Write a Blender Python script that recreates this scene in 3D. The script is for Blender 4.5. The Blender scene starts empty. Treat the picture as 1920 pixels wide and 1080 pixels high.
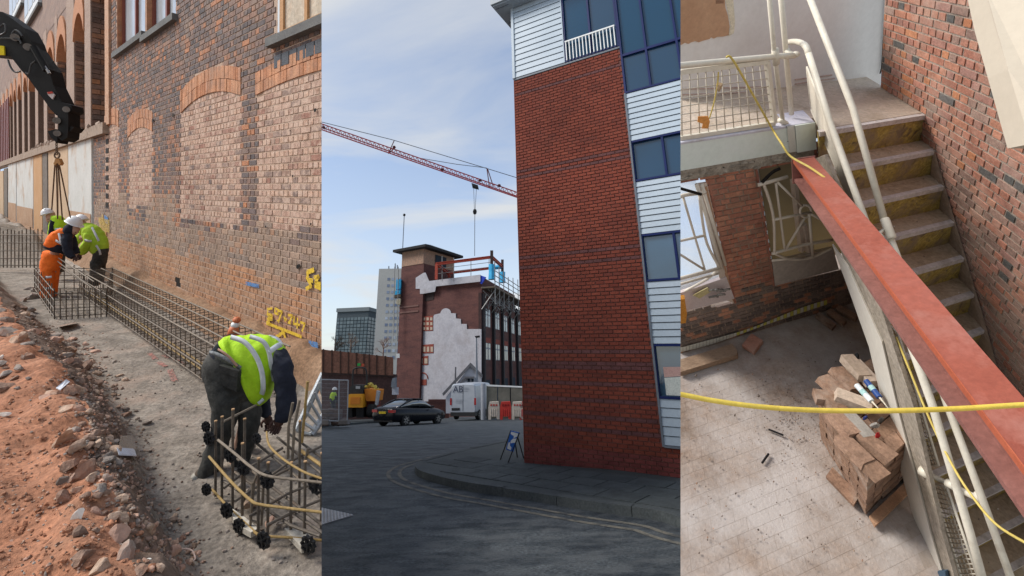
import bpy, bmesh, math, random
from mathutils import Vector as V, Matrix, noise
random.seed(7)
R = random.random
def U(a, b): return a + (b - a) * random.random()
SC = bpy.context.scene; COL = SC.collection
# ------------------------------------------------------------------ camera
F, CX, CY = 900.0, 960.0, 400.0            # focal length and principal point in photo pixels
C0 = V((0, 0, 1.6))                        # eye height over the road of the middle place
_w = V((0, .9507, .310)).normalized()
_r = V((1, 0, -.0255)); _r = (_r - _w * _r.dot(_w)).normalized()
_c = _r.cross(_w)
cam = bpy.data.cameras.new('camera'); CAM = bpy.data.objects.new('camera', cam); COL.objects.link(CAM)
cam.sensor_width = 36; cam.lens = 36 * F / 1920; cam.shift_y = -(540 - CY) / 1920
cam.clip_start = .02; cam.clip_end = 4000
CAM.matrix_world = Matrix(((_r.x, _c.x, -_w.x, C0.x), (_r.y, _c.y, -_w.y, C0.y), (_r.z, _c.z, -_w.z, C0.z), (0, 0, 0, 1)))
SC.camera = CAM
# ------------------------------------------------------------------ sky, sun, exposure
SUN_EL, SUN_AZ = math.radians(43), math.radians(255)      # azimuth clockwise from +Y: high behind the camera, to its left
W = bpy.data.worlds.new('World'); SC.world = W; W.use_nodes = True
nt = W.node_tree; nt.nodes.clear()
def wn(t, **k):
    n = nt.nodes.new(t)
    for a, b in k.items(): setattr(n, a, b)
    return n
sky = wn('ShaderNodeTexSky', sky_type='NISHITA', sun_disc=False, sun_elevation=SUN_EL, sun_rotation=SUN_AZ, air_density=1.0, dust_density=.8, ozone_density=2.0)
tc = wn('ShaderNodeTexCoord'); sep = wn('ShaderNodeSeparateXYZ'); nt.links.new(tc.outputs['Generated'], sep.inputs[0])
zz = wn('ShaderNodeMath', operation='ADD'); zz.inputs[1].default_value = .18; nt.links.new(sep.outputs['Z'], zz.inputs[0])
zm = wn('ShaderNodeMath', operation='MAXIMUM'); zm.inputs[1].default_value = .05; nt.links.new(zz.outputs[0], zm.inputs[0])
dv = wn('ShaderNodeVectorMath', operation='DIVIDE'); cz = wn('ShaderNodeCombineXYZ')
for i in range(3): nt.links.new(zm.outputs[0], cz.inputs[i])
nt.links.new(tc.outputs['Generated'], dv.inputs[0]); nt.links.new(cz.outputs[0], dv.inputs[1])
mp = wn('ShaderNodeMapping'); mp.inputs['Scale'].default_value = (.55, 1.25, 1); mp.inputs['Rotation'].default_value = (0, 0, .35); mp.inputs['Location'].default_value = (.4, .27, 0)
nt.links.new(dv.outputs[0], mp.inputs[0])
no = wn('ShaderNodeTexNoise'); no.inputs['Scale'].default_value = 1.5; no.inputs['Detail'].default_value = 7; no.inputs['Roughness'].default_value = .5; no.inputs['Distortion'].default_value = .5
nt.links.new(mp.outputs[0], no.inputs['Vector'])
cr = wn('ShaderNodeValToRGB'); cr.color_ramp.elements[0].position = .35; cr.color_ramp.elements[1].position = .64
cr.color_ramp.elements[0].color = (.0,) * 3 + (1,); cr.color_ramp.elements[1].color = (.9,) * 3 + (1,)
nt.links.new(no.outputs['Fac'], cr.inputs[0])
hz = wn('ShaderNodeMapRange'); hz.inputs['From Min'].default_value = .55; hz.inputs['From Max'].default_value = -.05; hz.inputs['To Min'].default_value = .10; hz.inputs['To Max'].default_value = .75; hz.clamp = True
nt.links.new(sep.outputs['Z'], hz.inputs['Value'])
mxa = wn('ShaderNodeMath', operation='MAXIMUM'); nt.links.new(cr.outputs[0], mxa.inputs[0]); nt.links.new(hz.outputs[0], mxa.inputs[1])
mx = wn('ShaderNodeMix', data_type='RGBA'); mx.inputs['B'].default_value = (3.5, 3.55, 3.55, 1)
nt.links.new(mxa.outputs[0], mx.inputs['Factor']); nt.links.new(sky.outputs[0], mx.inputs['A'])
bg = wn('ShaderNodeBackground'); bg.inputs['Strength'].default_value = .08
out = wn('ShaderNodeOutputWorld'); nt.links.new(mx.outputs['Result'], bg.inputs[0]); nt.links.new(bg.outputs[0], out.inputs[0])
sun = bpy.data.lights.new('sun', 'SUN'); sun.energy = 1.5; sun.angle = math.radians(22); sun.color = (1, .95, .87)
SUN = bpy.data.objects.new('sun', sun); COL.objects.link(SUN)
sd = V((math.sin(SUN_AZ) * math.cos(SUN_EL), math.cos(SUN_AZ) * math.cos(SUN_EL), math.sin(SUN_EL)))
SUN.rotation_euler = sd.to_track_quat('Z', 'Y').to_euler()
vs = SC.view_settings; SC.display_settings.display_device = 'sRGB'; vs.view_transform = 'Standard'; vs.look = 'None'; vs.exposure = 1.45; vs.gamma = 1; vs.use_curve_mapping = False
# ------------------------------------------------------------------ frames: where a line of sight meets a surface of a place
def ray(u, v): return _r * ((u - CX) / F) + _c * ((CY - v) / F) + _w
def at(u, v, Z): return C0 + ray(u, v) * Z
def px(P):
    d = P - C0; z = d.dot(_w)
    if z < .05: return (-9999, -9999, z)
    return (CX + F * d.dot(_r) / z, CY - F * d.dot(_c) / z, z)
class Frame:
    def __init__(s, O, X, Y, Z):
        s.O, s.X, s.Y, s.Z = O, X, Y, Z
        s.M = Matrix(((X.x, Y.x, Z.x), (X.y, Y.y, Z.y), (X.z, Y.z, Z.z))).inverted()
    def p(s, x, y, z): return s.O + s.X * x + s.Y * y + s.Z * z
    def d(s, x, y, z): return s.X * x + s.Y * y + s.Z * z
    def inv(s, P): return s.M @ (P - s.O)
    def hit(s, u, v, ax, val):              # local coordinates of the point of plane coordinate[ax]=val seen at (u,v)
        a = s.M @ ray(u, v); o = s.M @ (C0 - s.O)
        return o + a * ((val - o[ax]) / a[ax])
    def H(s, u, v, ax, val): return s.p(*s.hit(u, v, ax, val))
def cv(x, y, z): return _r * x + _c * y + _w * z     # direction from right / up / forward
# ------------------------------------------------------------------ materials
MATS = {}
def mat(name, cols, scale=4.0, rough=.85, bump=.25, bscale=60, spec=.25, metal=0, fine=.25, stretch=None, ramp=(.3, .7), attr=False, dust=None, dscale=1.2, dr=(.5, .7), emit=None, coat=0, dist=.3):
    """position-noise colour between cols, fine speckle, bump; attr: the colour of each piece comes from its own random number"""
    if name in MATS: return MATS[name]
    m = bpy.data.materials.new(name); MATS[name] = m; m.use_nodes = True
    t = m.node_tree; b = t.nodes['Principled BSDF']; L = t.links.new
    def N(ty, **k):
        n = t.nodes.new(ty)
        for a, c in k.items(): setattr(n, a, c)
        return n
    g = N('ShaderNodeNewGeometry'); pos = g.outputs['Position']
    if stretch:
        mpn = N('ShaderNodeMapping'); mpn.inputs['Scale'].default_value = stretch; L(pos, mpn.inputs[0]); pos2 = mpn.outputs[0]
    else: pos2 = pos
    n1 = N('ShaderNodeTexNoise'); n1.inputs['Scale'].default_value = scale; n1.inputs['Detail'].default_value = 6; n1.inputs['Roughness'].default_value = .6; n1.inputs['Distortion'].default_value = dist; L(pos2, n1.inputs['Vector'])
    rp = N('ShaderNodeValToRGB'); e = rp.color_ramp.elements
    k = len(cols); lo, hi = (0, 1) if attr else ramp
    for i, c in enumerate(cols):
        p_ = lo + (hi - lo) * i / max(1, k - 1)
        el = e[i] if i < 2 else e.new(p_)
        el.position = p_; el.color = tuple(c) + (1,)
    if attr:
        at_ = N('ShaderNodeAttribute', attribute_name='rnd'); L(at_.outputs['Fac'], rp.inputs[0])
    else: L(n1.outputs['Fac'], rp.inputs[0])
    n2 = N('ShaderNodeTexNoise'); n2.inputs['Scale'].default_value = bscale; n2.inputs['Detail'].default_value = 5; n2.inputs['Roughness'].default_value = .7; L(pos2, n2.inputs['Vector'])
    col = rp.outputs[0]
    if fine:
        mr = N('ShaderNodeMapRange'); mr.inputs['From Min'].default_value = .3; mr.inputs['From Max'].default_value = .7; mr.inputs['To Min'].default_value = 1 - fine; mr.inputs['To Max'].default_value = 1 + fine; L(n2.outputs['Fac'], mr.inputs['Value'])
        mu = N('ShaderNodeMix', data_type='RGBA', blend_type='MULTIPLY'); mu.inputs['Factor'].default_value = 1
        L(col, mu.inputs['A']); L(mr.outputs[0], mu.inputs['B']); col = mu.outputs['Result']
        if attr:
            mr2 = N('ShaderNodeMapRange'); mr2.inputs['From Min'].default_value = .3; mr2.inputs['From Max'].default_value = .7; mr2.inputs['To Min'].default_value = .75; mr2.inputs['To Max'].default_value = 1.25; L(n1.outputs['Fac'], mr2.inputs['Value'])
            mu2 = N('ShaderNodeMix', data_type='RGBA', blend_type='MULTIPLY'); mu2.inputs['Factor'].default_value = 1
            L(col, mu2.inputs['A']); L(mr2.outputs[0], mu2.inputs['B']); col = mu2.outputs['Result']
    if dust:
        n3 = N('ShaderNodeTexNoise'); n3.inputs['Scale'].default_value = dscale; n3.inputs['Detail'].default_value = 8; n3.inputs['Roughness'].default_value = .65; L(pos2, n3.inputs['Vector'])
        md = N('ShaderNodeMapRange'); md.inputs['From Min'].default_value = dr[0]; md.inputs['From Max'].default_value = dr[1]; md.inputs['To Max'].default_value = .85; L(n3.outputs['Fac'], md.inputs['Value'])
        mm = N('ShaderNodeMix', data_type='RGBA'); L(md.outputs[0], mm.inputs['Factor']); L(col, mm.inputs['A']); mm.inputs['B'].default_value = tuple(dust) + (1,); col = mm.outputs['Result']
    L(col, b.inputs['Base Color'])
    b.inputs['Roughness'].default_value = rough; b.inputs['Specular IOR Level'].default_value = spec; b.inputs['Metallic'].default_value = metal
    if coat: b.inputs['Coat Weight'].default_value = coat
    if bump:
        bp = N('ShaderNodeBump'); bp.inputs['Strength'].default_value = bump; bp.inputs['Distance'].default_value = .02; L(n2.outputs['Fac'], bp.inputs['Height']); L(bp.outputs[0], b.inputs['Normal'])
    if emit: b.inputs['Emission Color'].default_value = tuple(emit[:3]) + (1,); b.inputs['Emission Strength'].default_value = emit[3]
    return m
def glass(name, tint, rough=.03, spec=1.0, ior=1.9):
    """window glass: one opaque glossy sheet; dim room and mirrored sky are painted into its tint"""
    if name in MATS: return MATS[name]
    m = bpy.data.materials.new(name); MATS[name] = m; m.use_nodes = True
    b = m.node_tree.nodes['Principled BSDF']; b.inputs['Base Color'].default_value = tuple(tint) + (1,); b.inputs['Roughness'].default_value = rough
    b.inputs['Specular IOR Level'].default_value = spec; b.inputs['IOR'].default_value = ior
    return m
def clear_pane(name, tint, clear=.8, diff=(.6, .6, .6)):
    """a dusty see-through sheet: daylight comes in through it"""
    m = bpy.data.materials.new(name); m.use_nodes = True; t = m.node_tree; b = t.nodes['Principled BSDF']; b.inputs['Base Color'].default_value = tuple(diff) + (1,); b.inputs['Roughness'].default_value = .15
    tr = t.nodes.new('ShaderNodeBsdfTransparent'); tr.inputs[0].default_value = tuple(tint) + (1,); mx_ = t.nodes.new('ShaderNodeMixShader'); mx_.inputs[0].default_value = clear
    tl = t.nodes.new('ShaderNodeBsdfTranslucent'); tl.inputs[0].default_value = tuple(diff) + (1,); m2 = t.nodes.new('ShaderNodeMixShader'); m2.inputs[0].default_value = .6
    o = t.nodes['Material Output']; t.links.new(b.outputs[0], m2.inputs[1]); t.links.new(tl.outputs[0], m2.inputs[2]); t.links.new(m2.outputs[0], mx_.inputs[1]); t.links.new(tr.outputs[0], mx_.inputs[2]); t.links.new(mx_.outputs[0], o.inputs[0]); return m
def spray_paint(name, c1, c2, cut=.43):
    """sprayed paint: a thin film with speckled, broken cover"""
    m = mat(name, [c1, c2], scale=20, fine=.15, bump=.2); t = m.node_tree; b = t.nodes['Principled BSDF']
    g = t.nodes.new('ShaderNodeNewGeometry'); n_ = t.nodes.new('ShaderNodeTexNoise'); n_.inputs['Scale'].default_value = 38; n_.inputs['Detail'].default_value = 4; n_.inputs['Roughness'].default_value = .75
    r_ = t.nodes.new('ShaderNodeMapRange'); r_.inputs['From Min'].default_value = cut - .03; r_.inputs['From Max'].default_value = cut + .04; t.links.new(g.outputs['Position'], n_.inputs['Vector']); t.links.new(n_.outputs['Fac'], r_.inputs['Value']); t.links.new(r_.outputs[0], b.inputs['Alpha']); return m
# ------------------------------------------------------------------ mesh building
PANEL = 1
WHERE = {}
class MB:
    def __init__(s): s.v, s.f, s.m, s.r = [], [], [], []
    def add(s, vs, fs, m=0, r=None):
        k = len(s.v); s.v += vs; s.f += [tuple(i + k for i in f) for f in fs]; s.m += [m] * len(fs)
        rr = R() if r is None else r; s.r += [rr] * len(fs); return s
    def hexa(s, c, m=0, r=None):             # corners: bottom ring of 4, top ring of 4
        return s.add(c, [(3, 2, 1, 0), (4, 5, 6, 7), (0, 1, 5, 4), (1, 2, 6, 5), (2, 3, 7, 6), (3, 0, 4, 7)], m, r)
    def box(s, fr, x0, x1, y0, y1, z0, z1, m=0, r=None):
        return s.hexa([fr.p(*q) for q in ((x0, y0, z0), (x1, y0, z0), (x1, y1, z0), (x0, y1, z0), (x0, y0, z1), (x1, y0, z1), (x1, y1, z1), (x0, y1, z1))], m, r)
    def quad(s, a, b, c, d, m=0): return s.add([a, b, c, d], [(0, 1, 2, 3)], m)
    def prism(s, poly, ext, m=0):            # a planar outline given a thickness
        n = len(poly); q = [p + ext for p in poly]
        return s.add(list(poly) + q, [tuple(range(n))[::-1], tuple(range(n, 2 * n))] + [(i, (i + 1) % n, n + (i + 1) % n, n + i) for i in range(n)], m)
    def tube(s, pts, rad, n=7, m=0, cap=True):
        pts = [V(p) for p in pts]; rings = []; rads = rad if isinstance(rad, (list, tuple)) else [rad] * len(pts)
        t0 = (pts[1] - pts[0]).normalized(); up = V((0, 0, 1)) if abs(t0.z) < .9 else V((1, 0, 0)); a = t0.cross(up).normalized()
        for i, p in enumerate(pts):
            t = (pts[min(i + 1, len(pts) - 1)] - pts[max(i - 1, 0)]).normalized()
            a = (a - t * a.dot(t)).normalized(); b = t.cross(a)
            rings.append([p + (a * math.cos(k * 2 * math.pi / n) + b * math.sin(k * 2 * math.pi / n)) * rads[i] for k in range(n)])
        return s.rings(rings, m, cap)
    def rings(s, rings, m=0, cap=True):
        n = len(rings[0]); fs = []
        for i in range(len(rings) - 1):
            for k in range(n): fs.append((i * n + k, i * n + (k + 1) % n, (i + 1) * n + (k + 1) % n, (i + 1) * n + k))
        if cap: fs += [tuple(range(n))[::-1], tuple(range((len(rings) - 1) * n, len(rings) * n))]
        return s.add([p for g in rings for p in g], fs, m)
    def ball(s, c, ax, ay, az, n=12, k=8, m=0, jit=0, lo=-1.0):
        vs, fs = [], []
        for i in range(k + 1):
            ph = -math.pi / 2 + math.pi * i / k
            ph = max(ph, math.asin(lo)) if lo > -1 else ph
            for j in range(n):
                th = 2 * math.pi * j / n; q = 1 + U(-jit, jit)
                vs.append(c + (ax * (math.cos(th) * math.cos(ph)) + ay * (math.sin(th) * math.cos(ph)) + az * math.sin(ph)) * q)
        for i in range(k):
            for j in range(n): fs.append((i * n + j, i * n + (j + 1) % n, (i + 1) * n + (j + 1) % n, (i + 1) * n + j))
        return s.add(vs, fs, m)
    def disc(s, c, ax, ay, n=16, m=0): return s.add([c + ax * math.cos(k * 2 * math.pi / n) + ay * math.sin(k * 2 * math.pi / n) for k in range(n)], [tuple(range(n))], m)
    def wheel(s, c, axis, rad, wid, n=20, m=0):
        a = axis.normalized(); x = a.orthogonal().normalized(); y = a.cross(x)
        prof = [(-wid / 2, rad * .62), (-wid / 2, rad * .93), (-wid * .32, rad), (wid * .32, rad), (wid / 2, rad * .93), (wid / 2, rad * .62)]
        return s.rings([[c + a * o + (x * math.cos(k * 2 * math.pi / n) + y * math.sin(k * 2 * math.pi / n)) * q for k in range(n)] for o, q in prof], m)
    def mesh(s, name, mats, org, smooth=False):
        me = bpy.data.meshes.new(name); me.from_pydata([p - org for p in s.v], [], s.f)
        for x in (mats if isinstance(mats, (list, tuple)) else [mats]): me.materials.append(x)
        me.polygons.foreach_set('material_index', s.m)
        a = me.attributes.new('rnd', 'FLOAT', 'FACE'); a.data.foreach_set('value', s.r)
        bm = bmesh.new(); bm.from_mesh(me); bmesh.ops.recalc_face_normals(bm, faces=bm.faces); bm.to_mesh(me); bm.free()
        if smooth: me.polygons.foreach_set('use_smooth', [True] * len(me.polygons))
        me.update(); return me
    def build(s, name, mats, parent=None, org=None, smooth=False, label=None, cat=None, group=None, kind=None):
        if org is None:
            if parent is not None: org = world_loc(parent)
            else:
                lo = min(s.v, key=lambda p: p.z); n = len(s.v); q = sum(s.v, V((0, 0, 0))) / n; org = V((q.x, q.y, lo.z))
        o = bpy.data.objects.new(name, s.mesh(name, mats, org, smooth)); COL.objects.link(o); WHERE[o.name] = PANEL
        if parent is not None: o.parent = parent; o.location = org - world_loc(parent)
        else: o.location = org
        return tag(o, label, cat, group, kind)
def world_loc(o):
    p = V((0, 0, 0))
    while o is not None: p = p + V(o.location); o = o.parent
    return p
def tag(o, label=None, cat=None, group=None, kind=None):
    for k, x in (('label', label), ('category', cat), ('group', group), ('kind', kind)):
        if x: o[k] = x
    return o
def thing(name, loc, label, cat, group=None):
    o = bpy.data.objects.new(name, None); COL.objects.link(o); o.location = loc; o.empty_display_size = .1; WHERE[o.name] = PANEL
    return tag(o, label, cat, group)
def copy_tree(o, delta, parent=None, label=None):
    c = o.copy(); COL.objects.link(c); WHERE[c.name] = PANEL
    if parent is not None: c.parent = parent
    else: c.location = V(o.location) + delta
    if label: c['label'] = label
    for ch in list(o.children): copy_tree(ch, delta, c)
    return c
def stamp(name, me, loc, parent=None, **k):   # another object on shared mesh data
    o = bpy.data.objects.new(name, me); COL.objects.link(o); WHERE[o.name] = PANEL
    if parent is not None: o.parent = parent; o.location = loc - world_loc(parent)
    else: o.location = loc
    return tag(o, **k)
def spline(pts, k=6):
    pts = [V(p) for p in pts]; out = []
    for i in range(len(pts) - 1):
        a, b, c, d = pts[max(i - 1, 0)], pts[i], pts[i + 1], pts[min(i + 2, len(pts) - 1)]
        for j in range(k):
            t = j / k
            out.append(.5 * ((2 * b) + (c - a) * t + (2 * a - 5 * b + 4 * c - d) * t * t + (3 * b - a - 3 * c + d) * t ** 3))
    return out + [pts[-1]]
def loft(mb, secs, dirn=None, sub=3, n=14, m=0, pw=1.0, crease=0.0):
    """secs: (u1,v1,u2,v2,Z,depth): ends of each cross-section's width, its distance and half depth; smoothed into one skin"""
    dirn = dirn or _w; A = []
    for u1, v1, u2, v2, Z, dp in secs:
        a, b = at(u1, v1, Z), at(u2, v2, Z); A.append(((a + b) / 2, (b - a) / 2, dp))
    c = spline([x[0] for x in A], sub); h = spline([x[1] for x in A], sub); dd = spline([V((x[2], 0, 0)) for x in A], sub)
    def sg(x): return math.copysign(abs(x) ** pw, x)
    G = [[c[i] + h[i] * sg(math.cos(k * 2 * math.pi / n)) + dirn * (dd[i].x * sg(math.sin(k * 2 * math.pi / n))) for k in range(n)] for i in range(len(c))]
    if crease:
        for i, g in enumerate(G):
            for k, p in enumerate(g):
                q = p - c[i]
                if q.length > 1e-5:
                    w_ = 1 - abs(noise.noise(p * 9)) * 2; w2 = noise.noise(p * 23 + V((5, 1, 2)))
                    g[k] = p + q.normalized() * crease * (w_ * .8 + w2 * .45 - .3)
    mb.rings(G, m)
    return mb
def skin_body(name, joints, edges, mt, parent, sub=2):
    """one continuous body grown from a skeleton: joints name -> (point, radius)"""
    ks = list(joints); org = world_loc(parent)
    me = bpy.data.meshes.new(name); me.from_pydata([joints[k][0] - org for k in ks], [(ks.index(a), ks.index(b)) for a, b in edges], [])
    o = bpy.data.objects.new(name, me); COL.objects.link(o); o.parent = parent; WHERE[o.name] = PANEL; me.materials.append(mt)
    md = o.modifiers.new('skin', 'SKIN'); md.use_smooth_shade = True
    for i, k in enumerate(ks):
        sv = me.skin_vertices[0].data[i]; r = joints[k][1]; sv.radius = (r, r) if not isinstance(r, tuple) else r; sv.use_root = (i == 0)
    ss = o.modifiers.new('sub', 'SUBSURF'); ss.levels = sub; ss.render_levels = sub
    return o
def brick_mesh_cache(): return {}
def brickwork(parent, pf, a_rng, b0, rows, L, H, joint, classify, mats, thick=.03, bond='english', keep=300, panel=(0, 1920), jit=.004, corner=None):
    """every brick of a face: pf(a,b,out) gives its points; classify(a,b)->(material index, out) or None. The largest in view are parts, the rest one mesh."""
    items = []
    for j in range(rows):
        hb = H - joint; b = b0 + j * H
        l = L if (bond == 'stretcher' or j % 2) else L * .5
        off = (L * .5 * (j % 2) if bond == 'stretcher' else (L * .25 if j % 2 else 0))
        i0 = int(math.floor((a_rng[0] - off) / l)); i1 = int(math.ceil((a_rng[1] - off) / l))
        for i in range(i0, i1):
            a = max(i * l + off, a_rng[0]); a2 = min((i + 1) * l + off, a_rng[1])
            if a2 - a < joint * 1.5: continue
            cl = classify((a + a2) / 2, b + hb / 2)
            if cl is None: continue
            c = pf((a + a2) / 2, b + hb / 2, 0); u, v, z = px(c)
            if z < .1 or u < panel[0] - 60 or u > panel[1] + 60 or v < -40 or v > 1120: continue
            items.append((hb * (a2 - a) / (z * z), a, a2 - joint, b, b + hb, cl[0], cl[1]))
    items.sort(key=lambda x: -x[0]); cache = {}; rest = MB()
    T = lambda q, o_: pf(q[0], q[1], o_)
    for n, (sz, a, a2, b, b2, mi, o_) in enumerate(items):
        o_ += U(-jit, jit)
        if n < keep:
            vr = random.randrange(10); key = (round(a2 - a, 3), mi, vr)
            org = pf((a + a2) / 2, (b + b2) / 2, o_)
            if key not in cache:
                mb = MB(); e = .0035
                mb.add([pf(x, y, o_ - thick) for x, y in ((a, b), (a2, b), (a2, b2), (a, b2))] + [pf(x, y, o_) for x, y in ((a + e, b + e), (a2 - e, b + e), (a2 - e, b2 - e), (a + e, b2 - e))],
                       [(4, 5, 6, 7), (0, 1, 5, 4), (1, 2, 6, 5), (2, 3, 7, 6), (3, 0, 4, 7)], 0, (vr + .5) / 10)
                cache[key] = mb.mesh('brick', mats[mi], org)
            stamp('brick', cache[key], org + V((U(-1, 1), U(-1, 1), U(-1, 1))) * .0012, parent)
        else:
            q = [U(-.003, .003) for _ in range(4)]
            rest.add([pf(x, y, o_ - thick) for x, y in ((a, b), (a2, b), (a2, b2), (a, b2))] + [pf(x, y, o_) for x, y in ((a + .004 + q[0], b + .003), (a2 - .004 + q[1], b + .003 + q[2] * .5), (a2 - .004, b2 - .004), (a + .003, b2 - .004 + q[3] * .5))],
                     [(4, 5, 6, 7), (0, 1, 5, 4), (1, 2, 6, 5), (2, 3, 7, 6), (3, 0, 4, 7)], mi)
    if rest.f: rest.build('brickwork', mats, parent, kind='stuff')
    return len(items)
def poly_in(x, y, P):
    c = False; j = len(P) - 1
    for i in range(len(P)):
        if (P[i][1] > y) != (P[j][1] > y) and x < (P[j][0] - P[i][0]) * (y - P[i][1]) / (P[j][1] - P[i][1]) + P[i][0]: c = not c
        j = i
    return c
def lerp(x, tab):
    for (x0, y0), (x1, y1) in zip(tab, tab[1:]):
        if x <= x1: return y0 + (y1 - y0) * max(0, min(1, (x - x0) / (x1 - x0)))
    return tab[-1][1]
def sstep(x): x = max(0, min(1, x)); return x * x * (3 - 2 * x)
_ROCK = {}
def rock_mb(mb, P, ax, ay, az, m=0, seed=None, n=2):
    """an angular stone: a jittered ball with chopped sides"""
    rn = random.Random(seed if seed is not None else random.random())
    if n not in _ROCK:
        bm = bmesh.new(); bmesh.ops.create_icosphere(bm, subdivisions=n, radius=1); _ROCK[n] = ([v.co.copy() for v in bm.verts], [tuple(v.index for v in f.verts) for f in bm.faces]); bm.free()
    vs, fs = _ROCK[n]; cuts = [(V((rn.gauss(0, 1), rn.gauss(0, 1), rn.gauss(0, 1))).normalized(), rn.uniform(.38, .8)) for _ in range(11)]
    o = []
    for q in vs:
        q = q.copy() * (1 + rn.uniform(-.06, .06))
        for d_, k in cuts:
            e = q.dot(d_)
            if e > k: q = q - d_ * (e - k)
        o.append(P + ax * q.x + ay * q.y + az * q.z)
    mb.add(o, fs, m); return mb
def text_mb(mb, txt, org, ex, ey, size, ext, m=0, bold=False):
    """raised flat lettering from the built-in font"""
    cu = bpy.data.curves.new('t', 'FONT'); cu.body = txt; cu.size = 1; cu.extrude = 0; cu.resolution_u = 2
    ob = bpy.data.objects.new('t', cu); COL.objects.link(ob); dg = bpy.context.evaluated_depsgraph_get(); dg.update()
    me = bpy.data.meshes.new_from_object(ob.evaluated_get(dg)); n_ = ex.cross(ey).normalized() * ext
    mb.add([org + ex * (v.co.x * size) + ey * (v.co.y * size) + n_ for v in me.vertices], [tuple(p.vertices) for p in me.polygons], m)
    bpy.data.objects.remove(ob); bpy.data.curves.remove(cu); bpy.data.meshes.remove(me); return mb
whitep = mat('white_paint', [(.62, .64, .64), (.74, .76, .76)], bump=.05, fine=.08, rough=.5)
# ================================================================== LEFT PLACE: trench beside an old brick works
PANEL = 1
def camv(a): return _r * a[0] + _c * a[1] + _w * a[2]
S1 = cv((-126 - CX) / F, (CY - 353) / F, 1).normalized()
U1 = cv(.0203, 1, -.0277).normalized(); U1 = (U1 - S1 * U1.dot(S1)).normalized(); T1 = S1.cross(U1).normalized()
if T1.dot(C0 - at(603, 705, 5.6)) < 0: T1 = -T1
F1 = Frame(at(603, 705, 5.6), S1, T1, U1)     # s along the wall away from us, t out from the wall, z up from the trench floor
wl = lambda u, v, t=0: F1.hit(u, v, 1, t)      # (s, t, z) on the wall seen at a pixel
gd = lambda u, v, z=0: F1.hit(u, v, 2, z)
# ---------------------------------------------------------------- ground
trench_m = mat('trench_mud', [(.15, .125, .10), (.235, .20, .165), (.32, .28, .235)], scale=3.2, bscale=26, bump=.9, fine=.5, rough=.8, dust=(.30, .22, .17), dscale=1.6, dr=(.52, .68))
dirt_m = mat('orange_dirt', [(.27, .115, .06), (.35, .155, .085), (.42, .205, .12)], scale=1.6, bscale=24, bump=.9, fine=.5, dust=(.27, .14, .085), dscale=2.6, dr=(.52, .7))
foot_px = [(20, 545), (60, 575), (100, 612), (150, 655), (205, 715), (240, 770), (268, 820), (290, 900), (325, 990), (372, 1075), (400, 1130)]
lip_px = [(0, 548), (35, 590), (75, 632), (120, 668), (150, 715), (172, 765), (190, 830), (215, 900), (250, 970), (300, 1040), (330, 1110)]
def bank_h(s): return lerp(s, [(-4, .52), (0, .50), (3, .42), (6, .30), (9, .24), (14, .28), (30, .3)])
FT = sorted([(gd(u, v)[0], gd(u, v)[1]) for u, v in foot_px])
def lip_st(u, v):
    z = .35
    for _ in range(4): z = bank_h(gd(u, v, z)[0])
    q = gd(u, v, z + .17); return (q[0], q[1])
LT = sorted([lip_st(u, v) for u, v in lip_px])
from mathutils import noise as NZ
def nz(s, t, k=1.0, o=0): return NZ.noise(V((s * k + o, t * k, o)))
def ground_z(s, t):
    f, l = lerp(s, FT), lerp(s, LT); l = max(l, f + .12)
    f += .06 * nz(s, 0, 2.5, 3); l += .07 * nz(s, 0, 3, 9)
    k = sstep((t - f) / (l - f)); h = bank_h(s)
    z = h * k + k * (.06 * nz(s, t, 2.2) + .045 * nz(s, t, 6, 5) + .03 * abs(nz(s, t, 13, 11))) + .07 * math.exp(-((t - l - .12) / .14) ** 2) * (1 + nz(s, t, 5, 2)) + .05 * math.exp(-((t - (f + l) / 2) / .2) ** 2) * nz(s, t, 8, 3) + .02 * (1 - k) * nz(s, t, 4, 2)
    if t > l: z += .10 * sstep((t - l) / 1.5) + .18 * sstep((s - 3.0) / 2.5) * sstep((t - 2.35) / .5) * (1 + .5 * nz(s, t, 1.3, 1))
    w_ = .30 + .10 * nz(s, 0, 1.4, 4)
    if t < .5: z += (w_ + .1 * sstep((s - 4) / 6)) * sstep((.42 - t) / .36) + .03 * nz(s, t, 7)
    if s > 13: z += .9 * sstep((s - 13) / 4) * (.75 + .5 * nz(s, t, .9, 7)) * sstep((t - .3) / .6)
    return z
def sheet(name, m_, ss, ts, kind='structure'):
    mb = MB(); n = len(ts)
    mb.add([F1.p(s, t, ground_z(s, t)) for s in ss for t in ts], [(i * n + j, i * n + j + 1, (i + 1) * n + j + 1, (i + 1) * n + j) for i in range(len(ss) - 1) for j in range(n - 1)])
    return mb.build(name, m_, kind=kind, smooth=True)
def rng(a, b, st): return [a + st * i for i in range(int((b - a) / st) + 1)] + [b]
ss = rng(-4.2, 4, .055) + rng(4.1, 13, .11) + rng(13.2, 45, .5)
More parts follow.
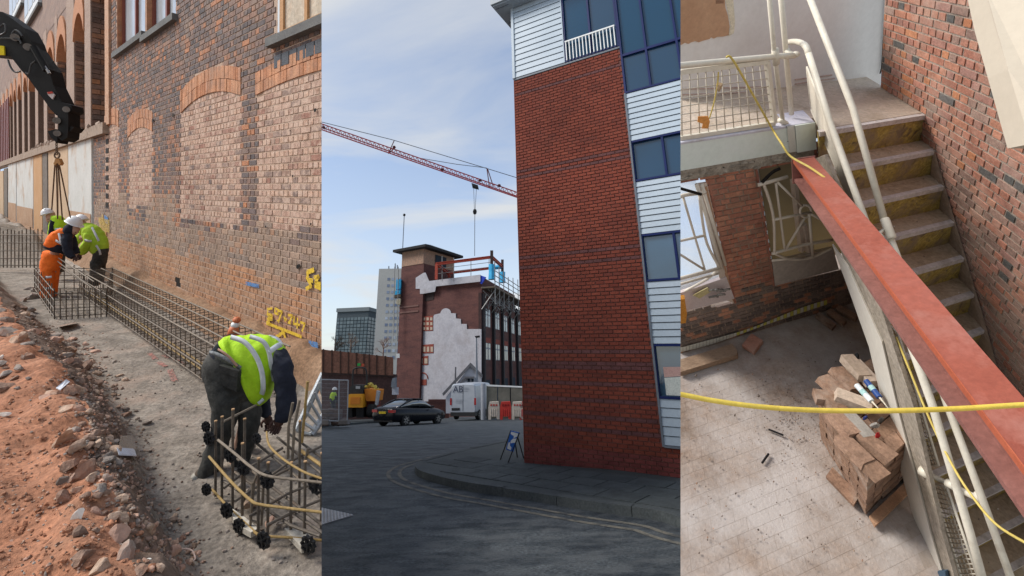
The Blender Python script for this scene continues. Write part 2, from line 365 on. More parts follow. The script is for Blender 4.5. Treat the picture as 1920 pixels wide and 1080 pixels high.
# the mud of the trench and the dirt bank meet along the foot of the bank
def sheet2(name, m_, lo, hi, n):
    mb = MB()
    for s in ss:
        a, b = lo(s), hi(s)
        for j in range(n + 1): t = a + (b - a) * j / n; mb.v.append(F1.p(s, t, ground_z(s, t)))
    k = n + 1
    mb.f = [(i * k + j, i * k + j + 1, (i + 1) * k + j + 1, (i + 1) * k + j) for i in range(len(ss) - 1) for j in range(n)]; mb.m = [0] * len(mb.f); mb.r = [0] * len(mb.f)
    return mb.build(name, m_, kind='structure', smooth=True)
def seam(s): return lerp(s, FT) + .12 + .08 * nz(s, 1, 3, 6)
sheet2('trench_floor', trench_m, lambda s: .34, seam, 40)
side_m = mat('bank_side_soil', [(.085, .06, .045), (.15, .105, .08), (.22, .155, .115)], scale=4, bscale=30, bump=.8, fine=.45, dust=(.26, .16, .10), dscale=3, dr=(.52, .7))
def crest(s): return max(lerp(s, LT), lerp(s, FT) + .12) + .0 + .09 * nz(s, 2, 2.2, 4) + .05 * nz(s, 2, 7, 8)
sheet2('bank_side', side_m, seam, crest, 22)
sheet2('dirt_bank', dirt_m, crest, lambda s: seam(s) + 5.5 + max(0, s - 8) * .3, 100)
earth_m = mat('wall_foot_earth', [(.16, .09, .05), (.24, .14, .08), (.29, .18, .11)], scale=3, bscale=30, bump=.6, fine=.45)
sheet2('earth_ledge', earth_m, lambda s: -.12, lambda s: .34, 10)
# ---------------------------------------------------------------- wall
wallth = thing('brick_wall', F1.p(0, 0, 0), 'long weathered brick works wall with bricked up arches and yellow spray marks', 'wall')
bl = mat('works_blue_brick', [(.085, .075, .078), (.15, .115, .11), (.25, .155, .12), (.115, .10, .10), (.20, .135, .115), (.13, .115, .115), (.42, .185, .095), (.19, .14, .125)], attr=True, bscale=55, bump=.35, fine=.3, scale=9, dust=(.27, .20, .16), dscale=2.2, dr=(.53, .75))
pale = mat('pale_infill_brick', [(.42, .27, .20), (.46, .31, .24), (.30, .19, .145), (.44, .30, .23), (.17, .125, .115), (.48, .33, .255), (.36, .22, .17), (.30, .15, .11), (.44, .30, .23)], attr=True, bscale=40, bump=.4, fine=.25, scale=12, dust=(.52, .38, .30), dscale=6, dr=(.5, .62))
smear = mat('smeared_infill', [(.48, .315, .225), (.51, .34, .25), (.45, .28, .20), (.41, .25, .18), (.50, .325, .24)], attr=True, bscale=30, bump=.5, fine=.3, scale=14, dust=(.54, .40, .32), dscale=7, dr=(.42, .58))
arch_o = mat('orange_arch_brick', [(.44, .20, .10), (.50, .26, .15), (.38, .16, .08), (.47, .225, .12), (.42, .22, .14)], attr=True, bscale=50, bump=.35, fine=.3, scale=7, dust=(.33, .20, .14), dscale=3, dr=(.48, .70))
low = mat('low_grey_brick', [(.26, .185, .14), (.32, .235, .185), (.20, .155, .13), (.38, .26, .19), (.23, .17, .14), (.40, .21, .125)], attr=True, bscale=45, bump=.4, fine=.3, scale=5, dust=(.31, .22, .16), dscale=1.8, dr=(.42, .66))
mud = mat('muddy_brick', [(.40, .19, .095), (.45, .235, .13), (.31, .155, .085), (.46, .265, .16)], attr=True, bscale=40, bump=.5, fine=.35, scale=3, dust=(.36, .235, .16), dscale=1.4, dr=(.4, .66))
mor1 = mat('wall_mortar', [(.40, .29, .22), (.48, .36, .28), (.33, .23, .17)], scale=3, bscale=60, bump=.4, fine=.3, dust=(.30, .19, .12), dscale=1.1, dr=(.5, .7))
SE = wl(175, 300)[0]; SU = wl(203, 100)[0]
# bricked-up openings: (s near, s far, sill z, spring z, rise)
ARCH = []; RT = {}
for (u0, v0, u1, v1, vb, ub, rise) in ((450, 178, 340, 206, 412, 338, .18), (285, 246, 240, 240, 385, 242, .15)):
    ARCH.append((wl(u0, v0)[0], wl(u1, v1)[0], wl(ub, vb)[2], min(wl(u0, v0)[2], wl(u1, v1)[2]), rise))
s2 = wl(481, 178)[0]; zc2 = wl(603, 131)[2]; ARCH.insert(0, (s2 - 2.9, s2, wl(478, 420)[2], wl(481, 178)[2], (zc2 - wl(481, 178)[2]) / (1 - ((0 - (s2 - 1.45)) / 1.45) ** 2)))
ARCH.append((wl(222, 250)[0], wl(197, 250)[0], wl(205, 380)[2], wl(210, 242)[2], .12))
def arch_z(A, s): k = (s - (A[0] + A[1]) / 2) / ((A[1] - A[0]) / 2); return A[3] + A[4] * (1 - k * k)
WIN = []                                       # real windows: s0, s1, z0
for (ua, va, ub, vb) in ((272, 66, 219, 96), (330, 36, 274, 62)): WIN.append((wl(ua, va)[0], wl(ub, vb)[0], .5 * (wl(ua, va)[2] + wl(ub, vb)[2])))
SB = wl(519, 78)[0]; ZB = wl(560, 58)[2]
hole = wl(333, 527)
def zdirt(s): return 1.12 + .12 * nz(s, 0, .6, 2)
def cl1(a, b):
    if b > 3.78 and a > SU: return None
    if a > SE: return None
    if a < SB and b > ZB: return None
    for s0, s1_, z0 in WIN:
        if s0 < a < s1_ and b > z0: return None
    if abs(a - hole[0]) < .12 and abs(b - hole[2]) < .09: return None
    for A in ARCH:
        if A[0] < a < A[1]:
            z = arch_z(A, a)
            if A[2] + .12 * nz(a, b, 2) < b < z: return ((5 if int((b - .02) / .086) % 2 == 0 and R() < .75 else 1), -.003)
            if z <= b < z + (.31 if A is ARCH[0] else .41): return None
        elif A[0] - .05 < a < A[1] + .05 and A[3] - .05 < b < A[3] + .3: return None
    zd = zdirt(a)
    if b < zd - .12 + .1 * nz(a, b, 3): return (4, .0)
    if b < zd + .42 + .2 * nz(a, b, 1.5, 8): return (3, .0)
    if b < 2.1 and nz(a, b, .8, 12) > .1: return (3, 0)
    return (0, 0)
nb1 = brickwork(wallth, lambda a, b, o_: F1.p(a, o_, b), (-1.0, SE), .02, 92, .25, .086, .013, cl1, [bl, pale, arch_o, low, mud, smear], thick=.03, keep=300, panel=(0, 603), jit=.0025)
k = MB()                                       # mortar behind, left open at the windows
def mq(s0, s1_, z0, z1): k.quad(F1.p(s0, -.009, z0), F1.p(s1_, -.009, z0), F1.p(s1_, -.009, z1), F1.p(s0, -.009, z1))
zA_ = WIN[1][2]; zT = 7.2
mq(-1.5, SE, -.4, 3.78); mq(-1.5, SB, 3.78, ZB); mq(SB, SU, 3.78, ZB); mq(SB, SU, ZB, zA_); mq(SB, WIN[1][0], zA_, zT); mq(WIN[1][1], WIN[0][0], zA_, zT); mq(WIN[0][1], SU, zA_, zT)
k.build('mortar', mor1, wallth)
k = MB(); k.hexa([F1.p(*q) for q in ((SU - .02, -.6, 3.78), (SU + .02, -.6, 3.78), (SU + .02, 0, 3.78), (SU - .02, 0, 3.78), (SU - .02, -.6, 7.4), (SU + .02, -.6, 7.4), (SU + .02, 0, 7.4), (SU - .02, 0, 7.4))]); k.build('end_face', bl, wallth)
k = MB(); k.box(F1, SU - .3, SU + .12, -.2, .05, 3.8, 7.4); k.build('corner_strip', mat('corner_render', [(.42, .22, .13), (.48, .30, .20), (.38, .18, .10)], scale=5, bump=.5, bscale=20), wallth)
for A in ARCH:                                 # soldier courses over the openings, two rings
    n = int((A[1] - A[0]) / .082); 
    for ring in range(2):
        for i in range(n):
            sa = A[0] - .03 + (A[1] - A[0] + .06) * i / n; sb = sa + (A[1] - A[0] + .06) / n - .005; o_ = U(.004, .014); q = MB(); tk = .155 if A is ARCH[0] else .2; g = ring * tk
            q.hexa([F1.p(x, y, arch_z(A, min(max(x, A[0]), A[1])) + z) for y in (-.03, o_) for x, z in ((sa, g), (sb, g), (sb, g + tk - .008), (sa, g + tk - .008))]); q.build('arch_brick', arch_o, wallth)
# wooden windows with stone sills
# the wall's orange bricks carry soot and lime
wood = mat('red_window_frame', [(.17, .045, .03), (.22, .065, .045)], scale=6, bump=.1, fine=.15, rough=.5); stone = mat('sill_stone', [(.10, .10, .10), (.15, .15, .145)], scale=5, fine=.3)
wgl1 = mat('frosted_pane', [(.34, .38, .42), (.50, .54, .57)], scale=2, bscale=10, fine=.1, bump=0, rough=.15, spec=.8, stretch=(1, 1, .3))
for s0, s1_, z0 in WIN:
    q = MB(); f = .10; d0, d1_ = -.2, -.10; sm = (s0 + s1_) / 2
    q.box(F1, s0, s1_, d0, d1_, z0, z0 + f * 1.3)
    for a in (s0, sm - f / 2, s1_ - f): q.box(F1, a, a + f, d0, d1_ + (.0015 if a == sm - f / 2 else 0), z0 + f * 1.3, 7.15)
    o_ = q.build('window_frame', wood, wallth)
    for a, b in ((s0 + f, sm - f / 2), (sm + f / 2, s1_ - f)): q = MB(); q.quad(F1.p(a, -.15, z0 + f), F1.p(b, -.15, z0 + f), F1.p(b, -.15, 7.1), F1.p(a, -.15, 7.1)); q.build('pane', wgl1, o_)
    q = MB(); q.box(F1, s0 - .1, s1_ + .1, -.2, .09, z0 - .12, z0); q.build('window_sill', stone, wallth)
    for s_ in (s0, s1_): q = MB(); q.box(F1, s_ - .015, s_ + .015, -.25, -.005, z0, 7.15); q.build('jamb', arch_o, wallth)
# boarded opening at the top right
q = MB(); q.box(F1, -1.2, SB - .02, -.12, -.05, ZB + .06, ZB + .9); q.build('blocked_window', mat('pale_render', [(.40, .33, .25), (.50, .43, .34), (.44, .30, .20)], scale=3, bscale=18, bump=.5, fine=.25), wallth)
for a, b, c_, d_ in ((SB - .12, SB - .02, ZB + .06, ZB + .9), (SB - .75, SB - .68, ZB + .1, ZB + .9), (-1.2, SB - .12, ZB + .06, ZB + .12), (-1.2, SB - .12, ZB + .62, ZB + .67)): q = MB(); q.box(F1, a, b, -.05, -.03 + U(0, .01), c_, d_); q.build('timber_strip', mat('orange_strip', [(.42, .22, .10), (.48, .29, .15)], scale=6), wallth)
q = MB(); q.box(F1, -1.2, SB + .12, -.05, .10, ZB - .09, ZB + .02); q.build('window_sill', stone, wallth)
for i in range(8): q = MB(); a = SB + .05 - i * .21; q.box(F1, a - .19, a, -.03, .012, ZB - .36, ZB - .20); q.build('dark_header', mat('engineering_brick', [(.035, .038, .045), (.06, .062, .07)], scale=9, rough=.5), wallth)
# holes left where the floor beams were
hm = mat('black_hole', [(.008, .006, .005), (.014, .010, .008)], bump=0)
for i in range(11):
    P_ = wl(201, 214 + i * 17.0); q = MB(); q.box(F1, P_[0] - .14, P_[0] + .14, -.01, .007, P_[2] - .07, P_[2] + .06); q.build('putlog_hole', hm, wallth)
for u, v, a in ((326, 216, .05), (593, 207, .03), (500, 425, .02), (560, 500, .035), (563, 498, .03), (470, 490, .02), (585, 420, .02), (551, 330, .02), (288, 226, .06)):
    P_ = wl(u, v); q = MB(); q.disc(F1.p(P_[0], .016, P_[2]), F1.X * a, F1.Z * a * .8, 9); q.build('drilled_hole', hm, wallth)
q = MB(); q.box(F1, hole[0] - .14, hole[0] + .14, -.2, -.006, hole[2] - .1, hole[2] + .1); q.build('wall_socket', hm, wallth)
# spray paint
def stroke(mb, pts, w_, t=.0175):
    for a, b in zip(pts, pts[1:]):
        A_, B_ = wl(*a), wl(*b); d_ = V((B_[0] - A_[0], 0, B_[2] - A_[2])); L_ = max(d_.length, 1e-4); n_ = V((-d_.z, 0, d_.x)) / L_ * w_ / 2; e_ = d_ / L_ * w_ * .3
        mb.quad(F1.p(A_[0] - e_.x + n_.x, t, A_[2] - e_.z + n_.z), F1.p(B_[0] + e_.x + n_.x, t, B_[2] + e_.z + n_.z), F1.p(B_[0] + e_.x - n_.x, t, B_[2] + e_.z - n_.z), F1.p(A_[0] - e_.x - n_.x, t, A_[2] - e_.z - n_.z))
ysp = spray_paint('yellow_spray', (.62, .40, .03), (.70, .48, .05), .40); bsp = spray_paint('blue_spray', (.07, .18, .40), (.12, .26, .5)); rsp = spray_paint('red_spray', (.5, .08, .04), (.55, .12, .09)); gsp = spray_paint('yellow_dull', (.55, .40, .10), (.5, .33, .1), .48)
def spray(strokes, m_, w_, nm='spray_mark'):
    q = MB()
    for i, s_ in enumerate(strokes): stroke(q, s_, w_ * U(.85, 1.1), .0175 + i * .0006)
    q.build(nm, m_, wallth)
Z6 = lambda x, y: (300 + x / 4, 540 + y / 4)
spray([[Z6(x, y) for x, y in p] for p in ([(820, 150), (815, 200)], [(815, 160), (850, 150)], [(820, 195), (850, 200), (850, 235), (815, 230)], [(875, 150), (895, 160), (895, 195), (870, 185), (875, 155)], [(895, 165), (925, 175), (900, 250)], [(900, 250), (890, 240)], [(945, 215), (950, 240), (960, 228)], [(975, 200), (1005, 205), (985, 250)], [(975, 255), (990, 262)], [(1020, 215), (1015, 265), (1060, 275)], [(1045, 225), (1042, 300)], [(1070, 255), (1100, 265), (1080, 320)], [(825, 215), (855, 225)])], ysp, .034)
spray([[Z6(*p) for p in s_] for s_ in ([(810, 262), (1068, 362)], [(935, 320), (972, 455)], [(935, 330), (875, 372)], [(812, 262), (830, 250)])], ysp, .05)
spray([[(579, 510), (590, 506)], [(579, 510), (580, 524), (588, 526)], [(578, 520), (586, 536), (577, 541)], [(592, 520), (600, 518), (594, 530), (603, 532)], [(594, 536), (603, 540)]], ysp, .055)
spray([[(464, 531), (487, 536)]], bsp, .06); spray([[(583, 644), (597, 647)]], bsp, .08)
spray([[(187, 412), (206, 418)], [(189, 424), (206, 430)], [(193, 405), (200, 440)]], gsp, .16); spray([[(198, 410), (203, 414)]], bsp, .2); spray([[(200, 432), (200, 480)]], rsp, .12)
# ---------------------------------------------------------------- hoarding beyond the wall
hb_ = thing('hoarding', F1.p(SE + 3, 0, .6), 'tall row of white and tan boards beyond the brick wall', 'hoarding')
wb = mat('white_board', [(.50, .50, .47), (.58, .575, .55)], scale=1.5, bscale=14, fine=.08, bump=.06, dust=(.40, .26, .16), dscale=.9, dr=(.52, .68)); tb = mat('tan_board', [(.46, .32, .20), (.52, .38, .25)], scale=2, bscale=16, fine=.12, bump=.08); ob = mat('orange_board', [(.46, .26, .12), (.5, .3, .16)], scale=2)
dirtw = mat('splashed_board', [(.36, .21, .12), (.44, .29, .19)], scale=2, bscale=14)
sof = lambda u: wl(u, 330)[0]
for (u1, u0, m_, zt) in ((175, 131, wb, 3.86), (130, 112, tb, 3.8), (111, 93, tb, 3.8), (91, 82, mat('dark_post', [(.12, .10, .085), (.2, .17, .14)], scale=4), 3.85), (81, 65, ob, 3.8), (64, 33, wb, 3.85), (32, 17, wb, 3.6), (15, 9, mat('dark_post', []), 3.4), (8, 1, tb, 3.3), (-1, -20, ob, 3.6)):
    q = MB(); a, b = sof(u1) + .02, sof(u0); q.box(F1, a, b, -.05, .03 + U(0, .02), .3, zt); q.build('board', m_, hb_)
    if m_ is wb: q = MB(); q.box(F1, a + .05, b - .05, .05, .054, .3, 1.25 + U(-.2, .3)); q.build('mud_splash', dirtw, hb_)
# ---------------------------------------------------------------- arcaded building behind and above the hoarding
ab = thing('arcade_building', F1.p(SE + 8, -1, 3.8), 'tall brick arcade facade of narrow piers and round arches', 'building')
pier_m = mat('arcade_brick', [(.13, .085, .07), (.19, .12, .095), (.24, .15, .115), (.34, .16, .085), (.10, .08, .075)], attr=True, bscale=30, bump=.3, fine=.3, scale=6)
front_m = mat('arcade_front', [(.30, .21, .165), (.37, .27, .215)], scale=2, bscale=26, bump=.4, fine=.3, stretch=(1, 1, 4)); orng = mat('arcade_arch', [(.40, .18, .09), (.46, .22, .12)], scale=2, bscale=20, fine=.2)
uw_m = mat('upper_brick', [(.20, .14, .115), (.27, .19, .155), (.33, .21, .16)], scale=2, bscale=30, fine=.35, bump=.4, stretch=(1, 1, 4), dust=(.16, .11, .10), dscale=1)
s_at = lambda u: wl(u, 200)[0]
open_px = [(198.5, 170), (159, 139), (125, 107.5), (103, 88), (82, 71), (66, 55), (52, 45), (41, 34), (31, 26), (24, 19), (16, 11.5), (9, 5), (2, -3)]
ZL = 3.86; prev = SU + .1; crowns = [(158, 10), (122, 48), (103, 72)]
zc_ = lambda u, v: wl(u, v)[2]
ZS0 = zc_(150, 30)
DP = 1.3
for i, (ua, ub) in enumerate(open_px):
    a, b = s_at(ua), s_at(ub); top = 7.6 if i == 0 else zc_(139, 36); far_ = i > 3
    q = MB(); q.box(F1, prev, a, -DP, 0, ZL, 7.7 if i < 2 else top + .9); q.build('pier', front_m, ab)
    rows = 7 if i > 5 else 26 if i < 4 else 14; hb2 = (top - ZL) / rows     # courses of the reveal, seen down the arcade
    for r_ in range(rows):
        z0 = ZL + r_ * hb2; cols_ = 3 if i < 4 else 2; off_ = .5 if r_ % 2 else 0
        for c_ in range(cols_ + (1 if off_ else 0)):
            x0 = max(0, (c_ - off_) / cols_); x1 = min(1, (c_ + 1 - off_) / cols_)
            if i < 4: q = MB(); q.box(F1, b - .02 - U(0, .02), b + .02, -DP * x1 + .012, -DP * x0 - .012 - (.02 if x0 == 0 else 0), z0 + .01, z0 + hb2 - .012); q.build('brick', pier_m, ab)
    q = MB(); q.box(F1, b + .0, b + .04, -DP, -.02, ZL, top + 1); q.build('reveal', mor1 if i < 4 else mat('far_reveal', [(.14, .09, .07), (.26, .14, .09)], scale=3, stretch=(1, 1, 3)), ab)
    if i > 0:                                  # arch ring
        rise = (b - a) * .42; n = 10; zt = top - rise
        pts = [(a + (b - a) * j / n, zt + rise * math.sin(math.pi * j / n) ** .7) for j in range(n + 1)]
        for j in range(n):
            (x0, z0), (x1, z1) = pts[j], pts[j + 1]; q = MB()
            q.hexa([F1.p(x, y, z) for y in (-.28, .03) for x, z in ((x0, z0), (x1, z1), (x1, z1 + .62), (x0, z0 + .62))]); q.build('arch_stone', orng, ab)
        q = MB(); q.add([F1.p(x, -.02, z + .5) for x, z in pts] + [F1.p(b, -.02, top + 1.2), F1.p(a, -.02, top + 1.2)], [tuple(range(n + 3))]); q.build('spandrel', uw_m, ab)
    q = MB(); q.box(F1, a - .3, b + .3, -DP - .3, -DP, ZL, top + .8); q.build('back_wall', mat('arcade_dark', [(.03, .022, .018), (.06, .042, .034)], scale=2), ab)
    prev = b
q = MB(); q.box(F1, SU, 17, -2, -.03, 7.72, 7.74); q.build('soffit', orng, ab)
q = MB(); zt0 = zc_(139, 36) + .45; q.add([F1.p(s_at(138), -.01, zt0 + .3), F1.p(60, -.01, zt0), F1.p(60, -.01, 20), F1.p(s_at(60), -.01, wl(60, -25)[2]), F1.p(s_at(140), -.01, wl(140, -25)[2])], [(0, 1, 2, 3, 4)]); q.build('upper_wall', uw_m, ab)
q = MB(); q.box(F1, SU, 60, -.3, .12, ZL - .28, ZL); q.build('ledge', mat('rough_ledge', [(.26, .19, .14), (.34, .26, .20), (.2, .14, .1)], scale=4, bump=.7, bscale=16), ab)
for (ua, ub, v0, v1) in ((46, 24, 46, 30), (79, 53, 10, 48)):
    a, b = s_at(ua), s_at(ub); z0 = zc_(ub, v1 if v1 > 40 else 48); q = MB(); q.box(F1, a, b, -.02, .10, z0, z0 + 9); o_ = q.build('window', whitep, ab)
    for j in range(3): q = MB(); w_ = (b - a) / 3; q.box(F1, a + j * w_ + .15, a + (j + 1) * w_ - .15, .08, .115, z0 + .3, z0 + 9); q.build('pane', wgl1, o_)
    q = MB(); q.box(F1, a - .1, b + .1, 0, .12, z0 - .14, z0); q.build('sill', stone, ab)
q = MB()
for i in range(8): a = s_at(18 - i * 3.2); q.box(F1, a, a + .5, .02, .06, ZL, ZL + 3.6)
q.build('red_shutters', wood, ab, kind='stuff')
for i in range(26):                            # broken masonry along the ledge
    s_ = U(SU, 26); P_ = F1.p(s_, U(-.05, .12), ZL + U(0, .06)); q = MB(); rock_mb(q, P_, S1 * U(.06, .2), T1 * U(.06, .12), U1 * U(.05, .14), n=1); q.build('broken_stone', mat('ledge_stone', [(.3, .22, .17), (.4, .31, .25)], scale=5), ab)
# ---------------------------------------------------------------- stones
rk = [mat('stone_tan', [(.38, .26, .185), (.50, .37, .275)], scale=5, bscale=16, bump=1.0, fine=.45, dust=(.36, .17, .10), dscale=5, dr=(.50, .66)), mat('stone_brown', [(.20, .13, .095), (.29, .19, .14)], scale=5, bscale=16, bump=1.0, fine=.45, dust=(.32, .16, .10), dscale=5, dr=(.52, .68)), mat('stone_grey', [(.24, .20, .17), (.34, .29, .25)], scale=5, bscale=16, bump=1.0, fine=.45, dust=(.32, .16, .10), dscale=5, dr=(.52, .68)), mat('stone_pink', [(.42, .25, .18), (.50, .32, .24)], scale=6, bscale=30, bump=.4, fine=.2), mat('stone_dark', [(.11, .085, .07), (.18, .14, .115)], scale=5, bscale=22, bump=.8)]
def on_bank(u, v):                             # the ground seen at a pixel
    z = .3
    for _ in range(12): q = gd(u, v, z); z += (ground_z(q[0], q[1]) - z) * .7
    return gd(u, v, z)
GR = 'stones along the trench bank'
def stone_at(u, v, wpx, hpx_, m_, label, grp=GR, ang=0, seed=None, name='stone', flat=.55):
    s_, t_, z_ = on_bank(u, v); P_ = F1.p(s_, t_, z_); Z = (P_ - C0).dot(_w); a = wpx / F * Z / 2; b = hpx_ / F * Z / 2
    ca, sa = math.cos(math.radians(ang)), math.sin(math.radians(ang))
    q = MB(); rock_mb(q, P_ + U1 * b * .18, _r * (a * ca) + _c * (a * sa), _r * (-b * sa) + _c * (b * ca), _w * (a + b) * flat, seed=seed); return tag(q.build(name, m_), label, 'stone', grp)
spec = [(103, 740, 34, 18, 0, 'flat tan stone lying on the orange dirt by the label strip', -8), (82, 748, 32, 17, 3, 'pinkish block stone lying on the dirt below the flat tan one', -4), (145, 733, 30, 28, 0, 'big rounded tan stone at the top of the rubble bank', 40),
        (65, 625, 32, 18, 3, 'pink flat stone at the far end of the dirt strip', -15), (104, 640, 28, 26, 3, 'pale pink boulder at the upper edge of the trench', -30), (120, 940, 40, 40, 1, 'brown angular block beside the white chip', -40), (133, 874, 38, 26, 1, 'dark reddish brown slab on the rubble bank', 8),
        (155, 1046, 44, 36, 1, 'round brown stone near the bottom of the bank', 0), (218, 1006, 46, 46, 3, 'large pinkish tan boulder near the bottom of the bank', 40), (236, 1045, 42, 62, 2, 'mottled black and white concrete lump near the bottom', 10), (188, 1068, 40, 34, 0, 'cream stone cut by the lower edge of the picture', 30),
        (264, 1072, 36, 24, 1, 'brown block at the lower edge beside the mottled lump', 15), (120, 826, 70, 26, 0, 'long tan slab leaning on the rubble bank', 40), (143, 842, 40, 30, 0, 'pale tan stone under the rubble lip', 55), (150, 770, 24, 20, 3, 'small pink stone in the middle of the rubble', 0),
        (192, 783, 30, 14, 2, 'grey slab sticking out of the trench side', -10), (180, 660, 20, 14, 3, 'pinkish stone at the head of the rubble line', 0), (136, 658, 30, 18, 0, 'tan stone above the label strip at the rubble head', 10), (12, 625, 46, 34, 2, 'grey brown boulder at the left edge of the picture', -10),
        (32, 640, 26, 26, 0, 'tan boulder beside the grey one at the left edge', 0), (10, 730, 36, 34, 1, 'brown boulder half buried at the left edge', 0), (8, 705, 26, 22, 2, 'grey stone above the half buried boulder at the left edge', 0), (35, 692, 22, 18, 2, 'grey stone on the dirt near the left heap', 0),
        (120, 905, 24, 22, 4, 'dark stone under the brown slab on the bank', 0), (137, 897, 26, 20, 2, 'grey stone between the dark one and the gravelly lump', 20), (165, 888, 36, 56, 1, 'gravelly brown lump at the trench lip', 20), (146, 920, 30, 16, 0, 'tan stone below the gravelly lump', 0), (150, 1000, 24, 28, 1, 'brown stone beside the white chip', 50),
        (176, 963, 28, 22, 3, 'pink stone below the gravelly lump', 0), (215, 830, 26, 14, 2, 'grey flat stone in the dark trench side', -20), (235, 780, 26, 20, 1, 'brown stone at the foot of the rubble by the trench', 0)]
for i, (u, v, w_, h_, m_, lb_, ang) in enumerate(spec): stone_at(u, v, w_, h_, rk[m_], lb_, ang=ang, seed=i + 3)
wchip = mat('white_chip', [(.62, .58, .52), (.72, .69, .63)], scale=8, bscale=30, fine=.12)
for u, v, w_, h_, a, lb_ in ((146, 975, 26, 48, -35, 'jagged white plaster chip on the rubble bank'), (8, 778, 30, 12, 10, 'white scrap at the left edge on the orange dirt'), (3, 672, 12, 14, 0, 'small white chip at the left edge'), (280, 1052, 16, 14, 20, 'small white chip near the bent wire'), (25, 665, 16, 10, -20, 'cream chip near the left heap')):
    stone_at(u, v, w_, h_, wchip, lb_, 'white chips', ang=a, name='plaster_chip', flat=.2)
for i in range(250):                           # the smaller stones, most of them along the lip
    if i < 180:
        k_ = R(); u = lerp(k_, [(0, 120), (.15, 160), (.45, 175), (.75, 215), (1, 330)]) + random.gauss(0, 24); v = lerp(k_, [(0, 640), (.15, 690), (.45, 800), (.75, 950), (1, 1070)]) + random.gauss(0, 16)
        m_ = random.choice((0, 1, 1, 2, 3)); lb_ = ['small tan', 'small brown', 'small grey', 'small pink'][m_] + ' stone in the rubble ' + ('at the far head of the trench lip' if v < 730 else 'beside the label strip along the lip' if v < 800 else 'above the brown slab on the lip' if v < 870 else 'beside the gravelly lump on the lip' if v < 940 else 'around the white chip on the lip' if v < 1010 else 'at the lower end of the lip')
    elif i < 215:
        u = U(0, 62); v = U(540, 730); m_ = random.choice((0, 2, 2, 1)); lb_ = ['tan', 'brown', 'grey'][m_] + ' stone in the heap at the left edge, ' + ('upper part' if v < 600 else 'middle part' if v < 665 else 'lower part')
    elif i < 238:
        u = U(185, 290); v = U(760, 960); m_ = random.choice((1, 4, 4, 2)); lb_ = ['', 'brown', 'grey', '', 'dark'][m_] + ' stone lodged in the shaded side of the trench'
    else:
        u = U(30, 260); v = lerp(u, [(0, 560), (260, 720)]) + U(0, 20); m_ = random.choice((0, 1, 2)); lb_ = ['tan', 'brown', 'grey'][m_] + ' pebble at the far foot of the bank'
    w_ = U(8, 18) if R() < .7 else U(18, 32); k2 = U(.5, .95)
    lb_ = ('large ' if w_ > 22 else 'mid sized ' if w_ > 16 else 'small ' if w_ > 11 else 'tiny ') + ('flat ' if k2 < .62 else 'rounded ' if k2 > .82 else 'oblong ') + lb_.replace('small ', '', 1)
    stone_at(u, v, w_, w_ * k2, rk[m_], lb_, ang=U(-50, 50))
grv = MB()                                     # gravel too small to pick apart
for i in range(1500):
    if i < 900: k_ = R(); u = lerp(k_, [(0, 110), (.15, 160), (.45, 190), (.75, 235), (1, 350)]) + random.gauss(0, 30); v = lerp(k_, [(0, 630), (.15, 690), (.45, 800), (.75, 930), (1, 1070)]) + random.gauss(0, 22)
    else: u = U(0, 190); v = U(580, 1079)
    s_, t_, z_ = on_bank(u, v); g = U(.006, .022) * (1 if i < 900 else .6)
    rock_mb(grv, F1.p(s_, t_, z_ + g * .3), S1 * g, T1 * g * U(.6, 1), U1 * g * U(.5, .9), random.randrange(4), n=1)
for i in range(1600):
    u = U(0, 330); v = U(580, 1079); s_, t_, z_ = on_bank(u, v)
    if t_ < lerp(s_, LT) - .1: continue
    g = U(.006, .03) if R() < .25 else U(.004, .013); rock_mb(grv, F1.p(s_, t_, z_ + g * .15), S1 * g, T1 * g * U(.6, 1), U1 * g * U(.35, .6), 4, n=1)
for i in range(1500):                          # clods and broken stuff down the shaded side of the bank
    s_ = U(-2.6, 5); f_, l_ = lerp(s_, FT), lerp(s_, LT); t_ = f_ - .06 + (max(l_, f_ + .12) - f_ + .1) * R(); g = U(.006, .02) if R() < .8 else U(.02, .045)
    rock_mb(grv, F1.p(s_, t_, ground_z(s_, t_) + g * .1), S1 * g, T1 * g * U(.6, 1), U1 * g * U(.4, .8), random.choice((1, 1, 5, 5, 2)), n=1)
grv.build('gravel', rk[:4] + [dirt_m, side_m], kind='stuff')
grv = MB()
for i in range(420):
    u, v = U(150, 560), U(620, 1075); q_ = gd(u, v); 
    if q_[1] > lerp(q_[0], FT) or q_[1] < .3: continue
    g = U(.004, .016); rock_mb(grv, F1.p(q_[0], q_[1], ground_z(q_[0], q_[1]) + g * .3), S1 * g, T1 * g, U1 * g * .7, random.choice((1, 2, 2, 4)), n=1)
grv.build('trench_gravel', rk, kind='stuff')
# ---------------------------------------------------------------- reinforcement cages
rb = mat('rebar', [(.085, .072, .062), (.15, .125, .10), (.13, .09, .062)], scale=9, bscale=80, bump=.3, rough=.6, metal=.3); rby = mat('rebar_ochre', [(.26, .165, .055), (.34, .23, .09)], scale=9, bscale=60, rough=.6); rbl = mat('rebar_pale', [(.15, .12, .09), (.23, .185, .14)], scale=9, rough=.6); rst = mat('rebar_tip', [(.34, .20, .10), (.42, .27, .15)], scale=20)
def bar(th, pts, r_, m_=None, nm='bar', n=6): q = MB(); q.tube(pts, r_, n); return q.build(nm, m_ or rb, th)
lc = thing('rebar_cage', F1.p(4, .75, .05), 'long narrow rebar cage lying in the trench along the wall', 'rebar cage')
tA, tB = 1.02, .50; z0, z1 = .06, .50; s_ = -.15
while s_ < 7.6:
    c_ = [F1.p(s_, tA, z0), F1.p(s_, tB, z0), F1.p(s_, tB, z1), F1.p(s_, tA, z1), F1.p(s_, tA, z0)]; bar(lc, c_, .0075, rbl if R() < .3 else rb, 'stirrup', 5); s_ += .17
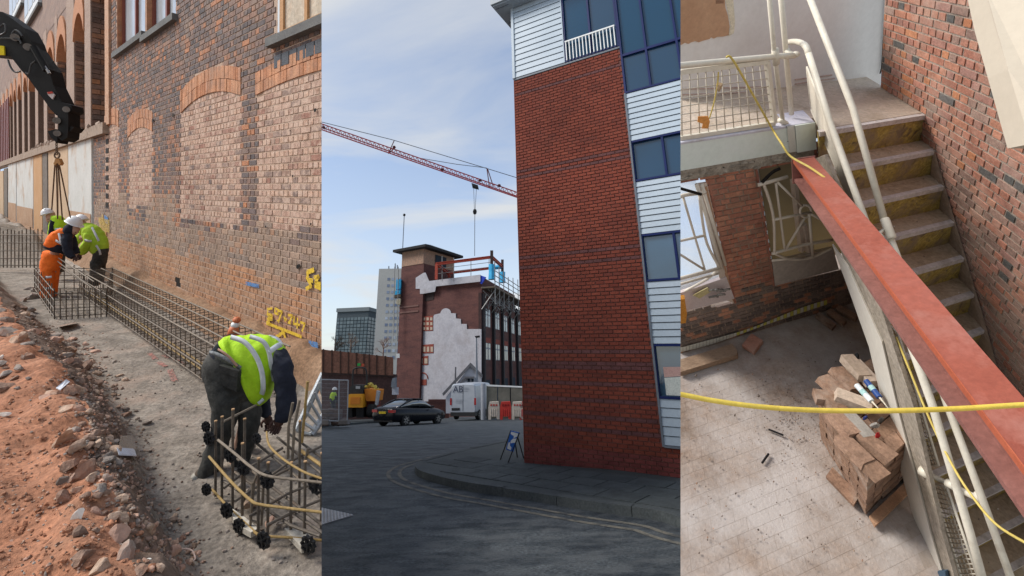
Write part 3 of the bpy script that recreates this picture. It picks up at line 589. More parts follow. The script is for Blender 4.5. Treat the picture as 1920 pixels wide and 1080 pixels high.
for t_, z_, m_ in ((tA, z0, rb), (.85, z0, rby), (.67, z0, rb), (tB, z0, rb), (tA, z1, rbl), (.85, z1, rbl), (.67, z1, rbl), (tB, z1, rbl), (tA, .2, rb), (tA, .35, rb), (tA - .02, .14, rby)):
    bar(lc, [F1.p(-.2 + U(-.1, .1), t_, z_ + .015), F1.p(3.5, t_ + U(-.01, .01), z_ + U(.005, .025)), F1.p(7.6, t_, z_ + .015)], .010, m_, 'long_bar')
# squarish cage at the far end where the men work
fc = thing('rebar_cage', F1.p(6.2, 1.4, .05), 'square rebar cage around the feet of the man in orange', 'rebar cage')
cpx = [(102, 600), (200, 594), (212, 545), (65, 545)]; cc = [gd(u, v) for u, v in cpx]
def edge_bars(th, a, b, n, h, m_=rb):
    for i in range(n + 1):
        p_ = a.lerp(b, i / n); bar(th, [F1.p(p_[0], p_[1], .0), F1.p(p_[0], p_[1], h + U(-.02, .06))], .0085, m_, 'upright', 5)
    for z_ in (.05, .18, .32, h - .03): bar(th, [F1.p(a[0], a[1], z_), F1.p(b[0], b[1], z_)], .009, m_, 'cross_bar', 5)
edge_bars(fc, cc[0], cc[1], 9, .46); edge_bars(fc, cc[3], cc[0], 10, .5); edge_bars(fc, cc[1], cc[2], 6, .5); edge_bars(fc, cc[2], cc[3], 8, .5)
for i in range(6):
    k_ = (i + .5) / 6; a = cc[0].lerp(cc[1], k_); b = cc[3].lerp(cc[2], k_); bar(fc, [F1.p(a[0], a[1], .06), F1.p(b[0], b[1], .06)], .008, rbl, 'floor_bar', 5)
for i in range(5):
    k_ = (i + .5) / 5; a = cc[0].lerp(cc[3], k_); b = cc[1].lerp(cc[2], k_); bar(fc, [F1.p(a[0], a[1], .075), F1.p(b[0], b[1], .075)], .008, rbl, 'floor_bar', 5)
for u0, v0, u1, v1 in ((108, 490, 172, 540), (112, 500, 190, 552), (110, 484, 176, 528)): a, b = at(u0, v0, 9.4), at(u1, v1, 8.8); bar(fc, [a, b], .010, rbl, 'carried_bar', 5)
# mat standing across the trench at the far left
rm = thing('rebar_mat', F1.p(11.5, 2.0, .3), 'upright grid of rebar standing across the far left of the trench', 'rebar mat')
for i in range(13): u = -8 + i * 7.2; bar(rm, [at(u, 502, 12.2), at(u + U(-1, 1), 430 + U(-6, 4), 12.2)], .012, rb, 'upright', 5)
for v in (440, 455, 470, 484, 497): bar(rm, [at(-12, v, 12.15), at(82, v + 1, 12.15)], .011, rb, 'cross_bar', 5)
# near cage
nc = thing('rebar_cage', F1.p(-1.9, 1.3, .02), 'near rebar cage with black plastic wheel spacers and upright bars', 'rebar cage')
def vbar(ub, vb, vt, r_=.0088, m_=rb, z=.0, tip=True):
    g = gd(ub, vb, z); lo, hi = 0, 2.0
    for _ in range(30):
        h = (lo + hi) / 2
        if px(F1.p(g[0], g[1], z + h))[1] > vt: lo = h
        else: hi = h
    a, b = F1.p(g[0], g[1], z), F1.p(g[0], g[1], z + h); o_ = bar(nc, [a, b], r_, m_, 'upright', 8)
    if tip: bar(nc, [b - U1 * .002, b + U1 * .006], r_ * 1.15, rst, 'cut_end', 8)
    return a, b
for ub, vb, vt, m_ in ((404, 930, 790, rb), (416, 940, 782, rb), (436, 960, 768, rb), (454, 985, 832, rb), (458, 950, 786, rb), (484, 1012, 860, rb), (502, 1010, 868, rb), (545, 1012, 868, rb), (571, 1020, 866, rb), (602, 1012, 850, rb), (561, 960, 790, rb)): vbar(ub, vb, vt, m_=m_)
gz = lambda u, v, z: F1.p(*gd(u, v, z))
bar(nc, spline([gz(392, 856, .42), gz(435, 905, .42), gz(470, 938, .42), gz(488, 946, .42), gz(540, 953, .42), gz(615, 962, .42)], 4), .0075, rby, 'bent_bar', 8)
bar(nc, spline([gz(398, 918, .06), gz(432, 955, .06), gz(470, 990, .06), gz(490, 1004, .06), gz(545, 1008, .06), gz(615, 1014, .06)], 4), .0075, rby, 'bent_bar', 8)
bar(nc, spline([gz(409, 825, .55), gz(440, 850, .55), gz(470, 875, .55), gz(500, 892, .55), gz(560, 900, .55), gz(615, 906, .55)], 4), .0075, rbl, 'bent_bar', 8)
bar(nc, spline([gz(500, 810, .5), gz(505, 835, .5), (gz(530, 860, .5)), gz(570, 885, .5), gz(612, 900, .5)], 4), .0065, rby, 'bent_bar', 8)
for p in ([(420, 902), (470, 935), (545, 985), (600, 1005)], [(445, 860), (500, 905), (560, 950), (606, 985)], [(440, 885), (520, 940), (606, 1000)], [(480, 830), (540, 880), (606, 935)], [(520, 820), (606, 890)], [(540, 812), (606, 860)]): bar(nc, [gz(u, v, .14) for u, v in p], .009, rb, 'floor_bar', 6)
for p in ([(440, 940), (500, 900), (560, 870)], [(468, 968), (540, 925), (606, 900)], [(500, 985), (570, 950), (606, 935)], [(420, 915), (470, 875), (530, 840)], [(470, 920), (545, 865), (606, 835)]): bar(nc, [gz(u, v, .16) for u, v in p], .009, rb, 'cross_bar', 6)
for p in ([(468, 1000), (476, 905), (482, 890)], [(490, 985), (494, 910)], [(484, 980), (470, 975), (474, 905)]): bar(nc, [at(u, v, 2.95) for u, v in p], .008, rbl, 'hook_bar', 6)
for pts, m_ in (([(540, 860), (541, 800), (549, 755)], rbl), ([(548, 865), (552, 800), (562, 750)], rbl), ([(573, 865), (578, 840)], rbl), ([(566, 830), (577, 715)], rby)): bar(nc, [at(u, v, 3.5) for u, v in pts], .010, m_, 'tall_bar', 7)
bar(nc, [at(564, 845, 3.6), at(610, 878, 3.3)], .012, rby, 'tie_bar'); bar(nc, [at(420, 790, 3.3), at(480, 760, 3.6)], .008, rbl, 'tie_bar')
blp = mat('black_plastic', [(.010, .010, .011), (.018, .018, .019)], bump=.05, rough=.45)
def spacer(u, v, Z, r_, ax):
    q = MB(); c_ = at(u, v, Z); a = ax.normalized(); x = a.orthogonal().normalized(); y = a.cross(x); n = 10
    ring = []
    for k in range(n * 2):
        th_ = math.pi * k / n; rr_ = r_ * (1.0 if k % 2 else .82); ring.append((math.cos(th_) * rr_, math.sin(th_) * rr_))
    q.rings([[c_ + a * o_ + x * (p[0] * s) + y * (p[1] * s) for p in ring] for o_, s in ((-.009, .76), (-.009, 1), (.009, 1), (.009, .76), (-.009, .76))], cap=False)
    for k in range(5):
        th_ = 2 * math.pi * k / 5; d_ = x * math.cos(th_) + y * math.sin(th_); e_ = a.cross(d_); q.hexa([c_ + d_ * u_ + e_ * v_ + a * w_ for w_ in (-.010, .010) for u_, v_ in ((r_ * .1, -.006), (r_ * .75, -.006), (r_ * .75, .006), (r_ * .1, .006))])
    q.tube([c_ - a * .016, c_ + a * .016], r_ * .2, 8)
    o_ = q.build('wheel_spacer', blp, nc)
axl = (gz(490, 1000, .1) - gz(400, 920, .1)).normalized(); axr = (gz(600, 1012, .1) - gz(500, 1004, .1)).normalized(); axd = (axl + axr).normalized()
for u, v, Z, r_, ax in ((392, 822, 3.3, .055, axl), (432, 853, 3.15, .055, axl), (457, 876, 3.0, .058, axl), (501, 900, 2.85, .06, axd), (593, 909, 2.8, .064, axd), (481, 822, 3.5, .045, axd), (387, 918, 3.25, .045, axl), (425, 957, 3.05, .055, axl), (448, 986, 2.95, .052, axl), (494, 1013, 2.78, .058, axd), (578, 1021, 2.75, .06, axd), (386, 800, 3.6, .045, axl)): spacer(u, v, Z, r_ * .9, (ax * .35 + _w).normalized())
# concrete pads and rubble under the cage
for pts, lb_ in (([(533, 1010), (565, 1047), (592, 1038), (570, 1010)], 'flat pale paving piece under the corner of the near cage'), ([(430, 968), (440, 1000), (470, 1018), (484, 1010), (455, 985)], 'cream broken slab beneath the black wheel spacers')):
    q = MB(); P_ = [F1.p(gd(u, v)[0], gd(u, v)[1], .03) for u, v in pts]; q.prism(P_, U1 * .035); tag(q.build('concrete_pad', mat('pad_concrete', [(.42, .38, .32), (.52, .48, .41)], scale=6, bscale=40)), lb_, 'slab')
for u, v, w_, h_, m_, lb_ in ((531, 990, 30, 20, 2, 'grey green stone inside the near cage'), (455, 925, 34, 22, 2, 'grey stone at the side of the near cage'), (470, 958, 28, 30, 0, 'cream rubble lump inside the near cage'), (508, 990, 16, 18, 3, 'pink rubble lump at the front of the near cage'), (470, 848, 30, 20, 2, 'pale stone behind the near cage uprights')):
    g = gd(u, v); P_ = F1.p(g[0], g[1], .05); Z = (P_ - C0).dot(_w); q = MB(); rock_mb(q, P_, _r * (w_ / F * Z / 2), _c * (h_ / F * Z / 2), _w * .06); tag(q.build('stone', rk[m_]), lb_, 'stone', 'stones inside the near cage')
# small things
q = MB(); p_ = [on_bank(u, v) for u, v in ((105, 733), (124, 717), (131, 721), (113, 737))]; q.prism([F1.p(a[0], a[1], a[2] + .02) for a in p_], U1 * .006); tag(q.build('label_strip', mat('strip_white', [(.55, .58, .64), (.66, .68, .72)], bump=.02)), 'white printed strip lying on the dirt beside the tan stone', 'litter')
q = MB()
for i in range(6): a, b = (p_[0] * (1 - i / 6) + p_[1] * (i / 6)), (p_[3] * (1 - i / 6) + p_[2] * (i / 6)); a, b = a.lerp(b, .3), a.lerp(b, .6 if i % 2 else .75); e_ = (p_[1] - p_[0]) * .05; q.quad(*[F1.p(z[0], z[1], z[2] + .0285) for z in (a, a + e_, b + e_, b)])
st_ = COL.objects[-1] if False else None
bz = lambda u, v, d_: F1.p(*(on_bank(u, v) + V((0, 0, d_))))
pack = thing('plastic_pouch', bz(237, 862, .02), 'clear plastic pouch with a white card lying at the foot of the trench bank', 'litter')
q = MB(); q.prism([bz(u, v, .05) for u, v in ((219, 856), (252, 855), (256, 868), (223, 869))], U1 * .008); q.build('card', mat('card_white', [(.62, .66, .74), (.7, .73, .8)], bump=.02), pack)
q = MB(); q.prism([bz(u, v, .045) for u, v in ((226, 830), (250, 826), (256, 854), (222, 855))], U1 * .004); q.build('film', mat('film_grey', [(.22, .19, .17), (.30, .27, .24)], rough=.25, spec=.7), pack)
q = MB(); q.tube(spline([gz(u, v, .03) for u, v in ((330, 1032), (336, 1029), (358, 1031), (366, 1045), (362, 1052), (342, 1063))], 4), .004, 6); tag(q.build('bent_wire', mat('wire_pink', [(.5, .36, .3), (.56, .42, .36)])), 'bent pinkish wire lying in the mud at the lower edge', 'wire')
q = MB(); q.hexa([gz(u, v, z) for z in (.02, .09) for u, v in ((109, 612), (137, 606), (144, 604), (116, 610))]); tag(q.build('broken_brick', mat('brick_bit', [(.34, .17, .11), (.42, .25, .18)], scale=8)), 'broken brick lying on the mud in front of the square cage', 'brick')
for k_, pts in enumerate(([(280, 662), (292, 676)], [(296, 680), (312, 690)], [(318, 694), (328, 716)], [(306, 668), (318, 672)], [(330, 676), (342, 684)])):
    q = MB()
    for a, b in zip(pts, pts[1:]):
        A_, B_ = gd(*a), gd(*b); d_ = B_ - A_; n_ = V((-d_[1], d_[0], 0)).normalized() * .028; q.quad(*[F1.p(w_[0], w_[1], ground_z(w_[0], w_[1]) + .012) for w_ in (A_ + n_, B_ + n_, B_ - n_, A_ - n_)])
    q.build('pink_spray_line', spray_paint('pink_spray', (.42, .17, .14), (.36, .18, .15), .5), kind='structure')
# orange plastic bottle-like cap bundle behind the bending man
ob_ = thing('orange_cone', at(438, 632, 5.6), 'small orange and white marker sitting against the wall behind the bending man', 'marker'); orp = mat('marker_orange', [(.50, .13, .05), (.56, .18, .08)], rough=.5)
q = MB(); q.rings([[at(438 + dx, v, 5.6) + (_r * math.cos(k * math.pi / 6) + _w * math.sin(k * math.pi / 6)) * r_ for k in range(12)] for dx, v, r_ in ((-1, 632, .07), (0, 618, .055), (2, 612, .05))]); q.build('base', orp, ob_, smooth=True)
q = MB(); q.rings([[at(441, v, 5.6) + (_r * math.cos(k * math.pi / 6) + _w * math.sin(k * math.pi / 6)) * r_ for k in range(12)] for v, r_ in ((613, .048), (608, .045), (605, .04))]); q.build('band', whitep, ob_, smooth=True)
q = MB(); q.ball(at(444, 600, 5.6), _r * .045, _c * .04, _w * .045, 12, 8); q.build('top', orp, ob_, smooth=True)
# ladder at the right edge
ld = thing('aluminium_ladder', at(590, 790, 4.2), 'grey aluminium ladder piece leaning at the right end of the near cage', 'ladder'); alu = mat('aluminium', [(.30, .32, .34), (.42, .44, .46)], metal=.5, rough=.4)
for a, b in (((556, 808), (607, 700)), ((584, 815), (620, 760))): q = MB(); q.tube([at(*a, 4.2), at(*b, 4.4)], .03, 6); q.build('stile', alu, ld)
for i in range(6): k_ = i / 6; q = MB(); q.tube([at(556 + 51 * k_, 808 - 108 * k_, 4.2), at(584 + 36 * k_, 815 - 55 * k_, 4.2)], .014, 6); q.build('rung', alu, ld)
# ---------------------------------------------------------------- excavator arm, chain and slings
ex = thing('excavator_arm', at(60, 120, 8.0), 'black excavator arm with a yellow sticker reaching down from the upper left', 'excavator'); exb = mat('excavator_black', [(.006, .0055, .005), (.012, .010, .009)], bump=.1, rough=.62, fine=.3, spec=.18)
def slab(pts, Z, dep, nm, m_, par=ex): q = MB(); q.prism([at(u, v, Z) for u, v in pts], _w * dep); return q.build(nm, m_, par)
slab([(-30, 20), (4, 22), (24, 36), (45, 52), (58, 76), (62, 88), (92, 130), (100, 160), (115, 190), (105, 216), (95, 205), (52, 145), (40, 132), (20, 106), (-30, 100)], 8.0, .24, 'dipper_arm', exb)
slab([(45, 100), (62, 84), (85, 118), (92, 130), (88, 136), (70, 120)], 7.95, .1, 'cylinder_guard', exb)
q = MB(); q.tube([at(63, 88, 7.9), at(88, 132, 7.9)], .05, 8); q.build('ram', exb, ex); q = MB(); q.tube([at(80, 118, 7.88), at(93, 138, 7.88)], .022, 8); q.build('ram_rod', mat('ram_chrome', [(.25, .22, .2), (.35, .32, .3)], metal=.8, rough=.3), ex)
slab([(104, 205), (112, 190), (134, 197), (135, 207), (128, 212), (128, 240), (126, 258), (116, 264), (108, 258), (110, 225)], 7.98, .22, 'bucket_link', exb); slab([(89, 246), (104, 242), (108, 262), (106, 268), (94, 256)], 8.0, .2, 'quick_hitch', exb); slab([(128, 236), (139, 238), (132, 246), (127, 246)], 8.0, .2, 'hitch_tooth', exb)
for u, v, r_ in ((106, 226, .055), (107, 250, .05), (124, 205, .05), (52, 88, .06), (28, 70, .06)): q = MB(); q.tube([at(u, v, 7.93), at(u, v, 7.99)], r_, 12); q.build('pin', mat('pin_steel', [(.13, .12, .11), (.2, .19, .18)], metal=.7, rough=.4), ex)
slab([(-8, 85), (7, 86), (8, 103), (-8, 103)], 7.97, .02, 'yellow_sticker', mat('sticker_yellow', [(.6, .45, .01), (.66, .52, .02)], bump=0)); slab([(88, 173), (97, 172), (102, 178), (98, 186), (90, 178)], 7.97, .02, 'red_white_sticker', mat('sticker_pale', [(.5, .45, .43), (.56, .5, .48)], bump=0)); slab([(88, 172.5), (97, 171.5), (99, 174.5), (90, 176)], 7.955, .012, 'sticker_band', mat('sticker_red', [(.4, .04, .03), (.45, .06, .04)], bump=0))
for pts in ([(15, 112), (20, 126), (28, 135), (38, 134)], [(22, 64), (28, 57), (36, 60), (42, 68)], [(-5, 72), (20, 72), (35, 74), (40, 82)], [(-5, 55), (8, 45), (10, 60), (-5, 68)], [(48, 136), (54, 138), (58, 122), (66, 115)]): q = MB(); q.tube(spline([at(u, v, 7.93) for u, v in pts], 5), .014, 6); q.build('hose', mat('hose_grey', [(.04, .04, .04), (.08, .078, .075)], rough=.4), ex)
lf = thing('lifting_sling', at(107, 265, 8.1), 'hanging lifting chain with an orange hook and sling legs', 'lifting chain'); chm = mat('chain_brown', [(.12, .085, .06), (.18, .13, .09)], metal=.3); hkm = mat('hook_orange', [(.36, .17, .05), (.42, .22, .08)], rough=.5)
for i in range(6):
    c_ = at(106, 266 + i * 4.4, 8.1); ax_ = (_r if i % 2 else _w); q = MB(); q.tube([c_ + ax_ * (.014 * math.cos(a)) + _c * (.026 * math.sin(a)) for a in [2 * math.pi * j / 10 for j in range(11)]], .007, 5, cap=False); q.build('chain_link', chm, lf)
q = MB(); q.tube([at(107, 291, 8.1) + _r * (.045 * math.cos(a)) + _c * (.05 * math.sin(a)) for a in [2 * math.pi * j / 14 for j in range(15)]], .012, 6, cap=False); q.build('ring', chm, lf)
slab([(104, 297), (110, 297), (114, 306), (111, 310), (107, 305), (103, 310), (100, 307)], 8.08, .06, 'hook', hkm, lf)
for a, b in (((103, 308), (97, 393)), ((106, 308), (108, 410)), ((109, 308), (117, 412)), ((111, 308), (132, 408))): q = MB(); q.tube([at(*a, 8.1), at(*b, 9.2)], .011, 6); q.build('sling_leg', chm, lf)
# ---------------------------------------------------------------- people
skinm = mat('skin', [(.42, .25, .18), (.48, .30, .22)], scale=8, fine=.05, bump=.05, rough=.6); hiv = mat('hi_vis_yellow', [(.36, .62, .012), (.46, .72, .03)], scale=6, bscale=26, bump=.5, fine=.12, rough=.7); hiv2 = mat('hi_vis_lime', [(.34, .56, .03), (.44, .64, .06)], scale=6, bscale=20, bump=.4, fine=.12); hor = mat('hi_vis_orange', [(.78, .13, .012), (.86, .19, .03)], scale=6, bscale=20, bump=.4, fine=.15)
refl = mat('reflective_tape', [(.50, .53, .56), (.62, .65, .67)], scale=8, bscale=30, fine=.1, bump=.2, rough=.4); navyc = mat('navy_cloth', [(.012, .014, .024), (.02, .023, .036)], scale=6, bscale=26, bump=.5, fine=.2); blackc = mat('black_cloth', [(.020, .020, .019), (.042, .041, .037), (.085, .080, .070)], scale=4, bscale=24, bump=.55, fine=.35); helm = mat('helmet_white', [(.66, .67, .68), (.72, .73, .74)], bump=0, fine=.03, rough=.35, spec=.5); glove = mat('work_glove', [(.05, .03, .025), (.10, .05, .04)], scale=12); boot = mat('boot_brown', [(.05, .038, .03), (.10, .075, .055)], scale=10, bump=.3); grime = mat('boot_sole', [(.30, .28, .24), (.38, .36, .31)], scale=10)
def garment(p, nm, secs, m_, dep=None, sub=4, n=18, dirn=None, crease=True): q = MB(); loft(q, secs, dirn, sub + 2, n + 8, pw=.9, crease=(.016 if secs[0][4] < 5 else .02) if crease else 0); return q.build(nm, m_, p, smooth=True)
def tape(p, pts, wpx, Z, out=.01, m_=None, nm='reflective_band'):   # a band laid on a garment: points (u, v, depth)
    q = MB(); L_ = spline([V(x) for x in pts], 5)
    A_ = [at(a.x, a.y, a.z) for a in L_]
    for i in range(len(A_) - 1):
        t_ = (L_[min(i + 1, len(L_) - 1)] - L_[i]); 
    up = []
    for i in range(len(L_)):
        t_ = L_[min(i + 1, len(L_) - 1)] - L_[max(i - 1, 0)]; n_ = V((-t_.y, t_.x, 0)).normalized() * wpx / 2; up.append((at(L_[i].x + n_.x, L_[i].y + n_.y, L_[i].z), at(L_[i].x - n_.x, L_[i].y - n_.y, L_[i].z)))
    k_ = len(up); vs_ = [a for a, _ in up] + [b for _, b in up] + [a + _w * .006 for a, _ in up] + [b + _w * .006 for _, b in up]
    q.add(vs_, [(i, i + 1, k_ + i + 1, k_ + i) for i in range(k_ - 1)] + [(2 * k_ + i, 2 * k_ + i + 1, i + 1, i) for i in range(k_ - 1)] + [(3 * k_ + i, 3 * k_ + i + 1, k_ + i + 1, k_ + i) for i in range(k_ - 1)]); return q.build(nm, m_ or refl, p, smooth=True)
def hand(mb, c_, fw, sd, sz):                  # palm, four bent fingers of unequal length and a thumb
    fw, sd = fw.normalized(), sd.normalized(); nn = fw.cross(sd).normalized()
    mb.ball(c_, fw * sz * .5, sd * sz * .42, nn * sz * .2, 10, 6)
    for i, l in enumerate((.72, .85, .8, .6)):
        b_ = c_ + fw * sz * .35 + sd * sz * (-.3 + .2 * i); mb.tube([b_, b_ + fw * sz * l * .45 + nn * sz * .08, b_ + fw * sz * l * .7 + nn * sz * .32, b_ + fw * sz * l * .6 + nn * sz * .55], [sz * .11, sz * .105, sz * .095, sz * .08], 6)
    b_ = c_ - fw * sz * .1 - sd * sz * .38; mb.tube([b_, b_ - sd * sz * .25 + fw * sz * .25 + nn * sz * .15, b_ - sd * sz * .15 + fw * sz * .55 + nn * sz * .35], [sz * .13, sz * .12, sz * .09], 6)
def helmet(p, u, v, Z, r_, tilt=(0, 1, 0), brim=(0, 0, 1)):
    up_ = camv(tilt).normalized(); fb = camv(brim); fb = (fb - up_ * fb.dot(up_)).normalized(); sd_ = up_.cross(fb); c_ = at(u, v, Z)
    q = MB(); q.ball(c_, fb * r_ * 1.12, sd_ * r_ * .95, up_ * r_, 18, 10, lo=-.15); 
    q.rings([[c_ - up_ * r_ * (.12 + d_) + fb * (r_ * f_ * 1.2 * math.cos(a) + r_ * (.22 if math.cos(a) > .3 else 0) * f_) + sd_ * (r_ * 1.02 * f_ * math.sin(a)) for a in [2 * math.pi * k / 20 for k in range(20)]] for d_, f_ in ((0, .9), (.03, 1.06), (.07, 1.04))])
    q.rings([[c_ + up_ * (r_ * (1.02 * math.cos(b_))) + fb * (r_ * 1.15 * math.sin(b_)) + sd_ * s_ for s_ in (-.018, .018)] + [c_ + up_ * (r_ * .94 * math.cos(b_)) + fb * (r_ * 1.05 * math.sin(b_)) + sd_ * s_ for s_ in (.018, -.018)] for b_ in [-.8 + .2 * k for k in range(9)]]); return q.build('helmet', helm, p, smooth=True)
def face(p, c_, fw, up_, r_):                  # a small head with nose, eyes, mouth, ears
    sd_ = fw.cross(up_).normalized(); q = MB(); q.ball(c_, fw * r_ * 1.0, sd_ * r_ * .78, up_ * r_ * 1.2, 14, 10); q.ball(c_ + fw * r_ * 1.0 - up_ * r_ * .1, fw * r_ * .22, sd_ * r_ * .14, up_ * r_ * .24, 8, 6)
    for s_ in (-1, 1): q.ball(c_ + sd_ * s_ * r_ * .8, fw * r_ * .18, sd_ * r_ * .1, up_ * r_ * .28, 8, 6)
    q.build('head', skinm, p, smooth=True); q = MB()
    for s_ in (-1, 1): q.ball(c_ + fw * r_ * .93 + sd_ * s_ * r_ * .3 + up_ * r_ * .1, fw * r_ * .07, sd_ * r_ * .12, up_ * r_ * .07, 6, 5)
    q.ball(c_ + fw * r_ * .93 - up_ * r_ * .5, fw * r_ * .06, sd_ * r_ * .25, up_ * r_ * .05, 6, 5); q.build('face_features', glove, p)
# --- the bending man in front
Zm = 3.75
man = thing('person', F1.p(*gd(392, 905)), 'person bending over the near cage in a yellow vest and black trousers', 'person')
J = lambda u, v, Z, r_: (at(u, v, Z), r_)
skin_body('body', {'pelvis': J(432, 678, Zm + .03, .10), 'spine': J(463, 682, Zm + .08, .09), 'chest': J(496, 678, Zm + .14, .09), 'neck': J(520, 658, Zm + .16, .06), 'head': J(508, 664, Zm + .3, .08),
                   'hipA': J(418, 700, Zm - .02, .085), 'kneeA': J(424, 790, Zm - .05, .055), 'ankA': J(388, 884, Zm - .12, .04), 'toeA': J(378, 898, Zm - .16, .035), 'hipB': J(452, 705, Zm + .05, .085), 'kneeB': J(462, 790, Zm + .02, .055), 'ankB': J(438, 880, Zm + .0, .04), 'toeB': J(430, 893, Zm - .05, .035),
                   'shA': J(528, 680, Zm + .1, .05), 'elA': J(540, 735, Zm + .05, .042), 'wrA': J(527, 778, Zm, .03), 'shB': J(490, 690, Zm + .25, .06), 'elB': J(492, 740, Zm + .25, .042), 'wrB': J(500, 775, Zm + .2, .03)},
          [('pelvis', 'spine'), ('spine', 'chest'), ('chest', 'neck'), ('neck', 'head'), ('pelvis', 'hipA'), ('hipA', 'kneeA'), ('kneeA', 'ankA'), ('ankA', 'toeA'), ('pelvis', 'hipB'), ('hipB', 'kneeB'), ('kneeB', 'ankB'), ('ankB', 'toeB'), ('chest', 'shA'), ('shA', 'elA'), ('elA', 'wrA'), ('chest', 'shB'), ('shB', 'elB'), ('elB', 'wrB')], skinm, man)
# trousers: seat and two legs
garment(man, 'trousers', [(404, 655, 462, 685, Zm, .10), (391, 668, 470, 708, Zm, .15), (387, 690, 477, 735, Zm + .02, .17), (394, 722, 476, 748, Zm + .03, .13), (402, 742, 474, 756, Zm + .04, .08)], blackc)
garment(man, 'trouser_leg', [(388, 690, 446, 715, Zm - .04, .11), (392, 722, 450, 730, Zm - .06, .11), (400, 755, 450, 758, Zm - .08, .10), (401, 790, 440, 792, Zm - .1, .08), (394, 820, 428, 826, Zm - .11, .072), (384, 850, 418, 858, Zm - .12, .07), (374, 880, 405, 892, Zm - .14, .072), (371, 890, 402, 900, Zm - .14, .07)], blackc)
garment(man, 'trouser_leg', [(436, 705, 478, 712, Zm + .06, .11), (444, 740, 482, 742, Zm + .05, .10), (452, 775, 486, 777, Zm + .03, .085), (448, 820, 478, 822, Zm + .02, .075), (438, 855, 466, 860, Zm, .065), (428, 885, 456, 892, Zm - .01, .065)], blackc)
garment(man, 'boot', [(371, 880, 394, 888, Zm - .15, .05), (364, 890, 392, 903, Zm - .17, .055), (361, 897, 392, 910, Zm - .19, .055)], boot); q = MB(); loft(q, [(361, 889, 372, 893, Zm - .2, .04), (366, 900, 377, 907, Zm - .205, .04), (377, 906, 384, 911, Zm - .2, .03)], None, 3, 10); q.build('boot_heel', grime, man, smooth=True)
garment(man, 'boot', [(430, 880, 455, 886, Zm - .03, .05), (422, 893, 452, 900, Zm - .05, .055), (420, 900, 452, 905, Zm - .07, .05)], boot)
q = MB(); P_ = [(411, 686), (446, 697), (443, 735), (416, 722)]; q.prism([at(u, v, Zm - .168) for u, v in P_], _w * .05); q.build('cargo_pocket', blackc, man); q = MB(); q.prism([at(u, v, Zm - .178) for u, v in ((410, 685), (447, 696), (445, 708), (412, 698))], _w * .03); q.build('pocket_flap', blackc, man)
# waistband, jumper and a little bare back
garment(man, 'jumper', [(398, 664, 456, 694, Zm + .02, .13), (403, 652, 468, 702, Zm + .03, .15), (410, 644, 480, 716, Zm + .05, .155), (420, 640, 486, 735, Zm + .08, .15)], navyc)
tape(man, [(392, 661, Zm - .10), (405, 664, Zm - .135), (422, 672, Zm - .155), (440, 683, Zm - .145), (451, 691, Zm - .11)], 7, Zm, m_=mat('waistband_grey', [(.10, .11, .115), (.28, .30, .31)], scale=30, bscale=60), nm='waistband')
tape(man, [(408, 655, Zm - .165), (420, 662, Zm - .18), (433, 673, Zm - .175), (444, 687, Zm - .15)], 4, Zm, m_=skinm, nm='bare_back')
# vest
garment(man, 'hi_vis_vest', [(412, 640, 475, 706, Zm + .05, .14), (420, 633, 478, 726, Zm + .06, .17), (428, 630, 479, 748, Zm + .08, .185), (436, 629, 481, 760, Zm + .1, .19), (458, 628, 492, 758, Zm + .12, .19), (480, 628, 507, 742, Zm + .14, .18), (500, 630, 517, 712, Zm + .16, .16), (520, 640, 528, 684, Zm + .18, .12), (534, 652, 536, 668, Zm + .2, .06)], hiv, sub=5, n=24, dirn=_w - _r * .34 - _c * .10)
for pts, w_ in (([(432, 632, Zm - .04), (455, 640, Zm - .072), (470, 654, Zm - .082), (483, 675, Zm - .082), (491, 700, Zm - .074), (493, 728, Zm - .06), (490, 740, Zm - .02)], 9), ([(468, 631, Zm - .03), (492, 640, Zm - .05), (503, 658, Zm - .04), (508, 685, Zm - .01), (510, 715, Zm + .05)], 8), ([(504, 660, Zm - .045), (518, 650, Zm - .0), (528, 645, Zm + .06)], 10), ([(484, 757, Zm - .02), (490, 752, Zm - .02), (494, 748, Zm - .01)], 6)): tape(man, pts, w_, Zm)
garment(man, 'sleeve', [(520, 655, 536, 668, Zm + .08, .08), (514, 690, 544, 680, Zm + .04, .085), (518, 715, 549, 705, Zm + .02, .08), (521, 740, 553, 740, Zm, .075), (521, 762, 552, 768, Zm - .02, .07), (518, 776, 545, 784, Zm - .04, .055), (518, 785, 540, 790, Zm - .05, .045)], navyc)
garment(man, 'sleeve', [(480, 690, 502, 690, Zm + .24, .07), (478, 720, 502, 722, Zm + .24, .065), (484, 755, 505, 760, Zm + .22, .055), (492, 778, 508, 780, Zm + .2, .045)], navyc)
q = MB(); hand(q, at(523, 792, Zm - .06), cv(-.4, -1, 0), cv(1, -.3, .2), .085); q.build('glove', glove, man, smooth=True); q = MB(); hand(q, at(503, 788, Zm + .18), cv(.3, -1, -.2), cv(1, .2, .2), .085); q.build('glove', glove, man, smooth=True)
face(man, at(508, 664, Zm + .32), cv(.2, -.8, .5).normalized(), cv(.5, .3, .6).normalized(), .095); helmet(man, 504, 655, Zm + .30, .112, (.25, .75, .45), (.3, -.6, .6))
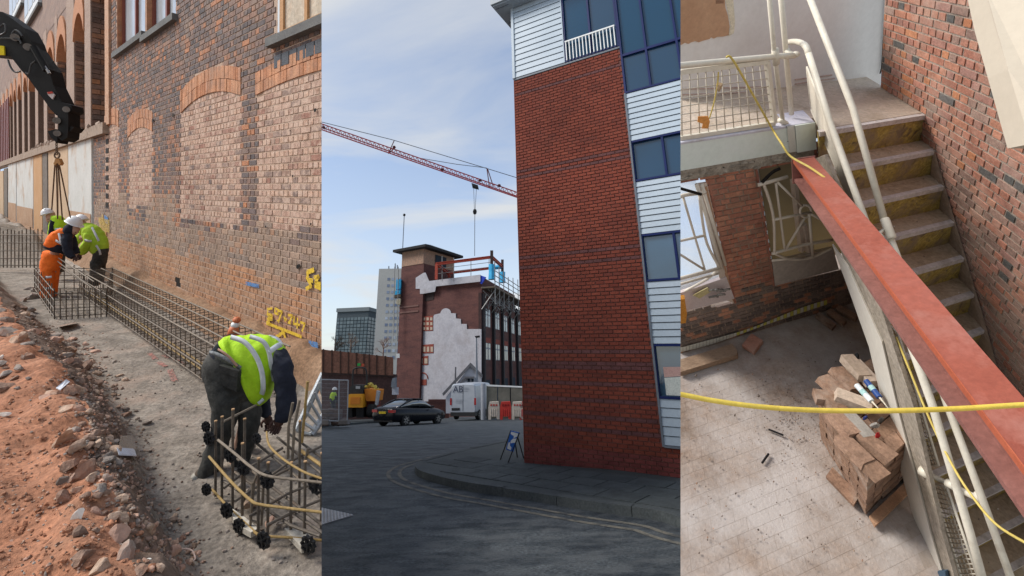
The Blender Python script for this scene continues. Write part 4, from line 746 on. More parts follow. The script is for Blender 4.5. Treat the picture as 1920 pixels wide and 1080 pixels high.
# --- three men beyond
def worker(loc, label, body, edges): t = thing('person', loc, label, 'person', None); skin_body('body', body, edges, skinm, t, 1); return t
ED = [('pel', 'chest'), ('chest', 'neck'), ('neck', 'head'), ('pel', 'kA'), ('kA', 'aA'), ('aA', 'tA'), ('pel', 'kB'), ('kB', 'aB'), ('aB', 'tB'), ('chest', 'eA'), ('eA', 'wA'), ('chest', 'eB'), ('eB', 'wB')]
def jj(Z, **k): return {n: (at(x[0], x[1], Z + (x[2] if len(x) > 2 else 0)), x[3] if len(x) > 3 else .05) for n, x in k.items()}
Zo = 9.5
om = worker(F1.p(*gd(94, 566)), 'person in orange hi vis vest and bright orange trousers bending over the cage', jj(Zo, pel=(97, 480, 0, .08), chest=(118, 446, 0, .085), neck=(129, 435, 0, .06), head=(136, 430, 0, .09), kA=(90, 522, -.03, .04), aA=(90, 562, -.05, .04), tA=(95, 567, -.12, .04), kB=(102, 522, .08, .04), aB=(100, 560, .1, .04), tB=(106, 565, .05, .04), eA=(127, 466, -.12, .05), wA=(138, 482, -.1, .035), eB=(138, 462, .15, .05), wB=(146, 480, .12, .035)), ED)
garment(om, 'trousers', [(85, 470, 112, 480, Zo, .13), (83, 484, 110, 490, Zo, .15), (81, 500, 108, 502, Zo, .15), (82, 508, 106, 508, Zo, .12)], hor); garment(om, 'trouser_leg', [(80, 498, 99, 500, Zo - .05, .1), (80, 525, 97, 525, Zo - .06, .09), (79, 548, 96, 548, Zo - .07, .085), (80, 562, 97, 563, Zo - .07, .09)], hor); garment(om, 'trouser_leg', [(92, 500, 109, 498, Zo + .08, .1), (92, 525, 106, 525, Zo + .09, .09), (92, 548, 104, 548, Zo + .1, .08), (92, 560, 104, 560, Zo + .1, .08)], hor)
for u0, u1, v in ((79, 97, 519), (79, 97, 540)): tape(om, [(u0, v, Zo - .10), ((u0 + u1) / 2, v + 1, Zo - .16), (u1, v, Zo - .13)], 4, Zo)
garment(om, 'jumper', [(86, 462, 119, 475, Zo, .13), (89, 454, 122, 470, Zo, .15), (98, 445, 126, 462, Zo, .15)], navyc); garment(om, 'hi_vis_vest', [(88, 458, 118, 467, Zo, .15), (94, 448, 121, 462, Zo, .18), (101, 438, 125, 456, Zo, .18), (109, 431, 130, 447, Zo, .16), (117, 428, 132, 438, Zo, .11)], hor)
tape(om, [(97, 447, Zo - .11), (106, 452, Zo - .18), (116, 458, Zo - .15)], 4, Zo); tape(om, [(110, 437, Zo - .17), (112, 446, Zo - .185), (114, 455, Zo - .17)], 4, Zo)
garment(om, 'sleeve', [(117, 438, 132, 438, Zo - .1, .08), (118, 455, 133, 452, Zo - .13, .08), (120, 470, 134, 468, Zo - .14, .07), (128, 482, 139, 476, Zo - .13, .055), (133, 486, 142, 480, Zo - .12, .04)], navyc); garment(om, 'sleeve', [(128, 440, 138, 440, Zo + .12, .07), (134, 460, 143, 458, Zo + .14, .06), (141, 478, 149, 474, Zo + .12, .045)], navyc)
q = MB(); hand(q, at(140, 484, Zo - .12), cv(1, -.5, 0), cv(.4, 1, .2), .09); q.build('glove', glove, om, smooth=True); q = MB(); hand(q, at(148, 480, Zo + .12), cv(.6, -.8, 0), cv(.8, .6, .2), .09); q.build('glove', glove, om, smooth=True)
face(om, at(138, 431, Zo), cv(.75, -.6, -.1).normalized(), cv(.6, .75, 0).normalized(), .10); q = MB(); q.ball(at(133, 431, Zo), cv(.11, -.04, 0), cv(.05, .13, 0), _w * .13, 12, 8); q.build('hood', navyc, om, smooth=True); helmet(om, 139, 417, Zo, .128, (.45, .9, 0), (1, -.4, 0))
Zy = 10.2
ym = worker(F1.p(*gd(180, 520)), 'person in yellow hi vis jacket and white helmet reaching down beside the wall', jj(Zy, pel=(189, 478, 0, .08), chest=(168, 438, 0, .085), neck=(158, 426, 0, .06), head=(153, 420, 0, .09), kA=(182, 505, -.03, .04), aA=(176, 535, 0, .04), tA=(170, 538, -.05, .04), kB=(192, 502, .08, .04), aB=(188, 530, .1, .04), tB=(182, 534, .05, .04), eA=(160, 458, -.15, .05), wA=(150, 474, -.1, .035), eB=(149, 448, .1, .05), wB=(138, 462, .1, .035)), ED)
garment(ym, 'trousers', [(178, 470, 200, 466, Zy, .13), (176, 484, 198, 482, Zy, .13), (172, 498, 194, 498, Zy, .12)], blackc); garment(ym, 'trouser_leg', [(172, 490, 189, 494, Zy - .05, .1), (171, 512, 186, 512, Zy - .05, .085), (168, 534, 182, 536, Zy - .03, .08)], blackc); garment(ym, 'trouser_leg', [(182, 490, 197, 490, Zy + .08, .1), (183, 510, 195, 510, Zy + .09, .08), (182, 530, 193, 530, Zy + .1, .075)], blackc)
garment(ym, 'hi_vis_jacket', [(184, 484, 199, 466, Zy, .10), (178, 478, 199, 456, Zy, .15), (172, 468, 196, 446, Zy, .17), (166, 456, 190, 436, Zy, .18), (160, 444, 182, 426, Zy, .17), (157, 432, 172, 420, Zy, .13), (156, 425, 164, 418, Zy, .08)], hiv2)
garment(ym, 'sleeve', [(160, 436, 176, 440, Zy - .12, .08), (157, 452, 173, 456, Zy - .15, .075), (149, 466, 163, 472, Zy - .14, .06), (146, 474, 157, 478, Zy - .13, .045)], hiv2); garment(ym, 'sleeve', [(152, 430, 162, 436, Zy + .1, .07), (142, 444, 153, 452, Zy + .1, .065), (133, 458, 143, 465, Zy + .1, .045)], hiv2)
tape(ym, [(180, 460, Zy - .17), (186, 470, Zy - .17), (188, 478, Zy - .12)], 4, Zy); tape(ym, [(172, 426, Zy - .14), (179, 440, Zy - .175), (185, 452, Zy - .17)], 4, Zy); tape(ym, [(158, 450, Zy - .23), (165, 452, Zy - .235), (172, 452, Zy - .2)], 4, Zy); tape(ym, [(147, 442, Zy + .03), (153, 446, Zy + .03)], 4, Zy)
q = MB(); hand(q, at(150, 479, Zy - .13), cv(-.5, -1, 0), cv(1, -.4, .2), .09); q.build('hand', skinm, ym, smooth=True); q = MB(); hand(q, at(135, 465, Zy + .1), cv(-.7, -.7, 0), cv(.7, -.7, .2), .09); q.build('hand', skinm, ym, smooth=True)
face(ym, at(153, 422, Zy), cv(-.7, -.7, -.1).normalized(), cv(-.6, .75, 0).normalized(), .10); helmet(ym, 151, 413, Zy, .125, (-.35, .93, 0), (-1, -.4, 0))
Zk = 11.3
km = worker(F1.p(*gd(105, 520)), 'person in lime hi vis and white helmet looking down behind the man in orange', jj(Zk, pel=(106, 455, 0, .08), chest=(106, 422, 0, .085), neck=(101, 410, 0, .06), head=(95, 405, 0, .09), kA=(104, 485, 0, .04), aA=(104, 512, 0, .04), tA=(100, 516, -.05, .04), kB=(112, 485, .1, .06), aB=(112, 512, .1, .04), tB=(108, 516, .05, .04), eA=(100, 440, -.15, .05), wA=(94, 455, -.15, .035), eB=(118, 440, .1, .05), wB=(118, 458, 0, .035)), ED)
garment(km, 'trousers', [(96, 452, 118, 452, Zk, .14), (96, 480, 118, 480, Zk, .14), (98, 510, 117, 510, Zk, .12)], blackc); garment(km, 'hi_vis_jacket', [(96, 450, 117, 455, Zk, .14), (96, 436, 120, 438, Zk, .17), (99, 420, 122, 424, Zk, .18), (100, 409, 116, 410, Zk, .13), (100, 405, 110, 404, Zk, .08)], hiv); tape(km, [(97, 428, Zk - .12), (106, 430, Zk - .19), (115, 429, Zk - .17)], 4, Zk)
garment(km, 'sleeve', [(97, 412, 105, 416, Zk - .12, .07), (94, 430, 102, 434, Zk - .16, .06), (90, 448, 98, 452, Zk - .16, .045)], navyc); q = MB(); hand(q, at(94, 455, Zk - .16), cv(-.2, -1, 0), cv(1, -.2, .2), .09); q.build('hand', skinm, km, smooth=True)
face(km, at(95, 407, Zk), cv(.3, -.75, -.6).normalized(), cv(.35, .9, 0).normalized(), .10); helmet(km, 89, 400, Zk, .125, (-.25, .95, -.1), (.5, -.4, -.6))
# ================================================================== MIDDLE PLACE: street corner, brick tower, building site beyond
PANEL = 2
ZU = V((0, 0, 1)); FW = Frame(V((0, 0, 0)), V((1, 0, 0)), V((0, 1, 0)), ZU)
D2 = cv((-661 - CX) / F, (CY - 654) / F, 1).normalized()
YB = 10.5; _p = at(735, 798, 27); KR = -_p.z / (_p.y - YB)
def zr(y): return -KR * max(0, y - YB) - (0 if y < 60 else -KR * (y - 60))
def GP(u, v, dz=0):                          # point of the street (plus dz) seen at (u, v)
    r = ray(u, v); t = (dz - C0.z) / r.z if r.z < 0 else 1e9
    if r.z >= 0 or t * r.y > YB: t = (YB * KR + dz - C0.z) / (r.z + KR * r.y)
    return C0 + r * t
WV = V((0, 1, 0))
def AV(u, v, Z): r = ray(u, v); return C0 + r * (Z * ray(u, 740).y / r.y)     # seen at (u, v) on an upright plane facing the street
asphalt = mat('asphalt', [(.018, .024, .031), (.044, .053, .061), (.090, .101, .109)], scale=2.6, bscale=48, bump=1.0, rough=.75, fine=.95, dust=(.082, .090, .096), dscale=4.5, dr=(.46, .64), stretch=(.6, 1.25, 1), ramp=(.34, .66), dist=1.0)
paving = mat('paving', [(.038, .046, .047), (.055, .063, .064)], scale=2, bscale=50, bump=.3, fine=.3, rough=.75)
kerbm = mat('kerbstone', [(.046, .054, .058), (.07, .078, .078)], scale=4, bscale=40, bump=.3, fine=.35)
paintm = mat('road_paint', [(.10, .095, .082), (.15, .14, .115)], scale=9, bscale=70, bump=.2, fine=.4, dust=(.038, .041, .044), dscale=5, dr=(.5, .62))
# road: one sheet out to the horizon
mb = MB(); xs = [-120, -60, -30, -16, -8, -4, 0, 4, 8, 16, 40, 120]; ys = [.2, 2, 4, 6, 8, YB, 14, 20, 30, 45, 60, 120, 400, 1500]
vs_ = [V((x * (1 if y < 200 else 8), y, zr(y))) for y in ys for x in xs]; nx = len(xs)
mb.add(vs_, [(j * nx + i, j * nx + i + 1, (j + 1) * nx + i + 1, (j + 1) * nx + i) for j in range(len(ys) - 1) for i in range(nx - 1)])
mb.build('road', asphalt, kind='structure', org=V((0, 5, 0)))
# pavement at the corner with kerb stones and double lines
KH = .10
kerb_px = [(1330, 981), (1276, 970), (1224, 956), (1118, 942), (1026, 928), (942, 915), (864, 903), (794, 885), (778, 873), (787, 864), (812, 857), (850, 847), (905, 835), (975, 821)]
edge = spline([GP(u, v, KH) for u, v in kerb_px], 5)
def off(pts, d):                              # the same line moved sideways on the ground
    o = []
    for i, p in enumerate(pts):
        t = pts[min(i + 1, len(pts) - 1)] - pts[max(i - 1, 0)]; t.z = 0; t.normalize(); q = p + V((t.y, -t.x, 0)) * d
        o.append(q)
    return o
inn = off(edge, .13)
mb = MB(); cen = GP(1160, 880, KH); poly = inn + [GP(1400, 860, KH) + V((4, 1, 0)), GP(975, 815, KH) + V((6, 3, 0))]
for i in range(len(poly) - 1): mb.add([poly[i], poly[i + 1], cen], [(0, 1, 2)])
mb.add([poly[-1], poly[0], cen], [(0, 1, 2)])
pv = mb.build('pavement', paving, kind='structure')
acc, st = 0, 0
for i in range(1, len(edge)):
    acc += (edge[i] - edge[i - 1]).length
    if acc > .85 or i == len(edge) - 1:
        k = MB(); seg = list(range(st, i + 1)); A = [edge[q] for q in seg]; B = [inn[q] for q in seg]
        g = (A[1] - A[0]).normalized() * .008; A[0] = A[0] + g; B[0] = B[0] + g
        dz = V((0, 0, U(0, .006) + .002)); dn = V((0, 0, -.13))
        n = len(seg)
        k.add([p + dz for p in A] + [p + dz for p in B] + [p + dn for p in A], [(q, q + 1, n + q + 1, n + q) for q in range(n - 1)] + [(q, q + 1, 2 * n + q + 1, 2 * n + q) for q in range(n - 1)])
        k.build('kerb_stone', kerbm, pv); acc, st = 0, i
slab_m = mat('paving_slab', [(.040, .048, .050), (.058, .067, .069), (.048, .056, .057)], attr=True, bscale=40, bump=.25, fine=.25)
a0, a1 = GP(1276, 960, KH), GP(1000, 915, KH); ax_ = (a1 - a0).normalized(); ay_ = V((ax_.y, -ax_.x, 0)); 
if ay_.y < 0: ay_ = -ay_
for i in range(-1, 8):
    for j in range(3):
        k = MB(); w_, h_ = .56, .42; o_ = a0 + ax_ * (i * w_ + (.25 * (j % 2))) + ay_ * (.06 + j * h_); o_.z = KH
        if not poly_in(o_.x + ax_.x * .3, o_.y + ax_.y * .3, [(p.x, p.y) for p in poly]): continue
        t = V((0, 0, .006 + U(0, .004))); c_ = [o_ + ax_ * .008 + ay_ * .008, o_ + ax_ * (w_ - .008) + ay_ * .008, o_ + ax_ * (w_ - .008) + ay_ * (h_ - .008), o_ + ax_ * .008 + ay_ * (h_ - .008)]
        k.hexa(c_ + [p + t for p in c_]); k.build('slab', slab_m, pv)
for d_ in (-.22, -.40):
    ln = off(edge, d_); l2 = off(edge, d_ - .065); k = MB(); n = len(ln); z = V((0, 0, -KH + .004))
    k.add([p + z for p in ln] + [p + z for p in l2], [(q, q + 1, n + q + 1, n + q) for q in range(n - 1)])
    k.build('double_line', paintm, kind='structure')
# iron cover in the road
iron = mat('worn_iron', [(.16, .17, .18), (.26, .27, .28)], scale=8, bscale=60, rough=.45, spec=.6, bump=.2, metal=.6)
cvr = [GP(560, 943, 0), GP(604, 950, 0), GP(669, 965, 0), GP(612, 985, 0), GP(560, 992, 0)]
th = thing('manhole_cover', GP(620, 968), 'pale worn iron cover with a raised chequer pattern set in the road', 'manhole cover')
O_ = GP(664, 966, .006); ex_ = (GP(604, 953, .006) - O_); ey_ = (GP(604, 984, .006) - O_)
k = MB(); k.add([O_, O_ + ex_ * 1.5, O_ + (ex_ + ey_) * 1.5, O_ + ey_ * 1.5], [(0, 1, 2, 3)]); k.build('plate', iron, th)
k = MB()
for i in range(14):
    for j in range(14):
        c_ = O_ + ex_ * ((i + .5) / 10) + ey_ * ((j + .5) / 10); a_, b_ = ex_ * .03, ey_ * .03
        k.add([c_ - a_ - b_ + ZU * .002, c_ + a_ - b_ + ZU * .002, c_ + a_ + b_ + ZU * .002, c_ - a_ + b_ + ZU * .002] + [c_ + (-a_ - b_) * .6 + ZU * .012, c_ + (a_ - b_) * .6 + ZU * .012, c_ + (a_ + b_) * .6 + ZU * .012, c_ + (b_ - a_) * .6 + ZU * .012], [(4, 5, 6, 7), (0, 1, 5, 4), (1, 2, 6, 5), (2, 3, 7, 6), (3, 0, 4, 7)])
k.build('tread_pattern', mat('tread_iron', [(.42, .43, .44), (.55, .56, .57)], rough=.4, spec=.6, bump=.1), th, kind='stuff')
# ---------------------------------------------------------------- brick tower
B2 = GP(985, 868, KH); NB = D2.cross(ZU).normalized()
if NB.dot(C0 - B2) < 0: NB = -NB
FB = Frame(B2, -D2, NB, ZU)
hb = lambda u, v, y=0: FB.hit(u, v, 1, y)
tw = thing('brick_tower', B2, 'tall red brick tower with purple brick bands on the street corner', 'building')
red = mat('tower_brick', [(.13, .028, .018), (.16, .036, .022), (.185, .044, .026), (.14, .031, .019), (.172, .04, .024), (.12, .029, .02)], attr=True, bscale=70, bump=.3, fine=.3, scale=.5, dust=(.10, .028, .022), dscale=.7, dr=(.50, .8))
purp = mat('tower_purple_brick', [(.085, .035, .036), (.11, .044, .044), (.097, .038, .039)], attr=True, bscale=70, bump=.3, fine=.3)
base_b = mat('tower_base_brick', [(.11, .027, .025), (.15, .037, .033), (.125, .031, .028), (.17, .041, .036)], attr=True, bscale=70, bump=.3, fine=.3)
mort = mat('tower_mortar', [(.115, .048, .038), (.145, .062, .05)], bscale=80)
clad = mat('pale_cladding', [(.33, .40, .47), (.40, .47, .54)], scale=1.5, bscale=30, bump=.04, fine=.06, rough=.5)
navy = mat('navy_frame', [(.006, .014, .075), (.008, .018, .095)], bump=.02, fine=.1, rough=.5, spec=.15)
darkin = mat('dim_interior', [(.012, .02, .03), (.02, .03, .045)], fine=.1, bump=0)
wgl = glass('tower_glass', (.010, .05, .10), spec=.45, ior=1.5)  # blue tint paints the reflected sky into the upper panes
wgs = [glass('tower_glass_%d' % i, c, spec=.6 + .1 * i, ior=1.55 + .05 * i) for i, c in enumerate(((.012, .045, .09), (.02, .06, .11), (.035, .085, .14)))]  # tint steps paint a different sky reflection from pane to pane
wgl2 = glass('tower_glass_low', (.03, .075, .13), spec=.75, ior=1.65)  # bluer tint, again painted sky reflection
# heights of the horizontal lines, from the photograph
ztop = hb(965, 149)[2]; zt2 = hb(1165, 88)[2]; aR = .5 * (hb(1165, 88)[0] + hb(1240, 835)[0]); aW = hb(1059, 100)[0]
def zl(u0, v0, u1=None, v1=None): return hb(u0, v0)[2] if u1 is None else .5 * (hb(u0, v0)[2] + hb(u1, v1)[2])
rows_ = [(zl(1226, 645), zl(1233, 747), 'w'), (zl(1205, 441, 1270, 431), zl(1211, 530, 1270, 523), 'w'), (zl(1184, 266, 1270, 246), zl(1193, 340, 1270, 329), 'w')]
zc0 = zl(1240, 834); zcw = zl(1171, 176, 1270, 151); ztr = zl(1165, 103, 1265, 77)
zroof = hb(962, 18)[2] + .02
aEnd = 4.2
# body behind the facing
k = MB(); k.box(FB, 0.0, aEnd, -5, -.14, -.1, zroof); k.build('core_wall', mort, tw)
bands = [zl(970, v) for v in (178, 322, 335, 487, 500, 656, 683, 712, 740, 770, 796)]
H2, L2 = .0638, .165
zplinth = zl(985, 829)
def cl2(a, b):
    if a > aR and b > zc0: return None
    if b > ztop - .02 + (zt2 - ztop) * a / aR: return None
    if b < zplinth: return (2, 0)
    for z in bands:
        if abs(b - z) < H2 * .55: return (1, 0)
    return (0, 0)
NB2 = brickwork(tw, lambda a, b, o_: FB.p(a, o_, b), (0, aEnd), 0, int(ztop * 1.06 / H2) + 2, L2, H2, .0095, cl2, [red, purp, base_b], thick=.03, bond='stretcher', keep=300, panel=(600, 1276), jit=.0025)
k = MB(); k.add([FB.p(0, -.012, 0), FB.p(aEnd, -.012, 0), FB.p(aEnd, -.012, zc0), FB.p(aR, -.012, zc0), FB.p(aR, -.012, zt2), FB.p(0, -.012, ztop)], [(0, 1, 2, 3, 4, 5)]); k.build('mortar', mort, tw)
k = MB(); k.box(FB, -.02, 0, -5, .0, 0, ztop); k.build('side_wall', red, tw)
trim_m = mat('grey_trim', [(.10, .12, .15), (.14, .16, .19)], bump=.03, fine=.1, rough=.5)
def planks(a0, a1, z0, z1, n, y=.0):
    h = (z1 - z0) / n
    for i in range(n):
        q = MB(); g = .006
        zA, zB = z0 + i * h + g, z0 + (i + 1) * h - g
        q.add([FB.p(a0, y - .02, zA), FB.p(a1, y - .02, zA), FB.p(a1, y - .02, zB), FB.p(a0, y - .02, zB), FB.p(a0, y + .018, zA), FB.p(a1, y + .018, zA), FB.p(a1, y + .004, zB), FB.p(a0, y + .004, zB)],
              [(4, 5, 6, 7), (0, 1, 5, 4), (1, 2, 6, 5), (2, 3, 7, 6), (3, 0, 4, 7)])
        q.build('cladding_board', clad, tw)
    q = MB(); q.quad(FB.p(a0, y - .022, z0), FB.p(a1, y - .022, z0), FB.p(a1, y - .022, z1), FB.p(a0, y - .022, z1)); q.build('cladding_backing', trim_m, tw)
def window(a0, a1, z0, z1, muls=(), trans=(), y=-.03, gl=None, fw=.035):
    fr_ = MB(); d0, d1 = y - .06, y + .05
    fr_.box(FB, a0, a1, d0, d1, z0, z0 + fw); fr_.box(FB, a0, a1, d0, d1, z1 - fw, z1); fr_.box(FB, a0, a0 + fw, d0, d1 - .002, z0 + fw, z1 - fw); fr_.box(FB, a1 - fw, a1, d0, d1 - .002, z0 + fw, z1 - fw)
    o_ = fr_.build('window', navy, tw)
    xs_ = [a0] + list(muls) + [a1]; zs_ = [z0] + list(trans) + [z1]
    for m_ in muls: q = MB(); q.box(FB, m_ - fw * .55, m_ + fw * .55, d0, d1 - .004, z0 + fw, z1 - fw); q.build('mullion', navy, o_)
    for m_ in trans: q = MB(); q.box(FB, a0 + fw, a1 - fw, d0, d1 - .006, m_ - fw * .7, m_ + fw * .7); q.build('transom', navy, o_)
    for i in range(len(xs_) - 1):
        for j in range(len(zs_) - 1):
            q = MB(); e = U(-.004, .004); e2 = U(-.004, .004)
            q.quad(FB.p(xs_[i] + .01, y + e, zs_[j] + .01), FB.p(xs_[i + 1] - .01, y - e, zs_[j] + .01), FB.p(xs_[i + 1] - .01, y - e + e2, zs_[j + 1] - .01), FB.p(xs_[i] + .01, y + e + e2, zs_[j + 1] - .01)); q.build('pane', (random.choice(wgs) if gl else random.choice((wgl, wgl, wgs[0]))), o_)
    return o_
aM = [hb(1240, 250)[0], hb(1267, 470)[0], 3.2]
for i, (zt, zb, _) in enumerate(rows_):
    window(aR + .0, aEnd, zb, zt, muls=([] if i == 0 else [aM[0] if i == 2 else aM[1]]) + [aR + 1.0 if i == 0 else aR + 1.1], gl=wgl2)
planks(aR + .02, aEnd, zc0, rows_[0][1], 5); planks(aR + .02, aEnd, rows_[0][0], rows_[1][1], 9); planks(aR + .02, aEnd, rows_[1][0], rows_[2][1], 9); planks(aR + .02, aEnd, rows_[2][0], zcw, 9)
k = MB(); k.box(FB, aR - .012, aR + .02, -.1, .03, zc0 - .02, zcw); k.box(FB, aR + .02, aEnd, -.1, .034, zc0 - .03, zc0); k.build('cladding_trim', trim_m, tw)
window(aR, aEnd, zcw, zroof, muls=[hb(1216, 130)[0], hb(1272, 100)[0], hb(1272, 100)[0] + .5], trans=[ztr])
window(aW, aR - .003, .5 * (hb(1060, 117)[2] + zt2) + .01, zroof, muls=[.5 * (aW + aR)])
zcl = hb(966, 147)[2]
planks(0.03, aW - .02, zcl, zroof, 13)
k = MB(); k.box(FB, -.03, .03, -.1, .035, zcl - .01, zroof); k.box(FB, aW - .02, aW, -.1, .03, zcl, zroof); k.build('corner_trim', clad, tw)
k = MB(); k.box(FB, .0, aR, -.08, .012, zcl - .05, zcl - .012); k.build('string_course', trim_m, tw)
roofm = mat('roof_edge', [(.22, .26, .30), (.28, .32, .36)], bump=.05, fine=.1, rough=.5)
cor = FB.hit(924, 13, 2, zroof)
k = MB(); k.box(FB, cor[0], aEnd + 1, -6, cor[1], zroof, zroof + .04); k.box(FB, cor[0] - .04, aEnd + 1, -6.04, cor[1] + .04, zroof + .04, zroof + .22); k.build('roof', roofm, tw)
for i in range(9):
    y_ = cor[1] - .1 - i * .55; k = MB(); k.box(FB, cor[0] + .03, 0, y_ - .008, y_ + .008, zroof - .012, zroof); k.build('soffit_joint', trim_m, tw)
# railing behind the top window
rl = MB(); zr0 = .5 * (hb(1060, 117)[2] + zt2) + .05
whitep = mat('white_paint', [(.62, .64, .64), (.74, .76, .76)], bump=.05, fine=.08, rough=.5)
rth = thing('balcony_railing', FB.p(aW + .1, .0, zr0), 'white barred railing across the top floor corner window of the tower', 'railing')
for i in range(15):
    a_ = aW + .05 + (aR - aW - .12) * i / 14; q = MB(); q.box(FB, a_ - .009, a_ + .009, .026, .044, zr0 - .02, zr0 + .42); q.build('baluster', whitep, rth)
q = MB(); q.box(FB, aW + .03, aR - .05, .022, .048, zr0 + .42, zr0 + .45); q.build('top_rail', whitep, rth)
# curtain and papers behind the lower windows
q = MB(); q.add([FB.p(aR + .12, -.026, rows_[0][1] + .05), FB.p(aR + .6, -.026, rows_[0][1] + .05), FB.p(aR + .6, -.026, rows_[0][1] + .34), FB.p(aR + .12, -.026, rows_[0][1] + .3)], [(0, 1, 2, 3)])
q.build('window_poster', mat('pale_poster', [(.42, .46, .44), (.6, .62, .58)], scale=7, bump=0), tw)
q = MB(); q.add([FB.p(aR + .12, -.0255, rows_[0][1] + .31), FB.p(aR + .6, -.0255, rows_[0][1] + .35), FB.p(aR + .6, -.0255, rows_[0][1] + .47), FB.p(aR + .12, -.0255, rows_[0][1] + .46)], [(0, 1, 2, 3)])
q.build('window_poster', mat('pink_poster', [(.4, .24, .22), (.46, .3, .27)], bump=0), tw)
# ---------------------------------------------------------------- A-frame sign
sgn = thing('pavement_sign', GP(945, 866, KH), 'blue and white A-frame sign standing on the pavement beside the tower', 'sign')
A_, B_, C_, D_ = [GP(938, 862, KH), GP(952.6, 868, KH), GP(982, 859, KH), GP(970, 857, KH)]
Zs = (A_ - C0).dot(_w); p1, p2, p3, p4 = at(958, 807, Zs * .99), at(974, 811, Zs * .985), at(963, 847, Zs * .985), at(949, 842, Zs * .99)
blk = mat('black_steel', [(.008, .008, .009), (.015, .015, .016)], bump=.05, rough=.5)
for a, b in ((A_, p1), (B_, p2), (C_, (p1 * .4 + p2 * .6)), (D_, (p1 * .7 + p2 * .3))): q = MB(); q.tube([a, b], .011, 6); q.build('leg', blk, sgn)
n_ = (p2 - p1).cross(p4 - p1).normalized(); n_ = n_ if n_.dot(C0 - p1) > 0 else -n_
q = MB(); q.prism([p1, p2, p3, p4], n_ * .012); q.build('board', mat('sign_blue', [(.02, .10, .42), (.03, .14, .5)], bump=.02, fine=.1, rough=.4), sgn)
def sq(s, t): return p1 * (1 - s) * (1 - t) + p2 * s * (1 - t) + p3 * s * t + p4 * (1 - s) * t + n_ * .016
q = MB()
for P_ in ([(.08, .04), (.9, .04), (.9, .2), (.55, .34), (.5, .22), (.08, .16)], [(.5, .36), (.92, .3), (.9, .52), (.35, .62), (.3, .5)], [(.1, .62), (.28, .58), (.36, .74), (.62, .82), (.6, .95), (.12, .93)]): q.add([sq(*s) for s in P_], [tuple(range(len(P_)))])
q.build('sign_print', whitep, sgn)
# ---------------------------------------------------------------- car
def rr(fr, x, hw, z0, z1, n=16, p=.42, t=0):   # rounded cross-section of a vehicle
    o = []
    for i in range(n):
        a = 2 * math.pi * i / n; c_, s_ = math.cos(a), math.sin(a)
        z = z0 + (z1 - z0) * .5 * (1 + math.copysign(abs(s_) ** p, s_)); y = hw * math.copysign(abs(c_) ** p, c_)
        o.append(fr.p(x, y * (1 - t * max(0, s_)), z))
    return o
tyre = mat('tyre_rubber', [(.010, .010, .011), (.016, .016, .017)], bump=.1, rough=.8); rim = mat('alloy', [(.2, .2, .21), (.28, .28, .29)], metal=.8, rough=.3, bump=0)
def add_wheel(fr, x, y, r, w, th, side):
    q = MB(); q.wheel(fr.p(x, y, r), fr.Y, r, w); o_ = q.build('wheel', tyre, th, smooth=True)
    q = MB(); c_ = fr.p(x, y + side * (w / 2 - .01), r); q.disc(c_, fr.X * r * .64, fr.Z * r * .64, 18, 1)
    for i in range(7):
        a = i * 2 * math.pi / 7; dr_ = fr.X * math.cos(a) + fr.Z * math.sin(a); dt = fr.Z * math.cos(a) - fr.X * math.sin(a)
        q.hexa([c_ + fr.Y * side * e + dr_ * s + dt * t for e in (.004, .03) for s, t in ((.05, -.03), (r * .62, -.022), (r * .62, .022), (.05, .03))], 0)
    q.build('rim', [rim, tyre], o_)
hd = math.radians(31); base = at(742, 799, 27.0)
FC = Frame(base, V((math.sin(hd), math.cos(hd), -KR * math.cos(hd))).normalized(), V((-math.cos(hd), math.sin(hd), 0)), ZU)
car = thing('parked_car', base, 'black coupe with a yellow rear number plate standing at the roadside', 'car')
carp = mat('black_car_paint', [(.006, .007, .010), (.009, .010, .014)], bump=0, fine=0, rough=.22, spec=.22)
FC.O = base + FC.X * .0
q = MB(); secs = [(-2.25, .72, .42, .82), (-2.2, .82, .28, .98), (-2.0, .88, .24, 1.03), (-1.3, .91, .22, 1.04), (0, .92, .2, 1.0), (1.0, .92, .2, .97), (1.7, .89, .22, .9), (2.15, .8, .26, .78), (2.3, .66, .35, .66)]
FCb = Frame(base + FC.X * 1.1 + FC.Y * (-.1), FC.X, FC.Y, FC.Z)
q.rings([rr(FCb, *s, t=.06) for s in secs]); q.build('body', carp, car, smooth=True)
q = MB(); q.rings([rr(FCb, x, hw, z0, z1, p=.5, t=.2) for x, hw, z0, z1 in ((-1.75, .62, .98, 1.02), (-1.2, .72, .98, 1.24), (-.7, .74, .98, 1.41), (-.1, .74, .98, 1.46), (.35, .73, .96, 1.42), (.8, .70, .95, 1.2), (1.25, .66, .94, .96))]); q.build('greenhouse', glass('car_glass', (.01, .014, .018)), car, smooth=True)
q = MB(); q.rings([rr(FCb, x, hw, z0, z1, p=.5) for x, hw, z0, z1 in ((-.75, .6, 1.39, 1.43), (-.4, .62, 1.42, 1.47), (.05, .62, 1.42, 1.475), (.35, .58, 1.38, 1.43))]); q.build('roof', carp, car, smooth=True)
